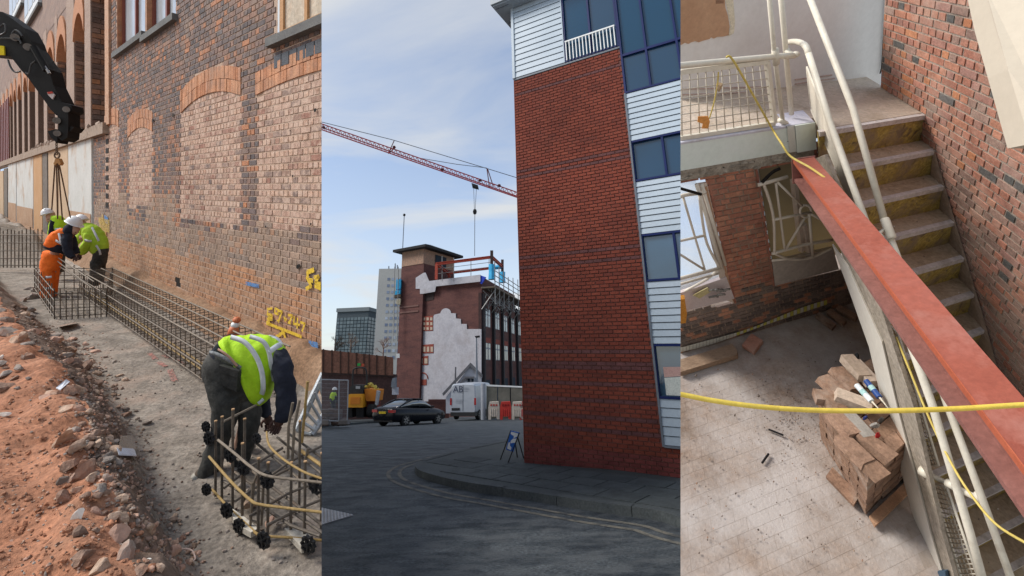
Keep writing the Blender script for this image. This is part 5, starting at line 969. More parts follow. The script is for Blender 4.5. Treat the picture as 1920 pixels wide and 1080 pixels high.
for s in (-1, 1):
    q = MB(); q.tube([FCb.p(-1.72, s * .66, 1.0), FCb.p(-1.1, s * .63, 1.28), FCb.p(-.6, s * .62, 1.41)], .035, 6); q.build('rear_pillar', carp, car)
    q = MB(); q.tube([FCb.p(-.1, s * .72, 1.0), FCb.p(-.12, s * .63, 1.42)], .03, 6); q.build('door_pillar', carp, car)
    for x in (-1.35, 1.4): add_wheel(FCb, x, s * .80, .335, .22, car, s)
    q = MB(); q.box(FCb, -2.27, -2.1, s * .62 - .2, s * .62 + .2, .74, .88); q.build('tail_light', mat('red_lens', [(.25, .008, .01), (.35, .012, .015)], bump=0, rough=.2, spec=.6), car)
    q = MB(); q.ball(FCb.p(.75, s * 1.0, 1.02), FCb.X * .08, FCb.Y * .1, FCb.Z * .06, 8, 6); q.build('wing_mirror', carp, car, smooth=True)
q = MB(); q.box(FCb, -2.285, -2.2, -.26, .26, .68, .79); q.build('number_plate', mat('yellow_plate', [(.5, .38, .02), (.55, .42, .03)], bump=0), car)
q = MB(); q.box(FCb, -2.22, -2.0, -.7, .7, .26, .4); q.build('rear_bumper', tyre, car)
# ---------------------------------------------------------------- van
base = GP(868, 789); hd = math.radians(14)
FV = Frame(base, V((math.sin(hd), math.cos(hd), 0)), V((-math.cos(hd), math.sin(hd), 0)), ZU)
sc_ = (base - C0).dot(_w) / F
van = thing('parked_van', base, 'white panel van seen from behind with the letters AB on its rear door', 'van')
wv = mat('van_white', [(.32, .35, .40), (.38, .41, .46)], bump=0, fine=.05, rough=.35, spec=.5)
hw = 50 * sc_ / 2; hh = 66 * sc_
q = MB(); q.rings([rr(FV, x, hw * a, .42, hh * b, p=.22, t=.08) for x, a, b in ((-.02, .95, .97), (.06, 1, 1), (2.5, 1, 1.01), (3.6, .99, .98), (4.2, .96, .75), (5.0, .9, .6), (5.2, .8, .5))]); q.build('body', wv, van, smooth=False)
dgrey = mat('dark_plastic', [(.02, .021, .023), (.03, .031, .033)], bump=.1, rough=.6)
q = MB(); q.box(FV, -.09, 5.1, -hw * .97, hw * .97, .3, .55); q.build('bumper', dgrey, van)
q = MB(); q.box(FV, -.035, -.015, -.012, .012, .6, hh * .95); q.build('door_seam', dgrey, van)
q = MB(); q.box(FV, -.05, -.015, hw * .25, hw * .9, .66, .82); q.build('number_plate', dgrey, van)
for s in (-1, 1):
    q = MB(); q.box(FV, -.05, .03, s * hw * .97 - .06, s * hw * .97 + .06, 1.0, 1.45); q.build('tail_light', mat('red_lens', []), van)
    for x in (.85, 4.2): add_wheel(FV, x, s * (hw - .12), .34, .22, van, s)
q = MB(); text_mb(q, 'AB', FV.p(-.03, hw * .82, hh * .76), -FV.Y, FV.Z, .62, .02); q.build('lettering', mat('ink_blue', [(.05, .06, .1), (.07, .08, .12)], bump=0), van)
q = MB()
for i, (l, z) in enumerate(((.8, .87), (.9, .83), (.7, .78), (1.2, .55), (1.1, .51), (1.15, .47))):
    q.box(FV, -.034, -.02, (-.05 if i < 3 else .5) - l * .45, (-.05 if i < 3 else .5), hh * z, hh * z + .025)
q.build('small_print', mat('print_grey', [(.2, .22, .26), (.26, .28, .32)], bump=0), van)
# ---------------------------------------------------------------- gable building (being rebuilt)
CG = at(903, 765, 45); DR = cv((1200 - CX) / F, (CY - 692) / F, 1); DR.z = 0; DR.normalize(); DG = V((D2.x, D2.y, 0)).normalized()
NG = DG.cross(ZU).normalized(); NG = NG if NG.dot(C0 - CG) > 0 else -NG
NR = DR.cross(ZU).normalized(); NR = NR if NR.dot(C0 - CG) > 0 else -NR
FG = Frame(CG, DG, NG, ZU); FR = Frame(CG, DR, NR, ZU)
gb = thing('gable_building', CG, 'old dark brick works with a white stepped gable outline and corner tower', 'building')
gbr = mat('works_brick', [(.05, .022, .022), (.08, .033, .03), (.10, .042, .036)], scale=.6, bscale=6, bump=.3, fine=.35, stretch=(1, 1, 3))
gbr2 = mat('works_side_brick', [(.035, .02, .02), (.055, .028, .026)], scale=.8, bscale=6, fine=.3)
rend = mat('white_render', [(.25, .25, .28), (.32, .32, .355), (.28, .275, .30)], scale=.5, bscale=5, fine=.14, bump=.15, dust=(.22, .20, .21), dscale=.6, dr=(.5, .75))
def PG(fr, pts, y=0.0, th_=.05, m=None, name='render_patch', parent=None, mm=None):
    P_ = [fr.H(u, v, 1, y) for u, v in pts]; q = MB(); q.prism(P_, fr.Y * th_); return q.build(name, m or rend, parent or gb)
zb = -6
q = MB(); P_ = [FG.H(u, v, 1, 0) for u, v in ((903, 516), (817, 527), (816, 548), (791, 552), (741, 640))]
w0 = [FG.p(0, 0, zb)] + [FG.H(903, 518, 1, 0), FG.H(817, 530, 1, 0), FG.H(812, 548, 1, 0), FG.H(775, 552, 1, 0)]; xl = FG.hit(775, 552, 1, 0)[0]
w0[0] = FG.p(-.0, 0, zb) + DR * .1; w0[1] = w0[1] + DR * .1; w0.append(FG.p(xl, 0, zb)); w0 = [p - NR * .02 if i < 2 else p for i, p in enumerate(w0)]; q.prism(w0, DR * 14); q.build('gable_wall', gbr, gb)
# tower part at the left of the gable
tl, trr = FG.hit(752, 520, 1, .35)[0], FG.hit(794, 520, 1, .35)[0]; tz = FG.hit(775, 470, 1, .35)[2]; tzb = FG.hit(775, 497, 1, .35)[2]
tback = 5.2
q = MB(); q.box(FG, tl, trr, -tback, .35, zb, tzb); q.build('tower_shaft', gbr, gb)
q = MB(); q.box(FG, tl - .05, trr + .05, -tback - .05, .40, tzb, tz); q.build('tower_head', mat('stone_brown', [(.10, .085, .075), (.14, .12, .105)], scale=1, bscale=8), gb)
q = MB(); ov = .75; zA = tz; c4 = [FG.p(tl + ov, .35 + ov, zA), FG.p(trr - ov, .35 + ov, zA), FG.p(trr - ov, -tback - ov, zA), FG.p(tl + ov, -tback - ov, zA)]
apx = FG.p((tl + trr) / 2, -tback / 2, zA + 1.3); up_ = ZU * .28
q.hexa(c4 + [p + up_ for p in c4]); q.add([p + up_ for p in c4] + [apx], [(0, 1, 4), (1, 2, 4), (2, 3, 4), (3, 0, 4)]); q.build('tower_roof', mat('slate_dark', [(.012, .012, .014), (.02, .02, .022)], scale=3), gb)
q = MB(); q.box(FG, trr - .02, trr + .0, -3.6, -1.6, tzb + .1, tz - .3); q.build('tower_opening', darkin, gb)
for v in (575, 585): 
    q = MB(); z_ = FG.hit(760, v, 1, .35)[2]; q.box(FG, tl + .02, trr + .5, .35, .42, z_ - .12, z_ + .05); q.build('string_course', mat('works_band', [(.10, .055, .05), (.13, .07, .06)]), gb)
PG(FG, [(780, 521), (794, 512), (798, 511), (805, 527), (901, 515), (901, 528), (818, 537), (816, 547), (793, 551), (788, 551), (788, 541.5), (780, 541.5)], .36, .05)
big = [(771.6, 752), (774, 627), (795, 618), (806, 607.5), (815, 590), (826, 587.5)] + [(836.5 + 10 * math.cos(a), 588 - 10 * math.sin(a)) for a in [math.pi * (1 - i / 8) for i in range(1, 8)]] + [(846, 587.2), (855, 587.5), (855.5, 597), (864.4, 598), (865, 607.5), (875.5, 607.5), (876, 617), (903, 617), (903, 755)]
PG(FG, big, .01, .05)
PG(FG, [(790, 550), (815, 548), (813, 562), (792, 566)], .006, .04, mat('scar_dark', [(.02, .014, .014), (.04, .026, .024)], scale=3), 'roof_scar')
redf = mat('red_frame', [(.16, .035, .025), (.2, .05, .035)], bump=.05); stonew = mat('stone_panel', [(.30, .24, .19), (.36, .29, .23)], scale=2)
for (u0, v0, u1, v1, nx_, ny_) in ((785, 593, 812, 620, 4, 3), (785, 646, 813, 662, 4, 1), (785, 668, 803, 684, 2, 1)):
    o_ = PG(FG, [(u0, v0 + 1), (u1, v0 - 1), (u1, v1), (u0, v1 + 1)], .07, .03, redf, 'window')
    for i in range(nx_):
        for j in range(ny_):
            w_, h_ = (u1 - u0) / nx_, (v1 - v0) / ny_
            PG(FG, [(u0 + (i + .22) * w_, v0 + (j + .25) * h_), (u0 + (i + .85) * w_, v0 + (j + .25) * h_), (u0 + (i + .85) * w_, v0 + (j + .85) * h_), (u0 + (i + .22) * w_, v0 + (j + .85) * h_)], .11, .02, stonew, 'pane', o_)
PG(FG, [(785, 712), (800, 711), (800, 722), (785, 723)], .07, .03, redf, 'window')
q = MB(); q.tube([FG.H(784 + 9 * (1 - math.cos(a)), 710 - 11 * math.sin(a), 1, .1) for a in [math.pi * i / 8 for i in range(9)]], .06, 6); q.build('blind_arch', redf, gb)
# side elevation along the street
Ls = 26; ztr_ = FR.hit(905, 522, 1, 0)[2]
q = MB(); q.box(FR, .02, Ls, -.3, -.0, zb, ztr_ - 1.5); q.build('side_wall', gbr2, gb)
for i in range(7):
    x = 1.15 + i * 3.5; q = MB(); q.box(FR, x - 1.0, x - .55, 0, .28, zb, ztr_ - 1.6); q.build('pier', mat('pier_dark', [(.022, .02, .023), (.03, .027, .03)]), gb)
winl = glass('works_glass', (.13, .16, .19), spec=.6, ior=1.6); wfr = mat('works_frame', [(.24, .25, .27), (.32, .33, .35)], bump=.02)  # works_glass tint has some of the sky's reflection painted in
for i in range(7):
    x = 1.0 + i * 3.5
    for (va, vb, lo) in ((578, 612, 0), (640, 672, 0)):
        z1_, z0_ = FR.hit(920, va + 4, 1, 0)[2], FR.hit(920, vb + 3, 1, 0)[2]
        q = MB(); q.box(FR, x + .15, x + 1.9, 0, .08, z1_, z1_ + .5); q.build('lintel', redf if va > 600 else gbr, gb)
        for s in (0, 1):
            q = MB(); q.box(FR, x + .2 + s * .95, x + .95 + s * .95, -.02, .05, z0_, z1_); o_ = q.build('window', wfr, gb)
            for j in range(2): q = MB(); q.box(FR, x + .25 + s * .95, x + .9 + s * .95, .03, .056, z0_ + .06 + (z1_ - z0_) * .68 * j, z0_ + (z1_ - z0_) * (.62 if j == 0 else .96)); q.build('pane', winl, o_)
    z1_, z0_ = FR.hit(915, 712, 1, 0)[2], FR.hit(915, 735, 1, 0)[2]
    q = MB(); q.box(FR, x + .3, x + 1.7, -.02, .05, z0_ - 2, z1_); q.build('window', darkin, gb)
# parapet mast
q = MB(); mbase = FG.H(755, 466, 1, -1); mt_ = FG.H(758, 403, 1, -1)
ms = thing('roof_mast', mbase, 'thin pole with a small ball on top above the corner tower roof', 'mast')
q.tube([mbase - ZU * 1.0, mt_], .05, 6); q.build('pole', trim_m, ms); q = MB(); q.ball(mt_, V((.17, 0, 0)), V((0, .17, 0)), ZU * .17, 8, 6); q.build('ball', blk, ms)
# red steel frame on the roof
steelr = mat('red_oxide_steel', [(.32, .055, .035), (.40, .075, .045)], scale=3, rough=.6, bump=.05)
sf = thing('steel_frame', FG.H(818, 525, 1, -1), 'red oxide steel beam frame rising above the gable roof', 'steel frame')
fr_pts = {'a': AV(818.5, 495, 46), 'b': AV(840, 512, 50), 'c': AV(922, 482, 45.5), 'd': AV(942, 500, 50), 'a0': AV(818, 524, 46), 'b0': AV(843, 520, 50), 'c0': AV(922, 524, 45.5), 'd0': AV(942, 530, 50), 'c1': AV(922, 470, 45.5), 'd1': AV(942, 487, 50)}
def ibeam(a, b, h, nm, th, m_):
    t = (b - a).normalized(); s_ = t.cross(ZU); s_ = V((1, 0, 0)) if s_.length < .3 else s_.normalized(); u_ = s_.cross(t).normalized()
    q = MB()
    for (sa, sb, ua, ub) in ((-.5, .5, .38, .5), (-.5, .5, -.5, -.38), (-.07, .07, -.38, .38)):
        q.hexa([a + s_ * (h * x) + u_ * (h * y) for x, y in ((sa, ua), (sb, ua), (sb, ub), (sa, ub))] + [b + s_ * (h * x) + u_ * (h * y) for x, y in ((sa, ua), (sb, ua), (sb, ub), (sa, ub))])
    return q.build(nm, m_, th)
for nm, a, b in (('beam', 'a', 'c'), ('beam', 'b', 'd'), ('beam', 'a', 'b'), ('beam', 'c', 'd'), ('column', 'a0', 'a'), ('column', 'b0', 'b')): ibeam(fr_pts[a], fr_pts[b], .27, nm, sf, steelr)
for a, b in (('c0', 'c1'), ('d0', 'd1')): ibeam(fr_pts[a], fr_pts[b], .3, 'column', sf, mat('dark_column', [(.03, .02, .02), (.05, .03, .028)]))
bsh = mat('blue_sheet', [(.03, .30, .55), (.05, .38, .65)], scale=3, bump=.1, rough=.5)

for a, b in (('c0', 'c'), ('d0', 'd')):
    q = MB(); p_, e_ = fr_pts[a], fr_pts[a].lerp(fr_pts[b], .66); q.tube([p_, p_.lerp(e_, .5), e_], [.36, .3, .33], 8); q.build('blue_wrap', bsh, sf)
q = MB(); p_, e_ = fr_pts['b'].lerp(fr_pts['d'], .80), fr_pts['d']; q.tube([p_, e_], .24, 8); q.build('blue_wrap', bsh, sf)
q = MB(); q.prism([FG.H(901, 516, 1, .2), FG.H(912, 520, 1, .2), FG.H(904, 533, 1, .2), FG.H(901, 531, 1, .2)], FG.Y * .1); tag(q.build('blue_tarpaulin', mat('tarp_blue', [(.012, .03, .28), (.02, .05, .36)], scale=4)), 'deep blue tarpaulin folded over the gable corner under the scaffold', 'tarpaulin')
# scaffold around the roof corner
scf = thing('scaffold', FR.H(906, 532, 1, .6), 'scaffold platform with guard rails along the roof edge of the old works', 'scaffold')
stl = mat('scaffold_tube', [(.16, .16, .16), (.24, .24, .24)], bump=.03, rough=.5, metal=.3); brd = mat('scaffold_board', [(.08, .065, .05), (.13, .105, .08)], scale=3)
zs_ = FR.hit(906, 532, 1, .8)[2]
q = MB(); q.box(FR, -.2, 22, .05, 1.5, zs_ - .15, zs_); q.build('platform', brd, scf)
for x in [0, 1.6, 3.4, 5.4, 7.6, 10, 12.6, 15.5, 18.5]:
    q = MB(); q.tube([FR.p(x, 1.45, zs_ - 1.8), FR.p(x, 1.45, zs_ + 2.0 + U(-.2, .6))], .05, 5); q.build('standard', stl, scf)
    q = MB(); q.tube([FR.p(x, .05, zs_ - 2.2), FR.p(x + .3, 1.45, zs_ - .2)], .05, 5); q.tube([FR.p(x + .2, .1, zs_ - .3), FR.p(x + .9, 1.4, zs_ - 1.7)], .05, 5); q.build('brace', stl, scf)
for h in (.55, 1.1, 1.6): q = MB(); q.tube([FR.p(-.2, 1.45, zs_ + h), FR.p(22, 1.45, zs_ + h)], .045, 5); q.build('guard_rail', stl, scf)
q = MB()
for i in range(60):
    x = U(.2, 9); a = FR.p(x, U(.1, 1.3), zs_ - U(.3, 1.9)); q.tube([a, a + FR.d(U(-1, 1), U(-.4, .4), U(-.7, .7))], .04, 4)
q.build('tube_bundle', stl, scf, kind='stuff')
for i, u in enumerate((829, 851, 883, 917)):
    q = MB(); q.tube([AV(u, 528, 46.5), AV(u, 480 + 3 * i % 7, 46.5)], .035, 4); q.build('standard', stl, scf)
for dv_ in (0, 9): q = MB(); q.tube([AV(815, 514 - dv_, 46.5), AV(925, 500 - dv_, 46.5)], .03, 4); q.build('guard_rail', stl, scf)
# scaffold corner at the far left of the tower with blue sheet
sl = thing('tower_scaffold', AV(745, 560, 50), 'small scaffold bay with bright blue sheeting on the left of the corner tower', 'scaffold')
for (pts, m_, nm) in (([(743, 524), (752, 523), (751, 541), (742, 543)], bsh, 'sheet'), ([(741, 545), (751, 543), (750, 551), (740, 553)], bsh, 'sheet'), ([(738, 553), (751, 552), (751, 557), (738, 558)], brd, 'platform'), ([(744, 560), (751, 560), (750, 571), (743, 570)], mat('cream_sheet', [(.45, .4, .28), (.5, .45, .33)]), 'sheet')):
    q = MB(); q.prism([AV(u, v, 49.5) for u, v in pts], WV * .8); q.build(nm, m_, sl)
for u in (740, 747): q = MB(); q.tube([AV(u, 500, 49.3), AV(u - 2, 640, 49.3)], .04, 4); q.build('standard', stl, sl)
# white shed gable in front
sh = thing('white_shed', AV(870, 775, 40), 'small white shed with a steep dark edged gable roof behind the van', 'shed')
q = MB(); q.prism([AV(u, v, 40) for u, v in ((836, 745), (882, 686), (902, 706), (902, 775), (836, 775))], WV * .5); q.build('wall', mat('shed_white', [(.40, .41, .46), (.47, .48, .52)], scale=1, fine=.06), sh)
dk = mat('verge_board', [(.10, .10, .11), (.15, .15, .16)], scale=3)
for pts in ([(829, 738), (882, 680), (882, 687), (831, 742)], [(882, 680), (904, 702), (904, 709), (882, 687)]): q = MB(); q.prism([AV(u, v, 39.8) for u, v in pts], WV * .35); q.build('verge', dk, sh)
q = MB(); q.prism([AV(u, v, 39.7) for u, v in ((854, 727), (872, 706), (889, 706), (889, 709), (873, 709), (857, 727))], WV * .25); q.build('inner_verge', dk, sh)
for u in (877, 884): q = MB(); q.prism([AV(u + a, 710 + b, 39.9) for a, b in ((0, 0), (4, 0), (4, 6), (0, 6))], WV * .2); q.build('vent_window', darkin, sh)
q = MB(); q.prism([AV(u, v, 39.8) for u, v in ((863, 719), (867, 719), (867, 725), (863, 725))], WV * .2); q.build('notice', mat('orange_notice', [(.5, .2, .04), (.55, .25, .06)]), sh)
q = MB(); q.prism([AV(u, v, 39.8) for u, v in ((853, 688), (855, 688), (854.5, 730), (852, 730))], WV * .25); q.build('post', dk, sh)
q = MB(); q.prism([AV(u, v, 42) for u, v in ((803, 749), (841, 749), (841, 790), (803, 790))], WV * .4); q.build('low_wall', gbr, sh)
# street lamp
lp = thing('street_lamp', AV(895, 780, 37), 'tall grey street lamp in front of the white gable', 'street lamp')
q = MB(); q.tube([AV(894, 775, 37), AV(894, 700, 37), AV(893.5, 634, 37)], [.09, .08, .05], 8); q.build('post', trim_m, lp)
q = MB(); q.prism([AV(u, v, 37) for u, v in ((890, 630), (899, 629), (900, 632), (892, 633.5))], WV * .35); q.build('lantern', blk, lp)
q = MB(); q.prism([AV(u, v, 36.9) for u, v in ((889.5, 708), (895, 708), (895, 722), (889.5, 722))], WV * .2); q.build('equipment_box', trim_m, lp)
# site hoarding and barriers at the right of the van
hp = thing('site_hoarding', GP(935, 786), 'grey sheeted site hoarding panels with a thick white end post', 'hoarding')
Zh = (GP(940, 787) - C0).dot(_w); gsh = mat('grey_sheeting', [(.10, .10, .085), (.17, .165, .14)], scale=1.5, fine=.15)
for (u0, u1) in ((912, 932), (934, 956), (958, 981)): q = MB(); q.prism([AV(u, v, Zh) for u, v in ((u0, 723), (u1, 725), (u1, 784), (u0, 786))], WV * .08); q.build('panel', gsh, hp)
for pts in ([(911, 721), (982, 724.5), (982, 727), (911, 724)],): q = MB(); q.prism([AV(u, v, Zh - .03) for u, v in pts], WV * .1); q.build('top_rail', whitep, hp)
q = MB(); q.tube([AV(906, 787, Zh), AV(906, 719, Zh)], 4.5 * Zh / F, 12); q.build('end_post', mat('post_white', [(.26, .28, .32), (.32, .34, .38)]), hp)
bw_, br_ = mat('barrier_white', [(.42, .36, .30), (.52, .46, .40)]), mat('barrier_red', [(.38, .03, .025), (.45, .045, .035)])
for i, u in enumerate((926, 948, 970, 985)):
    m_ = br_ if i % 2 else bw_; zb_ = Zh - .9; dx = 10.5
    t = thing('site_barrier', AV(u, 788, zb_), ['', ''][0] or ('second ' if i == 3 else '') + ('red' if i % 2 else 'white') + ' plastic water filled barrier ' + ['nearest the white post', 'between the two white ones', 'next to the brick tower', 'half hidden at the tower edge'][i], 'barrier', 'barriers in front of the hoarding')
    q = MB(); P_ = [(u - dx, 787), (u - dx, 764), (u - dx * .8, 754), (u + dx * .8, 753), (u + dx, 763), (u + dx, 786), (u + dx * .55, 786), (u + dx * .45, 781), (u - dx * .45, 781), (u - dx * .55, 787)]
    q.prism([AV(a, b, zb_) for a, b in P_], WV * .45); q.build('body', m_, t)
    q = MB()
    for a in (-5, 0, 5): q.prism([AV(u + a + x, 758 + y, zb_ - .02) for x, y in ((-1.5, 0), (1.5, 0), (1.5, 3), (-1.5, 3))], WV * .05)
    q.build('slot', (br_ if i % 2 == 0 else mat('barrier_dark', [(.15, .01, .01), (.2, .015, .015)])), t)
    for a in (-6, -2, 2, 6): q = MB(); q.tube([AV(u + a, 767, zb_), AV(u + a, 781, zb_)], .035, 6); q.build('rib', m_, t)
# ---------------------------------------------------------------- left: retaining wall, fence, site machines
Zw = 40; rw = thing('retaining_wall', AV(670, 770, Zw), 'dark brick retaining wall below the brown panel fence', 'wall')
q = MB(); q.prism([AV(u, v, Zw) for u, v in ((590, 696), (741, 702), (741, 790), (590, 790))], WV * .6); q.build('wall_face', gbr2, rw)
q = MB(); q.prism([AV(u, v, Zw - .1) for u, v in ((590, 698), (741, 704), (741, 707), (590, 701))], WV * .8); q.build('coping', mat('coping_dark', [(.03, .02, .02), (.05, .032, .03)]), rw)
fn = thing('panel_fence', AV(670, 700, Zw), 'long brown panel fence on top of the dark retaining wall', 'fence'); fpm = mat('fence_panel', [(.105, .05, .036), (.13, .062, .044), (.12, .055, .04)], attr=True, bscale=8, fine=.2)
us = [588, 606, 622, 638, 653, 668, 682, 692, 706, 722, 738]
for a, b in zip(us, us[1:]):
    q = MB(); q.prism([AV(u, v, Zw - .15) for u, v in ((a + 1, 655 + (a - 603) * .11), (b - 1, 655 + (b - 603) * .11), (b - 1, 698 + (b - 603) * .045), (a + 1, 698 + (a - 603) * .045))], WV * .08); q.build('panel', fpm, fn)
    q = MB(); q.prism([AV(u, v, Zw - .2) for u, v in ((a - 1, 654 + (a - 603) * .11), (a + .8, 654 + (a - 603) * .11), (a + .8, 699 + (a - 603) * .045), (a - 1, 699 + (a - 603) * .045))], WV * .16); q.build('post', mat('fence_post', [(.03, .016, .013), (.045, .024, .018)]), fn)
# yellow roller-dumper
yel = mat('machine_yellow', [(.50, .22, .012), (.58, .27, .02)], scale=3, bump=.02, fine=.1, rough=.45)
org_ = mat('machine_orange', [(.45, .15, .02), (.5, .19, .03)], scale=3, bump=.02, fine=.1)
def blockpx(poly, Z, dep, name, m_, par): q = MB(); q.prism([AV(u, v, Z) for u, v in poly], WV * dep); return q.build(name, m_, par)
dg_ = thing('site_dumper', AV(665, 782, 33), 'yellow site machine with a black roll bar and green beacon', 'site machine')
blockpx([(652, 741), (655, 739), (678, 739), (680, 742), (680, 764), (651, 764)], 33, 1.6, 'engine_cover', yel, dg_); blockpx([(657, 745), (675, 745), (675, 758), (657, 758)], 32.95, .06, 'cover_panel', org_, dg_)
blockpx([(656, 726), (661, 722), (678, 722), (680, 728), (680, 740), (655, 740)], 33.3, 1.2, 'cab', dgrey, dg_); blockpx([(667, 724), (675, 724), (675, 729), (667, 729)], 33.2, .05, 'cab_print', wfr, dg_)
for s in ((650, 764, 660, 783), (668, 764, 681, 783)): blockpx([(s[0], s[1]), (s[2], s[1]), (s[2], s[3]), (s[0], s[3])], 33.2, 1.2, 'track', tyre, dg_)
q = MB(); q.tube(spline([AV(u, v, 33.8) for u, v in ((661, 722), (662, 697), (667, 690), (682, 690), (687, 697), (688, 722))], 4), .06, 6); q.build('roll_bar', blk, dg_)
blockpx([(670, 681), (675, 681), (675, 686), (670, 686)], 33.8, .15, 'beacon', mat('green_lens', [(.02, .25, .05), (.03, .3, .07)], bump=0), dg_); blockpx([(678, 682), (682, 682), (682, 687), (678, 687)], 33.8, .15, 'beacon', mat('amber_lens', [(.35, .06, .03), (.4, .08, .04)], bump=0), dg_)
hpx = thing('dumper_skip', AV(695, 780, 33.5), 'orange dumper skip piled with yellow material beside the yellow machine', 'dumper')
blockpx([(683, 729), (709, 731), (706, 752), (686, 752)], 33.5, 1.6, 'hopper', org_, hpx); blockpx([(706, 732), (711, 734), (706, 760), (703, 758)], 33.3, .4, 'side_arm', wfr, hpx)
blockpx([(684, 752), (706, 752), (702, 783), (686, 783)], 33.9, 1.2, 'chassis', mat('chassis_red', [(.12, .03, .02), (.16, .04, .03)]), hpx)
q = MB(); q.wheel(AV(697, 770, 33.6), _r, .45, .5); q.build('wheel', tyre, hpx)
for i in range(7): q = MB(); rock_mb(q, AV(688 + i * 3.4, 727 - 5 * math.sin(i * .6 + .5), 34), V((.2, 0, 0)), V((0, .3, 0)), ZU * .18, seed=i); q.build('load_lump', mat('load_yellow', [(.4, .3, .05), (.5, .4, .1)], scale=6), hpx)
sb_ = thing('site_notice', AV(741, 742, 36), 'pale square site notice board on the brick wall', 'sign'); blockpx([(735, 726), (747, 726), (747, 740), (735, 740)], 39, .06, 'board', mat('notice_pale', [(.34, .36, .42), (.4, .42, .48)]), sb_)
blockpx([(743, 663), (749, 663), (749, 671), (743, 671)], 44, .05, 'upper_board', whitep, sb_)
cab_ = thing('grey_cabinet', AV(738, 730, 39), 'narrow grey cabinet with a sloping top against the brick wall', 'cabinet'); blockpx([(734, 716), (736, 709), (741, 708), (741, 726), (733, 726)], 38.8, .5, 'case', mat('cabinet_grey', [(.13, .15, .18), (.17, .19, .22)]), cab_)
# mesh fence with a worker behind it
hf = thing('mesh_fence', AV(630, 795, 24), 'galvanised mesh site fence panel standing on concrete blocks', 'fence'); galv = mat('galvanised', [(.18, .20, .23), (.26, .28, .31)], metal=.4, rough=.5, bump=.02)
for pts in ([(590, 711), (653, 713)], [(653, 713), (651, 790)], [(590, 788), (650, 790)], [(636, 712), (635, 789)]): q = MB(); q.tube([AV(u, v, 24) for u, v in pts], .03, 6); q.build('frame_tube', galv, hf)
q = MB()
for i in range(34): q.tube([AV(591 + i * 1.85, 711.5, 24), AV(590.5 + i * 1.8, 789, 24)], .0045, 3)
for i in range(9): q.tube([AV(591, 719 + i * 8, 24), AV(652, 720 + i * 8, 24)], .0045, 3)
q.build('wire_mesh', galv, hf, kind='stuff')
for u in (606, 642): blockpx([(u - 7, 788), (u + 9, 788), (u + 10, 796), (u - 8, 796)], 23.9, .35, 'foot_block', mat('foot_concrete', [(.10, .09, .09), (.14, .13, .125)]), hf)
lb = MB()
for i in range(60): u = U(592, 652); v = 796 - R() * (20 - abs(u - 618) * .35); g = U(.1, .28); rock_mb(lb, AV(u, v, 25.5 + U(0, 1.5)), _r * g, WV * g, _c * g * .7, n=1)
tag(lb.build('spoil_heap', mat('spoil_dark', [(.05, .035, .03), (.09, .06, .05)], scale=3, bump=.5), kind='stuff'), 'dark low heap of spoil and blocks behind the mesh fence', 'spoil heap')
wk = thing('person', AV(626, 775, 26.5), 'person in a yellow hi vis vest standing far off behind the mesh fence', 'person')
skin_body('body', {'pel': (AV(625, 755, 26.5), .13), 'chest': (AV(625, 742, 26.5), .16), 'neck': (AV(626, 736, 26.5), .07), 'head': (AV(627, 732, 26.5), .1), 'kA': (AV(623, 766, 26.5), .08), 'aA': (AV(623, 777, 26.5), .06), 'kB': (AV(628, 766, 26.5), .08), 'aB': (AV(628, 777, 26.5), .06), 'eA': (AV(620, 748, 26.4), .06), 'wA': (AV(621, 755, 26.2), .05), 'eB': (AV(631, 748, 26.5), .06), 'wB': (AV(631, 755, 26.3), .05)}, [('pel', 'chest'), ('chest', 'neck'), ('neck', 'head'), ('pel', 'kA'), ('kA', 'aA'), ('pel', 'kB'), ('kB', 'aB'), ('chest', 'eA'), ('eA', 'wA'), ('chest', 'eB'), ('eB', 'wB')], mat('dark_clothes', [(.02, .02, .024), (.035, .035, .04)]), wk, 1)
q = MB(); loft(q, [(620, 755, 630, 755, 26.5, .2), (619, 746, 631, 746, 26.5, .22), (620, 738, 630, 738, 26.5, .18), (623, 735, 628, 735, 26.5, .1)], None, 3, 14); q.build('hi_vis_vest', mat('far_hi_vis', [(.32, .5, .03), (.38, .56, .05)]), wk, smooth=True)
q = MB(); q.ball(AV(627.5, 730, 26.5), _r * .13, WV * .15, _c * .13, 12, 8, lo=-.2); q.build('helmet', whitep, wk, smooth=True)
for i, (u, v, a, b) in enumerate(((604, 771, 9, 3), (618, 770, 8, 3), (630, 772, 7, 3), (612, 778, 10, 3), (627, 780, 9, 4))):
    q = MB(); q.prism([AV(u + x, v + y, 25.2) for x, y in ((-a, -b), (a, -b), (a, b), (-a, b))], WV * .5); tag(q.build('timber_block', mat('dull_timber', [(.07, .05, .045), (.12, .09, .08)], scale=4)), 'dull block on the spoil heap behind the mesh fence, ' + ['upper left one', 'upper middle one', 'upper right one', 'lower left one', 'lower right one'][i], 'block', 'blocks on the spoil heap')
# pavement and kerb on the far side, left
q = MB(); P_ = [GP(u, v, .02) for u, v in ((560, 800), (600, 801), (690, 791), (745, 790), (760, 776), (600, 776), (560, 776))]
P_ = [GP(590, 803, 0), GP(690, 794, 0), GP(735, 792.5, 0), GP(735, 790, 0), GP(690, 789, 0), GP(590, 792, 0)]; q.prism([p for p in P_], ZU * .12); q.build('far_pavement', kerbm, kind='structure')
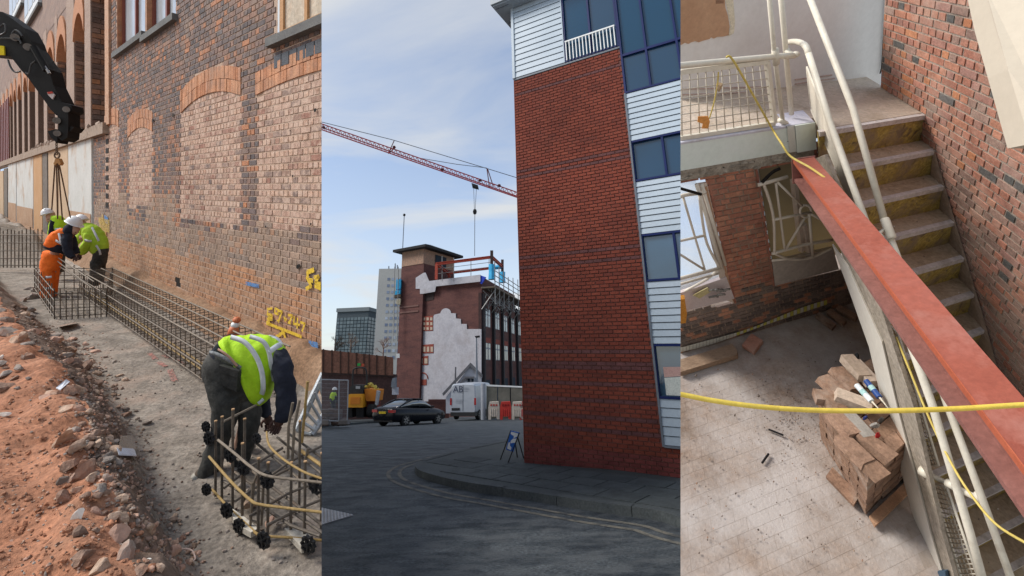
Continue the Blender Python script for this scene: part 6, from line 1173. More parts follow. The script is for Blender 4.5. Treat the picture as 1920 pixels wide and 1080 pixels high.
# bare trees behind the fence
def bare_tree(u, vb, vt, Z, label, n=5, col=None, seed=1, wide=1.0, rad=.11):
    rn = random.Random(seed); t = thing('bare_tree', AV(u, vb, Z), label, 'tree'); P0_ = AV(u, vb, Z); Hh = (AV(u, vt, Z) - P0_).length
    tr = MB(); br = MB(); m_ = col or mat('bark_grey', [(.09, .075, .065), (.14, .12, .10)])
    tr.tube([P0_ - ZU * 1.5, P0_ + ZU * Hh * .35, P0_ + ZU * Hh * .7], [rad, rad * .7, rad * .3], 6); tr.build('trunk', m_, t)
    def go(p, d, l, r, k):
        e = p + d * l; br.tube([p, e], [r, r * .6], 3, cap=False)
        if k:
            for _ in range(3): go(p + d * l * rn.uniform(.5, 1), (d + V((rn.gauss(0, .5) * wide, rn.gauss(0, .5), rn.gauss(.15, .35)))).normalized(), l * rn.uniform(.55, .8), r * .55, k - 1)
    for i in range(8): go(P0_ + ZU * Hh * rn.uniform(.2, .6), V((rn.gauss(0, .6) * wide, rn.gauss(0, .6), rn.uniform(.5, 1.2))).normalized(), Hh * .22, rad * .4, 4)
    br.build('branches', m_, t)
twig = mat('twig_brown', [(.10, .075, .06), (.16, .12, .10)]); bare_tree(627, 668, 622, 62, 'dense dark bare tree in front of the glass tower', seed=4, wide=1.3, col=mat('twig_dark', [(.05, .045, .04), (.08, .07, .06)]), rad=.16)
bare_tree(656, 668, 618, 60, 'lighter bare tree between the two far towers', seed=7, col=twig); bare_tree(718, 672, 628, 60, 'pinkish bare young tree in front of the beige tower block', seed=9, col=mat('twig_pink', [(.18, .12, .10), (.25, .17, .14)]))
# far towers
hzm = mat('glass_tower', [(.05, .075, .09), (.075, .105, .12), (.10, .135, .15)], attr=True, fine=.1, bump=0, rough=.3, spec=.5)
def far_frame(u, Z, yaw):
    P_ = at(u, 668, Z); a = math.radians(yaw); X_ = V((math.cos(a), math.sin(a), 0)); return Frame(P_, X_, X_.cross(ZU), ZU)
t1 = far_frame(685, 330, -8); gt = thing('glass_tower_block', t1.O, 'dark blue grey glass tower block on the skyline', 'building')
xL = t1.hit(627, 640, 1, 0)[0]; zT = t1.hit(655, 579, 1, 0)[2]
q = MB(); q.box(t1, xL, 0, -22, -.5, -20, zT); q.build('core', mat('glass_core', [(.04, .055, .065), (.06, .075, .085)], bump=0), gt)
nC, nR = 9, 11
for i in range(nC):
    for j in range(nR):
        w_ = -xL / nC; h_ = zT * .82 / nR; q = MB(); q.box(t1, xL + (i + .08) * w_, xL + (i + .92) * w_, -.5, 0, j * h_ + h_ * .1, j * h_ + h_ * .9); q.build('window', hzm, gt)
for i in range(4):
    for j in range(nR): q = MB(); h_ = zT * .82 / nR; q.box(t1, .0, .4, -20 + i * 5 + .5, -20 + i * 5 + 4.5, j * h_ + h_ * .1, j * h_ + h_ * .9); q.build('window', hzm, gt)
q = MB(); q.box(t1, xL - .4, .6, -22.4, .4, zT * .94, zT * 1.02); q.build('roof', mat('tower_cap', [(.12, .14, .15), (.15, .17, .18)]), gt)
t2 = far_frame(760, 230, 3); bt = thing('beige_tower_block', t2.O, 'tall beige concrete tower block with rows of small windows', 'building')
xL = t2.hit(702, 640, 1, 0)[0]; zT = t2.hit(707, 504, 1, 0)[2]; bg_ = mat('beige_concrete', [(.30, .30, .29), (.36, .36, .345)], scale=.05, bscale=1, fine=.05, bump=0)
q = MB(); q.box(t2, xL, 0, -18, 0, -20, zT); q.build('wall', bg_, bt)
xw = t2.hit(722, 600, 1, 0)[0]
for j in range(13):
    for i in range(4):
        z_ = t2.hit(725, 521 + j * 12.2, 1, 0)[2]; w_ = (0 - xw) / 5; q = MB(); q.box(t2, xw + i * w_, xw + (i + .6) * w_, -.1, .12, z_ - 1.3, z_); q.build('window', mat('tower_window', [(.12, .15, .22), (.2, .24, .32), (.38, .42, .48)], attr=True, bump=0), bt)
for u in (729, 745, 741): q = MB(); q.tube([AV(u, 505, 230), AV(u, 500 - (u % 7), 230)], .3, 4); q.build('aerial', trim_m, bt)
# ---------------------------------------------------------------- crane
Zc = 58; crn = thing('tower_crane', AV(604, 240, Zc), 'red lattice crane jib reaching across the sky with its pendant lines', 'crane'); cred = mat('crane_red', [(.20, .02, .025), (.27, .03, .035)], bump=0)
def jl(u, dv, dz=0): return AV(u, 0, Zc + dz) - _c * ((232.6 + (u - 604) * .3505 + dv) / F * (Zc + dz)) if False else AV(u, 232.6 + (u - 604) * .3505 + dv, Zc + dz)
ch = [[jl(u, 0) for u in range(560, 1011, 50)], [jl(u, 11 - (u - 604) * .004, -.5) for u in range(560, 1011, 50)], [jl(u, 6.5 + (u - 604) * .002, .7) for u in range(560, 1011, 50)]]
for c_ in ch: q = MB(); q.tube(c_, .085, 5); q.build('chord', cred, crn)
n = 50
for i in range(n):
    u0 = 590 + i * 400 / n; u1 = u0 + 200 / n; u2 = u0 + 400 / n
    q = MB()
    for a, b in ((0, 1), (0, 2), (1, 2)):
        o1, o2 = ((0, 0), (11 - (u1 - 604) * .004, -.5), (6.5, .7))[a], ((0, 0), (11 - (u1 - 604) * .004, -.5), (6.5, .7))[b]
        q.tube([jl(u0, *o1), jl(u1, *o2), jl(u2, *o1)], .035, 4)
    q.build('lattice', cred, crn)
def cl_(pts, r_, nm, m_, Z=Zc): q = MB(); q.tube([AV(u, v, Z) for u, v in pts], r_, 5); return q.build(nm, m_, crn)
cab = mat('cable_grey', [(.05, .05, .06), (.08, .08, .09)], bump=0)
cl_([(560, 218), (604, 229), (737, 262.5), (913, 316), (968, 333), (1010, 346)], .05, 'pendant', cab); cl_([(790, 297), (856, 308), (913, 315)], .045, 'pendant', cab)
for a in ([(739, 264), (728, 288)], [(728, 288), (742, 276)], [(913, 316), (918, 353)], [(914, 316), (925, 350)]): cl_(a, .07, 'king_post', mat('crane_dark', [(.07, .02, .025), (.1, .03, .03)]))
for u, v in ((739, 276), (607, 239), (829, 318), (900, 338), (936, 348)): q = MB(); c_ = AV(u, v, Zc - .3); q.ball(c_, _r * .25, _c * .22, WV * .2, 8, 5); q.build('pulley', mat('crane_dark', []), crn)
q = MB(); q.prism([AV(u, v, Zc - .6) for u, v in ((884, 343), (896, 347), (897, 351), (885, 348))], WV * 1.0); q.build('trolley', blk, crn)
for a in ([(888, 349), (889.5, 393)], [(893.5, 350), (891, 393)]): cl_(a, .03, 'hoist_rope', cab)
q = MB(); c_ = AV(890.3, 397, Zc); q.ball(c_, _r * .28, _c * .42, WV * .25, 8, 6); q.build('hook_block', blk, crn)
cl_([(890.3, 400), (890, 480)], .04, 'lifting_line', cab)
# ================================================================== RIGHT PLACE: stairwell of the old works, seen from a landing opposite
PANEL = 3
X3 = cv(3140, 565, 900).normalized(); Y3 = cv(228, 518, 900).normalized(); U3 = cv(-630, 1000, -900).normalized()
F3 = Frame(at(1735, 216, 4.0), X3, Y3, U3)     # x along the landing edge, y towards the back wall, z up; origin: end of the top nosing at the wall
h3 = F3.hit; ZF = -2.8
creamw = mat('cream_wall_paint', [(.56, .53, .48), (.66, .64, .60)], scale=1.2, bscale=24, fine=.06, bump=.06, dust=(.50, .44, .36), dscale=1.5, dr=(.55, .75))
conc = mat('worn_concrete', [(.40, .32, .24), (.52, .43, .345), (.45, .365, .28)], scale=3, bscale=34, bump=.35, fine=.25, dust=(.46, .38, .31), dscale=2.2, dr=(.5, .7))
tread_m = mat('step_concrete', [(.33, .25, .17), (.44, .34, .245), (.50, .40, .30)], scale=4, bscale=34, bump=.35, fine=.3, dust=(.46, .38, .30), dscale=3, dr=(.5, .7)); nose_m = mat('worn_nosing', [(.48, .43, .41), (.60, .55, .53), (.38, .33, .29)], scale=5, bscale=40, bump=.25, fine=.2)
riser_m = mat('ochre_riser', [(.13, .095, .05), (.36, .26, .07), (.46, .35, .10), (.20, .15, .08)], scale=6, bscale=40, bump=.5, fine=.4, ramp=(.32, .66), dist=1.2, dust=(.27, .21, .15), dscale=4, dr=(.46, .62))
floor_m = mat('dusty_floor', [(.17, .115, .08), (.28, .20, .145), (.42, .35, .29)], scale=.9, bscale=32, bump=.45, fine=.3, ramp=(.3, .7), dust=(.50, .44, .40), dscale=1.1, dr=(.48, .68))
mor3 = mat('stair_mortar', [(.36, .30, .25), (.46, .39, .33)], scale=5, bscale=50, bump=.5, fine=.3)
# ---------------------------------------------------------------- floor
q = MB(); q.add([F3.p(x, y, ZF - .0195) for x, y in ((-6, -4), (-1.19, -4), (-1.19, -1.9), (.1, -1.9), (.1, 1.5), (-6, 1.5))], [(0, 1, 2, 5), (2, 3, 4, 5)]); fl = q.build('floor', mat('floor_joint', [(.25, .185, .14), (.30, .235, .185)], scale=3, bscale=30, dust=(.48, .43, .39), dscale=1.1, dr=(.40, .62)), kind='structure')
yw = .5 * (h3(1280, 655, 2, ZF)[1] + h3(1585, 577, 2, ZF)[1])
pav = mat('floor_paver', [(.27, .195, .145), (.295, .215, .165), (.28, .205, .155), (.31, .23, .178)], attr=True, bscale=34, bump=.4, fine=.25, scale=2.5, dust=(.52, .475, .45), dscale=1.1, dr=(.38, .60))
items = []
PL, PW = .205, .100
for j in range(-1, 44):
    y = yw - .02 - (j + 1) * PW
    for i in range(-28, 8):
        x = i * PL + (PL / 2 if j % 2 else 0); u, v, z = px(F3.p(x + PL / 2, y + PW / 2, ZF))
        if x + PL < (-1.19 if y < -1.9 else .1) and 1250 < u < 1800 and 560 < v < 1110: items.append((-1 / (z + .1), x, y))
items.sort(); me_c = {}; rest = MB()
for n, (_, x, y) in enumerate(items):
    c8 = lambda o_: [F3.p(x + a, y + b, ZF + c_) for c_, g in ((-.03, .0006), (-.0187 + o_, .0018)) for a, b in ((g, g), (PL - g, g), (PL - g, PW - g), (g, PW - g))]
    o_ = U(-.0004, .0008)
    if n < 300:
        k_ = random.randrange(10); org = F3.p(x, y, ZF)
        if k_ not in me_c: t = MB(); t.hexa(c8(0), 0, (k_ + .5) / 10); me_c[k_] = t.mesh('paver', pav, org)
        stamp('paver', me_c[k_], org + U3 * o_, fl)
    else: rest.hexa(c8(o_))
if rest.f: rest.build('paver_field', pav, fl, kind='stuff')
# ---------------------------------------------------------------- brick wall beside the stair
rw3 = thing('stair_wall', F3.p(0, -1, ZF), 'red brick wall with a few blue bricks beside the concrete stair', 'wall')
rb3 = mat('stair_red_brick', [(.42, .185, .13), (.48, .22, .155), (.37, .165, .12), (.52, .25, .165), (.44, .21, .16), (.35, .20, .17), (.46, .21, .14)], attr=True, bscale=45, bump=.35, fine=.22, scale=8, dust=(.54, .39, .32), dscale=2.2, dr=(.48, .72))
or3 = mat('stair_orange_brick', [(.50, .21, .11), (.54, .25, .14)], attr=True, bscale=45, bump=.3, fine=.2); bl3 = mat('stair_blue_brick', [(.085, .085, .085), (.12, .12, .115), (.15, .14, .135)], attr=True, bscale=45, bump=.3, fine=.3); br3 = mat('stair_brown_brick', [(.28, .185, .155), (.34, .22, .18), (.38, .245, .20)], attr=True, bscale=45, bump=.35, fine=.3, dust=(.38, .29, .24), dscale=2, dr=(.5, .7))
ysb = 1.28                                     # back wall
yb_ = h3(1652, 120, 0, 0)[1]
def cl3(a, b):
    u, v, z = px(F3.p(0, a, b))
    k_ = R(); m_ = nz(a, b, 1.1, 21)
    if v > 560: return (3, 0) if k_ < .6 else (0, 0)
    if v > 330: return (3, 0) if k_ < .34 else (2, 0) if k_ < .41 else (0, 0)
    return (2, 0) if k_ < .045 else (1, 0) if k_ < .13 + .14 * m_ else (3, 0) if k_ < .22 else (0, 0)
BL3, BH3 = .205, .072
NB3 = brickwork(rw3, lambda a, b, o_: F3.p(-o_, a, b), (-3.4, yb_), -3.45, 68, BL3, BH3, .011, cl3, [rb3, or3, bl3, br3], thick=.03, keep=300, panel=(1640, 1920), jit=.004)
q = MB(); q.quad(F3.p(.008, -3.5, -3.5), F3.p(.008, yb_, -3.5), F3.p(.008, yb_, 1.3), F3.p(.008, -3.5, 1.3)); q.build('mortar', mor3, rw3)
# plaster skirting that follows the stair and the worn patch
TR, RI, DX = .2148, .2857, .032
q = MB(); P_ = [F3.p(-.012, .6, 0)]
for k in range(13): P_ += [F3.p(-.0135, -k * TR, .13 - k * RI + (.06 if k else 0)), ]
P_ = [F3.p(-.0135, -k * TR + .02, .04 - k * RI + .02 * (k > 2) + .035 * max(0, min(1, (k - 3) / 3))) for k in range(13)] + [F3.p(-.0135, -12 * TR, -.5 - 12 * RI), F3.p(-.0135, 0, -.45)]
for a in range(1, 12): q.add([P_[a], P_[a + 1], F3.p(-.0135, -(a + 1) * TR, -(a + 2) * RI), F3.p(-.0135, -a * TR, -(a + 1.5) * RI)], [(0, 1, 2, 3)])
q.build('plaster_skirting', mat('skirting_plaster', [(.26, .20, .16), (.38, .30, .25), (.44, .31, .24)], scale=3, bscale=30, bump=.4, dust=(.5, .36, .27), dscale=2), rw3)
# white back wall, its brown unpainted patch and dado line
bw3 = thing('back_wall', F3.p(-1.3, ysb, 0), 'white painted back wall with a bare brown plaster patch above the landing', 'wall')
xr = h3(1657, 60, 1, ysb)[0]; xr2 = h3(1651, 150, 1, ysb)[0]
q = MB(); q.prism([F3.p(-3.2, ysb, -.35), F3.p(xr2, ysb, -.35), F3.p(xr, ysb, h3(1657, -25, 1, ysb)[2]), F3.p(-3.2, ysb, h3(1265, -40, 1, ysb)[2])], Y3 * .1); q.build('plaster', mat('white_wall', [(.66, .655, .65), (.74, .735, .73)], scale=1, bscale=18, fine=.05, bump=.06, dust=(.60, .57, .55), dscale=1.4, dr=(.5, .75)), bw3)
Hb = lambda u, v, d_=0: F3.H(u, v, 1, ysb - d_)
q = MB(); jag = [(1265, 82), (1277, 84), (1284, 80), (1291, 82), (1296, 79), (1303, 77), (1310, 79), (1318, 76), (1330, 73), (1333, 70), (1338, 72), (1345, 69), (1357, 68), (1366, 66), (1368, 50), (1365, 30), (1360, 14), (1358, -20), (1265, -20)]
q.prism([Hb(u, v) for u, v in jag], -Y3 * .006); q.build('bare_plaster', mat('bare_plaster', [(.44, .26, .16), (.52, .33, .21)], scale=3, bscale=24, fine=.12, bump=.2), bw3)
q = MB(); q.prism([Hb(u, v) for u, v in ((1358, -10), (1374, -10), (1378, 40), (1376, 62), (1366, 68), (1370, 48))], -Y3 * .004); q.build('cream_edge', mat('cream_edge', [(.66, .60, .46), (.7, .65, .52)], scale=4), bw3)
q = MB(); q.prism([Hb(u, v, .001) for u, v in ((1342, 0), (1357, 0), (1357, 6), (1342, 7))], -Y3 * .007); q.build('cable_hole', mat('hole_brown', [(.25, .14, .09), (.3, .18, .12)]), bw3)
for (a, b, w_) in (((1277, 168), (1440, 163), .012), ((1277, 178), (1445, 172), .01), ((1490, 150), (1560, 141), .012), ((1490, 158), (1565, 147), .01)):
    q = MB(); A_, B_ = Hb(*a), Hb(*b); q.hexa([A_, B_, B_ + U3 * w_, A_ + U3 * w_] + [p - Y3 * .012 for p in (A_, B_, B_ + U3 * w_, A_ + U3 * w_)]); q.build('dado_line', mat('dado_pink', [(.46, .34, .30), (.54, .43, .39)], scale=5), bw3)
q = MB(); q.tube([F3.p(xr + .01, ysb - .02, 2.2), F3.p(xr2 - .005, ysb - .02, .1), F3.p(xr2 - .03, ysb - .03, .03)], .007, 6); q.build('cable', mat('black_cable', [(.02, .018, .016), (.04, .035, .03)]), bw3)
# soffit of the flight above, at the upper right
q = MB(); P_ = [at(1845, -30, 2.6), at(1862, 40, 2.5), at(1890, 130, 2.35), at(1932, 270, 2.2), at(1990, 270, 2.1), at(1990, -30, 2.3)]; q.prism(P_, _w * .15 + _r * .05); tag(q.build('sloping_soffit', creamw and mat('cream_soffit', [(.50, .44, .355), (.54, .48, .39)], scale=1, bscale=20, fine=.04, bump=.03)), 'smooth cream underside of the stair flight above, top right', 'stair soffit')
# the landing we look from, below and behind us; out of view, put in to keep the light off the near part of the floor
olth = thing('near_landing', F3.p(-2.3, -3.4, -.2), 'concrete landing opposite the stair, under the viewpoint', 'landing')
q = MB(); q.hexa([F3.p(x, y, z) for z in (-.22, 0) for x, y in ((-4.2, -4.3), (-.9, -4.3), (-.9, -3.0), (-4.2, -2.56))]); q.build('slab', conc, olth)
# ---------------------------------------------------------------- landing
ye = .215
ldg = thing('landing', F3.p(-1.2, ye, -.2), 'concrete landing slab with a pale green painted front edge', 'landing')
q = MB(); q.box(F3, -3.4, -.96, ye + .10, ysb, -.22, .0); q.box(F3, -.96, .05, .065, ysb, -.22, -.001); q.build('slab', conc, ldg)
XL = h3(1528, 245, 1, ye)[0]; zb1 = h3(1290, 318, 1, ye)[2]; zb2 = h3(1290, 338, 1, ye)[2]
grn = mat('pale_green_paint', [(.68, .75, .70), (.74, .80, .76)], scale=2, bscale=26, fine=.05, bump=.05, dust=(.76, .80, .79), dscale=2); lav = mat('lavender_paint', [(.54, .53, .62), (.62, .61, .68)], scale=3, bscale=28, fine=.1, dust=(.44, .42, .42), dscale=4, dr=(.5, .65))
xs_ = h3(1492, 270, 1, ye)[0]
q = MB(); q.box(F3, -3.4, xs_ - .075, ye, ye + .1, zb1, -.012); q.build('front_edge', grn, ldg)
q = MB(); q.box(F3, xs_ + .004, XL, ye - .02, ye + .14, zb1 - .01, .006); q.build('corner_block', grn, ldg)
q = MB(); q.box(F3, xs_ - .075, xs_, ye - .012, ye + .05, zb1 - .0, .004); q.build('post_plate', mat('plate_cream', [(.58, .58, .53), (.65, .64, .6)], scale=3, fine=.06), ldg)
q = MB(); q.box(F3, -3.4, xs_ - .08, ye - .004, ye + .10, -.012, .006); q.box(F3, xs_ - .078, XL - .003, ye + .0, ye + .30, .0065, .010); q.build('painted_margin', lav, ldg)
rc = mat('rough_concrete', [(.22, .19, .15), (.33, .29, .24), (.42, .38, .32)], scale=8, bscale=28, bump=.9, fine=.4)
q = MB(); q.box(F3, -3.4, XL - .02, ye + .004, ye + .5, zb2, zb1); q.build('broken_underside', rc, ldg)
for i in range(24):
    u = U(1277, 1490); c_ = F3.H(u, U(322, 340) - (u - 1290) * .17, 1, ye + .0); q = MB(); rock_mb(q, c_, X3 * U(.02, .06), Y3 * .012, U3 * U(.012, .03), n=1); q.build('concrete_lump', rc, ldg)
for (u, v, r_) in ((1357, 314, .007), (1415, 303, .004), (1477, 265, .005)): q = MB(); c_ = F3.H(u, v, 1, ye - .016); q.disc(c_, X3 * r_, U3 * r_, 8); q.build('bolt_hole', hm, ldg)
# ---------------------------------------------------------------- stair
st3 = thing('concrete_stair', F3.p(-.5, -1.3, ZF), 'dirty concrete stair with ochre risers and pale worn nosings', 'stairs')
SW = 1.14
for k in range(17):
    dx = DX * k; x0, x1 = -SW + dx * .0, dx + .0; y0, z0 = -k * TR, -k * RI
    q = MB(); q.hexa([F3.p(x, y, z) for z in (z0 - RI, z0 - .012) for x, y in ((-SW, y0 + .02), (x1, y0 + .02), (x1, y0 + .06), (-SW, y0 + .06))]); q.build('riser', riser_m, st3)
    q = MB(); q.box(F3, -SW, x1, y0, y0 + .05, z0 - .045, z0 + .001); q.build('nosing', nose_m, st3)
    q = MB(); q.box(F3, -SW, x1 + DX, y0 - TR + .05, y0 + .06, z0 - RI - .05, z0 - RI); q.build('tread', tread_m, st3)
    for _ in range(3): q = MB(); g = U(.005, .014); rock_mb(q, F3.p(U(-SW + .2, -.1), y0 - U(.02, .15), z0 - RI + g * .4), X3 * g, Y3 * g, U3 * g * .6, n=1); q.build('mortar_crumb', rk[2] if R() < .6 else wchip, st3)
# stringer: concrete side with a cream painted face
strg = thing('stair_stringer', F3.p(-1.25, -1.3, ZF), 'sloping concrete stringer with a cream painted outer face', 'stringer')
xS = -1.23
Sx = lambda u, v, x=xS: F3.H(u, v, 0, x)
q = MB(); q.prism([Sx(u, v) for u, v in ((1560, 458), (1590, 500), (1653, 640), (1681, 759), (1745, 1000), (1778, 1110), (1752, 1110), (1721, 1000), (1655, 759), (1629, 650), (1597, 560))], X3 * .015); q.build('painted_face', mat('stringer_cream', [(.60, .56, .49), (.68, .64, .57)], scale=2, bscale=24, fine=.06, bump=.06), strg)
q = MB(); q.prism([Sx(u, v, xS + .018) for u, v in ((1522, 300), (1546, 290), (1600, 420), (1640, 540), (1672, 640), (1712, 759), (1766, 1000), (1798, 1110), (1770, 1110), (1740, 1000), (1678, 759), (1650, 640), (1586, 500))], X3 * .035); q.build('concrete_side', mat('stringer_concrete', [(.28, .24, .19), (.40, .345, .285)], scale=4, bscale=30, bump=.4, fine=.35), strg)
# ---------------------------------------------------------------- handrails
pipe = mat('cream_pipe', [(.62, .57, .47), (.70, .65, .55)], scale=5, bscale=30, bump=.1, fine=.07, rough=.45, spec=.4, dust=(.42, .36, .28), dscale=3, dr=(.6, .75))
hr = thing('stair_handrail', Sx(1640, 500, -1.1), 'cream tubular handrails with mesh panels along the open side of the stair', 'railing')
def pipe_b(th, pts, r_, nm='rail', m_=pipe, n=12, sp=0): q = MB(); q.tube(spline(pts, sp) if sp else pts, r_, n); return q.build(nm, m_, th, smooth=True)
A1 = lambda u, v: Sx(u, v, -.98)
def rpx(P, d_): return .60 * d_ / F * (P - C0).dot(_w) / 2
pA = [A1(1508, -30), A1(1600, 205), A1(1660, 420), A1(1692, 505), A1(1776, 760), A1(1838, 925), A1(1912, 1130)]
pipe_b(hr, pA[:3], rpx(pA[1], 20)); pipe_b(hr, pA[2:], rpx(pA[3], 19))
q = MB(); c_ = A1(1664, 425); d_ = (pA[3] - pA[2]).normalized(); q.tube([c_ - d_ * .06, c_ - d_ * .05, c_ + d_ * .07, c_ + d_ * .08], [rpx(c_, 22), rpx(c_, 26), rpx(c_, 26), rpx(c_, 22)], 14); q.build('joint', pipe, hr, smooth=True)
pipe_b(hr, [A1(1660, 428), Sx(1645, 440, -1.1)], rpx(c_, 9), 'bracket'); pipe_b(hr, [Sx(1640, 437, -1.1), Sx(1650, 445, -1.1)], rpx(c_, 22), 'bracket_flange')
B1 = lambda u, v: Sx(u, v, -1.15)
pB = [B1(1516, 100), B1(1555, 225), B1(1612, 385), B1(1700, 625), B1(1748, 759), B1(1819, 1000), B1(1852, 1120)]
pipe_b(hr, pB, rpx(pB[2], 20))
pipe_b(hr, [B1(1472, 80), B1(1492, 78), B1(1508, 84), B1(1514, 94), B1(1516, 102)], rpx(pB[0], 19), 'elbow', sp=4)
# crossbar low down with its flanges
C_ = lambda u, v: Sx(u, v, -1.02)
pipe_b(hr, [Sx(1732, 884, -1.2), C_(1780, 908), A1(1836, 936)], rpx(pB[4], 20), 'crossbar'); 
for u, v, x, d_ in ((1735, 886, -1.2, 32), (1784, 909, -1.08, 26)): P_ = Sx(u, v, x); e_ = (A1(1836, 936) - Sx(1732, 884, -1.2)).normalized(); pipe_b(hr, [P_ - e_ * .025, P_ + e_ * .025], rpx(P_, d_), 'joint')
c_ = A1(1836, 932); q = MB(); q.ball(c_, _r * rpx(c_, 30), _c * rpx(c_, 36), _w * rpx(c_, 30), 14, 10); q.build('joint', pipe, hr, smooth=True)
# mesh infill between pipe and stringer
wire = mat('mesh_wire', [(.50, .45, .37), (.58, .53, .45)], bump=0, fine=.1)
def mesh_panel(th, quadpx, x, nu, nv, r_=.0035):
    P_ = [Sx(u, v, x) for u, v in quadpx]      # top-left, bottom-left, bottom-right, top-right
    for a, b in ((0, 1), (1, 2), (2, 3), (3, 0)): pipe_b(th, [P_[a], P_[b]], .008, 'mesh_frame', n=6)
    for i in range(1, nu): k_ = i / nu; pipe_b(th, [P_[0].lerp(P_[3], k_), P_[1].lerp(P_[2], k_)], r_, 'mesh_wire', wire, 4)
    for i in range(1, nv): k_ = i / nv; pipe_b(th, [P_[0].lerp(P_[1], k_), P_[3].lerp(P_[2], k_)], r_, 'mesh_wire', wire, 4)
mesh_panel(hr, [(1513, 125), (1521, 205), (1600, 392), (1606, 372)], -1.08, 3, 22, .004)
mesh_panel(hr, [(1656, 598), (1738, 872), (1760, 872), (1684, 625)], -1.08, 4, 30, .004)
mesh_panel(hr, [(1748, 905), (1806, 1095), (1838, 1095), (1776, 915)], -1.08, 4, 20, .004)
# landing balustrade
br = thing('landing_balustrade', F3.p(-1.8, ye, 0), 'cream pipe balustrade with a mesh panel standing on the landing edge', 'railing')
L1 = lambda u, v, d_=.05: F3.H(u, v, 1, ye + d_)
pipe_b(br, [L1(1262, 124), L1(1452, 106), L1(1490, 104)], rpx(L1(1400, 110), 19)); q = MB(); c_ = L1(1492, 102); q.ball(c_, _r * rpx(c_, 24), _c * rpx(c_, 20), _w * rpx(c_, 22), 14, 10); q.build('end_cap', pipe, br, smooth=True)
pipe_b(br, [L1(1441, -20), L1(1452, 100), L1(1469, 239)], rpx(L1(1450, 100), 14), 'post'); pipe_b(br, [L1(1463, -20, .16), L1(1472, 80, .16), L1(1484, 214, .16)], rpx(L1(1470, 80, .16), 16), 'post')
q = MB(); c_ = L1(1454, 106); q.tube([L1(1453, 92), L1(1455.5, 120)], rpx(c_, 21), 12); q.build('joint', pipe, br, smooth=True); pipe_b(br, [L1(1462, 225), L1(1474, 232)], rpx(c_, 18), 'foot'); pipe_b(br, [L1(1467, 234), L1(1470.5, 241)], rpx(c_, 22), 'foot_flange')
pipe_b(br, [L1(1474, 92, .16), L1(1480, 100, .12), L1(1492, 104)], rpx(c_, 18), 'tee')
P_ = [L1(1262, 137), L1(1262, 261), L1(1452, 231), L1(1438, 116)]
for a, b, w_ in ((0, 3, .022), (3, 2, .022), (2, 1, .022)): q = MB(); q.tube([P_[a], P_[b]], w_, 4); q.build('mesh_frame', pipe, br)
for i in range(1, 12): k_ = i / 12; pipe_b(br, [P_[0].lerp(P_[3], k_), P_[1].lerp(P_[2], k_)], .0042, 'mesh_wire', wire, 4)
for i in range(1, 8): k_ = i / 8; pipe_b(br, [P_[0].lerp(P_[1], k_), P_[3].lerp(P_[2], k_)], .0042, 'mesh_wire', wire, 4)
# ---------------------------------------------------------------- wall below the landing with two windows
ww = thing('window_wall', F3.p(-2, yw, ZF), 'old red brick wall with two barred windows under the landing', 'wall')
Wc = lambda u, v: h3(u, v, 1, yw)
wb1 = mat('pier_brick', [(.42, .17, .11), (.48, .205, .135), (.35, .145, .10), (.38, .175, .125), (.52, .235, .145), (.27, .16, .125)], attr=True, bscale=45, bump=.4, fine=.25, scale=7, dust=(.3, .18, .13), dscale=2); wb2 = mat('dado_blue_brick', [(.13, .105, .095), (.18, .145, .125), (.22, .165, .14), (.15, .125, .115)], attr=True, bscale=45, bump=.3, fine=.3, dust=(.30, .24, .20), dscale=2.5); wb3 = mat('dado_orange_brick', [(.42, .20, .125), (.48, .245, .16), (.38, .18, .12)], attr=True, bscale=45, bump=.3, fine=.25)
winL = [(1200, 330), (1325.5, 340), (1377, 569), (1283, 583), (1200, 600)]; winR = [(1421, 318), (1600, 290), (1660, 480), (1575, 506), (1453, 535)]
def clw(a, b):
    u, v, z = px(F3.p(a, yw, b))
    if poly_in(u, v, winL) or poly_in(u, v, winR): return None
    if b > -.2: return None
    k_ = R(); d_ = b - ZF
    vb = 655 - (u - 1277) * .255                # base line in the photo
    if vb - v > 118: return (0, 0)
    if vb - v > 88 and u < 1455: return (0, 0)
    if u > 1452 and vb - v < 64 and vb - v > 48: return (1, .004)
    return (2, 0) if k_ < (.40 if u < 1450 and vb - v > 35 else .22) else (1, 0)
NB4 = brickwork(ww, lambda a, b, o_: F3.p(a, yw - o_, b), (-3.6, .1), ZF, 44, .195, .0645, .009, clw, [wb1, wb2, wb3], thick=.03, keep=300, panel=(1276, 1640), jit=.005)
# mortar sheet with the two openings left open
def lp(poly): return [V((h3(u, v, 1, yw)[0], h3(u, v, 1, yw)[2])) for u, v in poly]
q = MB(); d_ = .008; M = lambda u, v: F3.H(u, v, 1, yw + d_)
q.add([M(1322, 322), M(1418, 300), M(1453, 535), M(1377, 569)], [(0, 1, 2, 3)])
q.add([M(1240, 594), M(1377, 569), M(1453, 535), M(1575, 506), M(1680, 478), M(1690, 560), M(1600, 600), M(1240, 690)], [tuple(range(8))])
q.build('mortar', mat('window_wall_mortar', [(.27, .19, .145), (.36, .27, .21)], scale=5, bscale=50, bump=.5, fine=.3), ww)
timb = mat('timber_white', [(.56, .46, .38), (.64, .54, .46)], scale=4, bscale=26, bump=.2, fine=.12); woody = mat('raw_timber', [(.40, .22, .13), (.48, .29, .18)], scale=6)
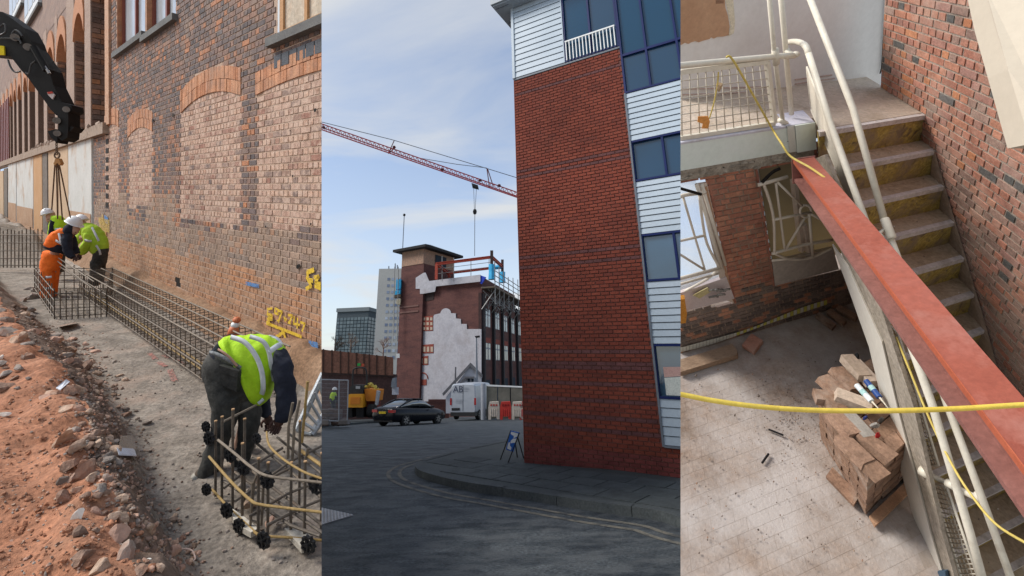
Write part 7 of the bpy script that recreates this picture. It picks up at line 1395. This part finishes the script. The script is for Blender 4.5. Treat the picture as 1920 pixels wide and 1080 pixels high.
# reveals, sills, panes
for (ua, va, ub, vb, sx) in ((1326.5, 336, 1377.5, 569, 1), (1420.5, 316, 1452.5, 536, -1)):
    A_, B_ = F3.H(ua, va, 1, yw - .004), F3.H(ub, vb, 1, yw - .004); q = MB(); q.hexa([A_, B_, B_ + X3 * (.022 * sx), A_ + X3 * (.022 * sx)] + [p + Y3 * .14 for p in (A_, B_, B_ + X3 * (.022 * sx), A_ + X3 * (.022 * sx))]); q.build('reveal_edge', wb1, ww)
def rev(pts, d0, d1, nm, m_): q = MB(); A_ = [F3.H(u, v, 1, yw - d0) for u, v in pts]; q.prism(A_, Y3 * (d1 - d0)); return q.build(nm, m_, ww)
rev([(1306, 346), (1325.5, 343), (1377, 569), (1359, 562)], .004, .03, 'jamb_casing', timb)
rev([(1321.5, 352), (1325.8, 350), (1377.5, 570), (1371, 558)], .012, .018, 'jamb_edge', woody)
rev([(1262, 554), (1362, 520), (1377, 560), (1285, 583), (1262, 586)], .02, .06, 'window_sill', mat('sill_lilac', [(.56, .47, .46), (.64, .55, .54)], scale=3, fine=.1))
rev([(1448, 492), (1562, 466), (1573, 505), (1453.5, 536)], .006, .05, 'window_sill', mat('sill_grey', [(.40, .35, .31), (.48, .43, .385)], scale=3, bscale=26, fine=.15, bump=.15))
gl3 = clear_pane('bright_pane', (.95, .97, 1), .75, (.7, .75, .8))
rev([(1240, 345), (1306, 346), (1360, 530), (1240, 560)], -.05, .055, 'pane', gl3)
rev([(1421, 312), (1600, 290), (1640, 460), (1450, 506)], -.05, .055, 'pane', clear_pane('dusty_pane', (.7, .6, .45), .10, (.36, .30, .20)))
for a, b, w_ in (((1488, 335), (1503, 470), .03), ((1506, 420), (1516, 470), .035)): q = MB(); q.tube([F3.H(*a, 1, yw + .03), F3.H(*b, 1, yw + .03)], w_, 4); q.build('window_post', timb, ww)
gr = mat('grille_paint', [(.62, .55, .46), (.70, .63, .54)], scale=5, fine=.06, bump=.05, rough=.5)
def grille(lab, bars, y0, ring=None):
    t = thing('window_grille', F3.H(bars[0][0][0], bars[0][0][1], 1, y0), lab, 'grille')
    for pts, r_ in [(b[:-1], b[-1]) for b in bars]: pipe_b(t, [F3.H(u, v, 1, y0) for u, v in pts], r_, 'bar', gr, 7, sp=4 if len(pts) > 2 else 0)
    if ring: u, v, r_ = ring; pipe_b(t, [F3.H(u + r_ * math.cos(a), v + r_ * 1.1 * math.sin(a), 1, y0) for a in [2 * math.pi * i / 16 for i in range(17)]], .011, 'ring', gr, 7)
Q4 = lambda x, y: (1270 + x / 3.6, 290 + y / 3.6)
grille('white curved iron window grille in the right hand window under the landing', [[Q4(580, 190), Q4(628, 330), Q4(650, 440), Q4(655, 560), Q4(655, 665), .013], [Q4(664, 190), Q4(695, 420), Q4(725, 645), .011], [Q4(645, 440), Q4(905, 388), .013], [Q4(675, 185), Q4(840, 345), .011], [Q4(858, 430), Q4(728, 645), .012], [Q4(888, 395), Q4(915, 695), .014], [Q4(650, 665), Q4(750, 705), Q4(840, 706), Q4(920, 690), Q4(1052, 628), .013], [Q4(640, 668), Q4(850, 610), Q4(1045, 575), .016], [Q4(640, 715), Q4(860, 690), .012], [Q4(545, 205), Q4(740, 150), .016], [Q4(900, 400), Q4(1000, 455), .012]], yw - .05, (Q4(865, 382)[0], Q4(865, 382)[1], 10.5))
grille('white iron window grille in the bright left hand window', [[Q4(40, 290), Q4(120, 560), Q4(185, 775), .010], [Q4(150, 280), Q4(165, 420), Q4(200, 600), Q4(285, 765), .012], [Q4(-20, 590), Q4(185, 545), .012], [Q4(-20, 650), Q4(180, 775), .011], [Q4(-20, 845), Q4(290, 765), .017], [Q4(-20, 885), Q4(280, 800), .012], [Q4(-20, 310), Q4(40, 275), Q4(190, 255), .016], [Q4(130, 200), Q4(300, 765), .016], [Q4(165, 200), Q4(325, 745), .014], [Q4(285, 765), Q4(200, 840), Q4(50, 922), .013]], yw - .05)
q = MB(); q.tube([F3.H(*Q4(10, 225), 1, yw - .09), F3.H(*Q4(160, 268), 1, yw - .09)], .012, 7); tag(q.build('loose_cable', hm), 'short black cable end hanging across the bright left window', 'cable')
q = MB(); q.tube(spline([F3.H(*Q4(*p), 1, yw - .12) for p in ((570, 188), (640, 120), (690, 95))], 4), .014, 7); tag(q.build('black_pipe', hm), 'short black pipe bent under the landing above the right window', 'pipe')
# gloves and wedge on the sill
q = MB(); q.prism([F3.H(u, v, 1, yw - .05) for u, v in (Q4(105, 945), Q4(205, 893), Q4(228, 920), Q4(150, 966))], -Y3 * .02 + U3 * .01); tag(q.build('timber_wedge', mat('wedge_yellow', [(.50, .42, .20), (.56, .48, .26)], scale=6)), 'yellowish timber wedge lying on the sill of the bright window', 'wedge')
gv = thing('work_gloves', F3.H(*Q4(290, 960), 1, yw - .05), 'grey striped work gloves lying crumpled on the window sill', 'gloves')
for i in range(9): q = MB(); x, y = 230 + (i % 5) * 26 + U(-6, 6), 905 + (i // 5) * 36 + U(-8, 8); c_ = F3.H(*Q4(x, y + 10), 1, yw - .07); pipe_b(gv, [c_ - X3 * .03, c_ + U3 * .012 - Y3 * .01, c_ + X3 * U(.02, .04) - U3 * U(-.01, .03)], .011, 'finger', mat('glove_grey', [(.12, .11, .10), (.34, .32, .29)], scale=22, fine=.3), 7, sp=3)
# hazard tape along the dado
tpm = mat('tape_white', [(.58, .57, .50), (.66, .65, .58)], scale=6, fine=.1); tpy = mat('tape_yellow', [(.58, .54, .10), (.64, .60, .14)], scale=6)
tp = thing('hazard_tape', F3.H(1400, 625, 1, yw - .02), 'white and yellow hazard tape stretched along the brick dado', 'tape')
t0, t1 = (1262, 660), (1551, 571); n = 46
for i in range(n):
    k0, k1 = i / n, (i + 1) / n; f = lambda k, o_: F3.H(t0[0] + (t1[0] - t0[0]) * k, t0[1] + (t1[1] - t0[1]) * k + 4 * math.sin(k * 5) + o_, 1, yw - .022)
    q = MB(); w_ = 4 + 1.5 * math.sin(k0 * 9); q.prism([f(k0, -w_), f(k1 - .002, -w_), f(k1 - .002, w_ * .7), f(k0, w_ * .7)], -Y3 * .002); q.build('tape_block', tpy if i % 2 and i > 18 else tpm, tp)
# ---------------------------------------------------------------- things on the floor
Gf = lambda u, v, z=0: F3.H(u, v, 2, ZF + z)
brk = mat('loose_brick', [(.24, .145, .095), (.32, .20, .14), (.28, .17, .115), (.21, .135, .10)], attr=True, bscale=40, bump=.4, fine=.3, scale=8, dust=(.42, .34, .28), dscale=3)
def brick_on_floor(u, v, ang, label, grp=None, h=.065, L_=.215, W_=.1025, base=None, m_=brk, name='loose_brick'):
    c_ = base or Gf(u, v); a = math.radians(ang); e1 = F3.d(math.cos(a), math.sin(a), 0).normalized(); e2 = F3.d(-math.sin(a), math.cos(a), 0).normalized(); q = MB()
    q.hexa([c_ + e1 * (L_ / 2 * s) + e2 * (W_ / 2 * t) + U3 * z for z in (0.002, h) for s, t in ((-1, -1), (1, -1), (1, 1), (-1, 1))]); return tag(q.build(name, m_), label, 'brick', grp)
brick_on_floor(1412, 648, 38, 'single red brick lying on the floor in front of the brick wall', m_=rb3, L_=.24, W_=.13)
brick_on_floor(1548, 605, 118, 'left brick of the three leaning by the far wall corner', 'bricks by the far wall'); brick_on_floor(1568, 598, 116, 'middle brick of the three leaning by the far wall corner', 'bricks by the far wall'); brick_on_floor(1588, 590, 125, 'right brick of the three leaning by the far wall corner', 'bricks by the far wall')
brick_on_floor(1580, 915, 118, 'brick lying flat on the floor at the foot of the brick stack', L_=.24, W_=.12)
q = MB(); q.prism([Gf(u, v, .002) for u, v in ((1255, 688), (1375, 652), (1384, 664), (1384, 672), (1255, 712))], U3 * .08); tag(q.build('timber_baulk', mat('baulk_wood', [(.22, .145, .095), (.32, .22, .15), (.27, .18, .12)], scale=3, bscale=30, fine=.3, stretch=(1, 1, 4))), 'rough timber baulk lying on the floor along the wall', 'timber')
for u, v, s_, lb_ in ((1305, 703, 13, 'pale broken lump beside the timber baulk'), (1422, 742, 15, 'grey lump alone in the middle of the floor'), (1378, 778, 11, 'dark small lump on the floor near the yellow hose'), (1580, 612, 16, 'white broken lump in front of the three leaning bricks')):
    P_ = Gf(u, v, .02); r_ = rpx(P_, s_); q = MB(); rock_mb(q, P_, X3 * r_, Y3 * r_, U3 * r_ * .7); tag(q.build('rubble_lump', rk[2] if 'dark' not in lb_ else rk[4]), lb_, 'rubble')
for a, b, lb_ in (((1441, 805), (1469, 816), 'short dark stick on the floor below the hose'), ((1429, 868), (1441, 851), 'thin dark stick on the dusty floor at the lower left')): q = MB(); q.tube([Gf(*a, .012), Gf(*b, .012)], .009, 6); tag(q.build('stick', blk), lb_, 'stick')
q = MB()
for i in range(520):
    u, v = U(1278, 1640), U(600, 1070)
    if R() < .55: u, v = random.gauss(1490, 45), random.gauss(770, 45)
    if u < 1278 or v < 640: continue
    P_ = Gf(u, v); g = U(.003, .012); rock_mb(q, P_ + U3 * g * .3, X3 * g, Y3 * g, U3 * g * .7, random.choice((0, 1, 2, 4)), n=1)
q.build('floor_grit', rk, kind='stuff')
# brick stack
bs = thing('brick_stack', Gf(1600, 880), 'square stack of old bricks below the stair stringer', 'brick stack')
near = Gf(1622, 966); lef = Gf(1552, 845); rig = Gf(1702, 890)
hTop = .0
eL = (lef - near).normalized(); eR = (rig - near).normalized()
Ll = .62; Lr = .46; NLY = 9; hB = .075
lo_, hi_ = .2, 1.6
for _ in range(30):
    m_ = (lo_ + hi_) / 2
    if px(near + U3 * m_)[1] > 895: lo_ = m_
    else: hi_ = m_
HB = lo_; hB = HB / NLY
lo_, hi_ = .1, 3
for _ in range(30):
    m_ = (lo_ + hi_) / 2; P_ = near + eL * m_ + U3 * HB
    if px(P_)[1] > 742: lo_ = m_
    else: hi_ = m_
Ll = lo_
lo_, hi_ = .1, 3
for _ in range(30):
    m_ = (lo_ + hi_) / 2
    if px(near + eR * m_)[0] < 1712: lo_ = m_
    else: hi_ = m_
Lr = lo_
nL = max(3, round(Ll / .115)); nR = max(2, round(Lr / .215))
for ly in range(NLY):
    for side in range(2):
        along, cnt = ((Ll, nL), (Lr, nR * 2 if ly % 2 else nR))[side]; e, f = ((eL, eR), (eR, eL))[side]
        if side == 0: cnt = nL if ly % 2 else max(2, nL // 2)
        for i in range(cnt):
            s0 = along * i / cnt; s1_ = along * (i + 1) / cnt - .007; if_ = .10
            if side == 1 and i == 0: s0 = .105
            o_ = U(-.008, .008); q = MB(); q.hexa([near + e * s + f * (t + o_) + U3 * z for z in (ly * hB + .002, (ly + 1) * hB - .005) for s, t in ((s0, 0), (s1_, 0), (s1_, if_), (s0, if_))]); q.build('brick', brk, bs)
for i in range(int(Ll / .11)):                  # the top course
    for j in range(max(1, int(Lr / .22))):
        s0, t0_ = .10 + i * .11, .10 + j * .22
        if s0 > Ll - .05: continue
        q = MB(); z0 = HB - hB; z1_ = HB + U(-.01, .012); q.hexa([near + eL * s + eR * t + U3 * z for z in (z0, z1_) for s, t in ((s0, t0_), (s0 + .102, t0_), (s0 + .102, t0_ + .212), (s0, t0_ + .212))]); q.build('brick', brk, bs)
q = MB(); q.hexa([near + eL * s + eR * t + U3 * z for z in (.0, HB - hB) for s, t in ((.09, .09), (Ll - .03, .09), (Ll - .03, Lr - .03), (.09, Lr - .03))]); q.build('core', brk, bs)
q = MB(); e_ = near + eR * .02 - eL * .03; q.hexa([e_ + eR * a - eL * b + U3 * z for z in (.0, .05) for a, b in ((0, .0), (Lr, .0), (Lr, .07), (0, .07))]); q.build('base_board', woody, bs)
def topbrick(u, v, Zo_, e1, e2, e3, label, m_=brk):   # loose bricks thrown on the stack: seen at (u,v), on the stack's top
    t = (near + U3 * (HB + Zo_) - C0).dot(U3x) / ray(u, v).dot(U3x); c_ = C0 + ray(u, v) * t
    q = MB(); q.hexa([c_ + e1 * s * .107 + e2 * t_ * .05 + e3 * z for z in (-.03, .035) for s, t_ in ((-1, -1), (1, -1), (1, 1), (-1, 1))]); return tag(q.build('loose_brick', m_), label, 'brick', 'loose bricks on the stack')
U3x = X3.cross(Y3).normalized()
U3x = U3x if U3x.dot(U3) > 0 else -U3x
def rot(e1, e2, deg): a = math.radians(deg); return e1 * math.cos(a) + e2 * math.sin(a), e2 * math.cos(a) - e1 * math.sin(a)
eN = U3x
ex1 = eL; ey1 = (eN.cross(eL)).normalized()
cream_b = mat('cream_brick', [(.44, .34, .26), (.52, .42, .34)], attr=True, bscale=40, bump=.3, fine=.2); grey_b = mat('grey_block', [(.30, .27, .24), (.38, .35, .31)], attr=True, bscale=40, bump=.3, fine=.2)
for (u, v, zo, dg2, lb_, m_) in ((1556, 748, .02, 80, 'brick at the far left corner of the stack top', brk), (1562, 728, .03, 20, 'tilted brick at the back left of the stack top', brk), (1584, 712, .06, 10, 'brown brick standing at the back of the stack', brk), (1603, 690, .09, 5, 'cream brick standing highest at the back of the stack', cream_b), (1618, 700, .08, 8, 'cream brick against the stringer at the back of the stack', cream_b), (1598, 752, .09, 60, 'pale cream brick lying across the stack beside the sealant tube', cream_b), (1578, 795, .05, 15, 'long brown brick in the middle of the stack top', brk), (1606, 800, .05, 12, 'grey block next to the crumpled packet on the stack', grey_b), (1600, 845, .03, 20, 'brown brick at the front left of the stack top', brk), (1640, 838, .05, 30, 'brick at the front right of the stack top', brk), (1625, 870, .02, 25, 'brick nearest the front corner of the stack top', brk), (1574, 770, .03, 15, 'brick on the left edge of the stack top', brk)):
    a, b = rot(ex1, ey1, dg2); topbrick(u, v, zo, a, b, (eN + a * U(-.25, .25)).normalized(), lb_, m_)
def on_top(u, v, z): t = (near + U3 * (HB + z) - C0).dot(U3x) / ray(u, v).dot(U3x); return C0 + ray(u, v) * t
for (a, b, m_, lb_, nm) in (((1606, 722), (1634, 752), mat('tube_white', [(.55, .62, .66), (.65, .70, .74)], bump=0, rough=.4), 'white sealant tube lying on the brick stack', 'sealant_tube'), ((1624, 714), (1649, 745), mat('tube_blue', [(.02, .05, .18), (.03, .08, .28)], bump=0, rough=.4), 'blue sealant tube lying beside the white one on the stack', 'sealant_tube')):
    A_, B_ = on_top(*a, .15), on_top(*b, .15); t = thing(nm, A_, lb_, 'tube'); r_ = rpx(A_, 17); d_ = (B_ - A_).normalized(); q = MB(); q.tube([A_, A_ + d_ * .001, B_, B_ + d_ * .001], [r_ * .9, r_, r_, r_ * .85], 14); q.build('cartridge', m_, t, smooth=False)
    q = MB(); q.tube([B_, B_ + d_ * .02, B_ + d_ * .10], [r_ * .4, r_ * .3, r_ * .12], 10); q.build('nozzle', mat('nozzle_cream', [(.6, .55, .45), (.66, .6, .5)], bump=0), t, smooth=True)
    q = MB(); q.tube([A_.lerp(B_, .35), A_.lerp(B_, .6)], r_ * 1.015, 14, cap=False); q.build('label_band', mat('label_mint', [(.3, .5, .5), (.4, .6, .6)]) if 'white' in lb_ else mat('label_grey', [(.3, .33, .42), (.36, .4, .5)]), t)
pk = thing('crumpled_packet', on_top(1640, 800, .1), 'crumpled silver and red packet lying on the brick stack', 'packet')
for i, (u, v, a, b, m_) in enumerate(((1628, 772, 24, 16, mat('packet_red', [(.36, .02, .02), (.42, .03, .03)], bump=.1)), (1622, 785, 16, 14, mat('packet_blue', [(.03, .04, .14), (.04, .05, .2)])), (1640, 798, 40, 24, mat('packet_silver', [(.22, .20, .18), (.5, .46, .42)], scale=18, bump=.5)), (1645, 818, 26, 18, mat('packet_red', [])), (1652, 785, 22, 20, mat('packet_dark', [(.05, .05, .05), (.3, .28, .26)], scale=22, bump=.6)))):
    P_ = on_top(u, v, .1); q = MB(); rock_mb(q, P_, _r * rpx(P_, a), _c * rpx(P_, b), eN * .03, seed=40 + i, n=2); q.build('fold', m_, pk)
q = MB(); A_ = on_top(1607, 668, .12); q.ball(A_, _r * .014, _c * .03, _w * .014, 8, 6); tag(q.build('bottle_cap', blk), 'small black object standing behind the cream bricks on the stack', 'cap')
# ---------------------------------------------------------------- the red steel beam in front
sb3 = thing('steel_beam', at(1490, 298, 3.45), 'long red oxide steel beam sloping down across the stairwell', 'steel beam')
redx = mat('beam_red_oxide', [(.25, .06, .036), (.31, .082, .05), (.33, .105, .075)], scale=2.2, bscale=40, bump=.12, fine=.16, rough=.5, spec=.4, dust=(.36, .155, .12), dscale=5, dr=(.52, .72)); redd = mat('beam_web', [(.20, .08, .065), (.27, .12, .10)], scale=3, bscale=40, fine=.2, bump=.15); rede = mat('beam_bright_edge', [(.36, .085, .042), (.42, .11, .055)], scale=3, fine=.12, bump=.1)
Bz0, Bz1 = 3.45, 1.22
bA, bB = at(1488, 300, Bz0), at(1990, 966, Bz1)   # the near ridge of the top flange, from end to end
ax3 = (bB - bA).normalized()
def fr_at(k):
    P_ = bA.lerp(bB, k); vdir = (C0 - P_); vdir = (vdir - ax3 * vdir.dot(ax3)).normalized(); qd = ax3.cross(vdir).normalized()
    if qd.dot(_r) < 0: qd = -qd
    return P_, qd, vdir
def sect(k): return fr_at(k)
P0_, q0, v0 = sect(.5); an = math.radians(28); E_ = (q0 * math.cos(an) - v0 * math.sin(an)).normalized(); N_ = (v0 * math.cos(an) + q0 * math.sin(an)).normalized()
Wf = .128; Df = .17; tf = .022; tw_ = .014
def bp_(e, n_): return [bA + E_ * e + N_ * n_, bB + E_ * e + N_ * n_]
def barq(e0, e1, n0, n1, nm, m_): q = MB(); q.hexa([bA + E_ * e + N_ * n_ for e, n_ in ((e0, n0), (e1, n0), (e1, n1), (e0, n1))] + [bB + E_ * e + N_ * n_ for e, n_ in ((e0, n0), (e1, n0), (e1, n1), (e0, n1))]); return q.build(nm, m_, sb3)
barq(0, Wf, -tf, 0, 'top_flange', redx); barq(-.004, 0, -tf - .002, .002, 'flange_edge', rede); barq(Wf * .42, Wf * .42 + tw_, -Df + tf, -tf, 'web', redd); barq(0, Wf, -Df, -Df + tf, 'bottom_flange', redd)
q = MB(); q.prism([bA + E_ * e + N_ * n_ - ax3 * .004 for e, n_ in ((-.01, .004), (Wf + .01, .004), (Wf + .01, -Df - .02), (-.01, -Df - .02))], -ax3 * .012); q.build('end_plate', redd, sb3)
for e, n_ in ((.03, -.05), (Wf - .03, -.05)): q = MB(); c_ = bA + E_ * e + N_ * n_ - ax3 * .016; q.tube([c_, c_ - ax3 * .025], .011, 6); q.build('bolt', mat('pin_steel', []), sb3)
# ropes
rope_y = mat('yellow_hose', [(.66, .46, .06), (.72, .54, .10)], scale=9, bscale=60, fine=.12, bump=.15, rough=.5)
q = MB(); q.tube(spline([at(u, v, z) for u, v, z in ((1250, 735, .80), (1290, 742, .80), (1330, 750, .80), (1400, 760, .80), (1480, 767, .80), (1560, 770, .80), (1680, 770, .79), (1800, 766, .78), (1900, 760, .77), (1960, 757, .76))], 6), 4.6 / F * .80, 12); tag(q.build('yellow_hose', rope_y, smooth=True), 'thick yellow hose stretched level across the view in front of the stair', 'hose')
tw3 = mat('yellow_string', [(.56, .42, .10), (.62, .5, .16)], scale=14, fine=.15, bump=.1)
q = MB(); q.tube(spline([L1(1362, 107, -.03), L1(1374, 112, -.03), L1(1412, 178, -.03), L1(1450, 245, -.03), at(1466, 270, 3.42), at(1482, 293, 3.36), at(1520, 315, 3.2), at(1558, 342, 3.1), at(1575, 358, 3.3)], 5), .0075, 7); tag(q.build('yellow_string', tw3, smooth=True), 'thin yellow string tied to the landing rail and trailing over the red beam', 'string')
q = MB(); q.tube(spline([Sx(u, v, -1.16) for u, v in ((1680, 632), (1708, 700), (1745, 790), (1790, 880), (1830, 940), (1870, 985), (1930, 1022))], 5), .0065, 7); tag(q.build('yellow_string', tw3, smooth=True), 'thin yellow string hanging beside the lower stair mesh panel', 'string')
ot = thing('orange_tag', L1(1320, 232, -.02), 'orange plastic tag hanging by a string on the landing mesh', 'tag'); ogm = mat('tag_orange', [(.66, .26, .06), (.72, .34, .10)], scale=12, bump=.2, rough=.5)
q = MB(); q.tube(spline([L1(1347, 135, -.02), L1(1345, 160, -.02), L1(1338, 195, -.02), L1(1330, 222, -.02)], 4), .005, 6); q.build('string', tw3, ot); q = MB(); q.prism([L1(u, v, -.03) for u, v in ((1309, 219), (1328, 218), (1331, 228), (1328, 241), (1316, 241), (1318, 232), (1308, 229))], Y3 * .012); q.build('tag_body', ogm, ot); q = MB(); rock_mb(q, L1(1349, 162, -.02), _r * .035, _c * .04, _w * .02, seed=5); q.build('knot', mat('knot_brown', [(.36, .24, .14), (.46, .33, .2)], scale=20), ot)
# orange tool at the extreme left
q = MB(); q.prism([F3.H(u, v, 1, yw - .1) for u, v in ((1262, 555), (1283, 553), (1287, 580), (1285, 598), (1262, 600))], -Y3 * .06); tag(q.build('orange_tool_case', mat('case_orange', [(.56, .22, .03), (.62, .28, .05)], scale=6)), 'orange tool case edge below the bright window at the left', 'case')
q = MB(); q.prism([Sx(u, v, xS - .02) for u, v in ((1758, 1071), (1772, 1071), (1774, 1090), (1760, 1090))], X3 * .03); tag(q.build('blue_clamp', mat('clamp_blue', [(.05, .09, .14), (.07, .12, .18)])), 'small dark blue clamp at the foot of the cream stringer', 'clamp')
# ------------------------------------------------------------------ each place ends where the next begins
def trim(o, u, keep_left):
    n = (_r * F - _w * (u - CX)).normalized()
    if keep_left: n = -n
    org = world_loc(o); d = [n.dot(v.co + org - C0) for v in o.data.vertices]
    if not d: return True
    if min(d) >= -1e-6: return True
    if max(d) <= 1e-6: return False
    if o.data.users > 1: o.data = o.data.copy()
    bm = bmesh.new(); bm.from_mesh(o.data)
    g = bm.verts[:] + bm.edges[:] + bm.faces[:]
    bmesh.ops.bisect_plane(bm, geom=g, dist=1e-6, plane_co=C0 - org, plane_no=n, clear_inner=True)
    bm.to_mesh(o.data); bm.free(); return len(o.data.polygons) > 0
LIM = {1: [(603, True)], 2: [(603, False), (1276, True)], 3: [(1276, False)]}
gone = []
for o in list(COL.objects):
    if o.type != 'MESH' or o.modifiers: continue
    if any(not trim(o, u, k) for u, k in LIM[WHERE.get(o.name, 2)]): gone.append(o.name)
for nm in gone:
    o = bpy.data.objects.get(nm)
    if o is not None:
        for c in list(o.children): bpy.data.objects.remove(c)
        bpy.data.objects.remove(o)
for _ in range(2):
    for o in list(COL.objects):
        if o.type == 'EMPTY' and not o.children: bpy.data.objects.remove(o)
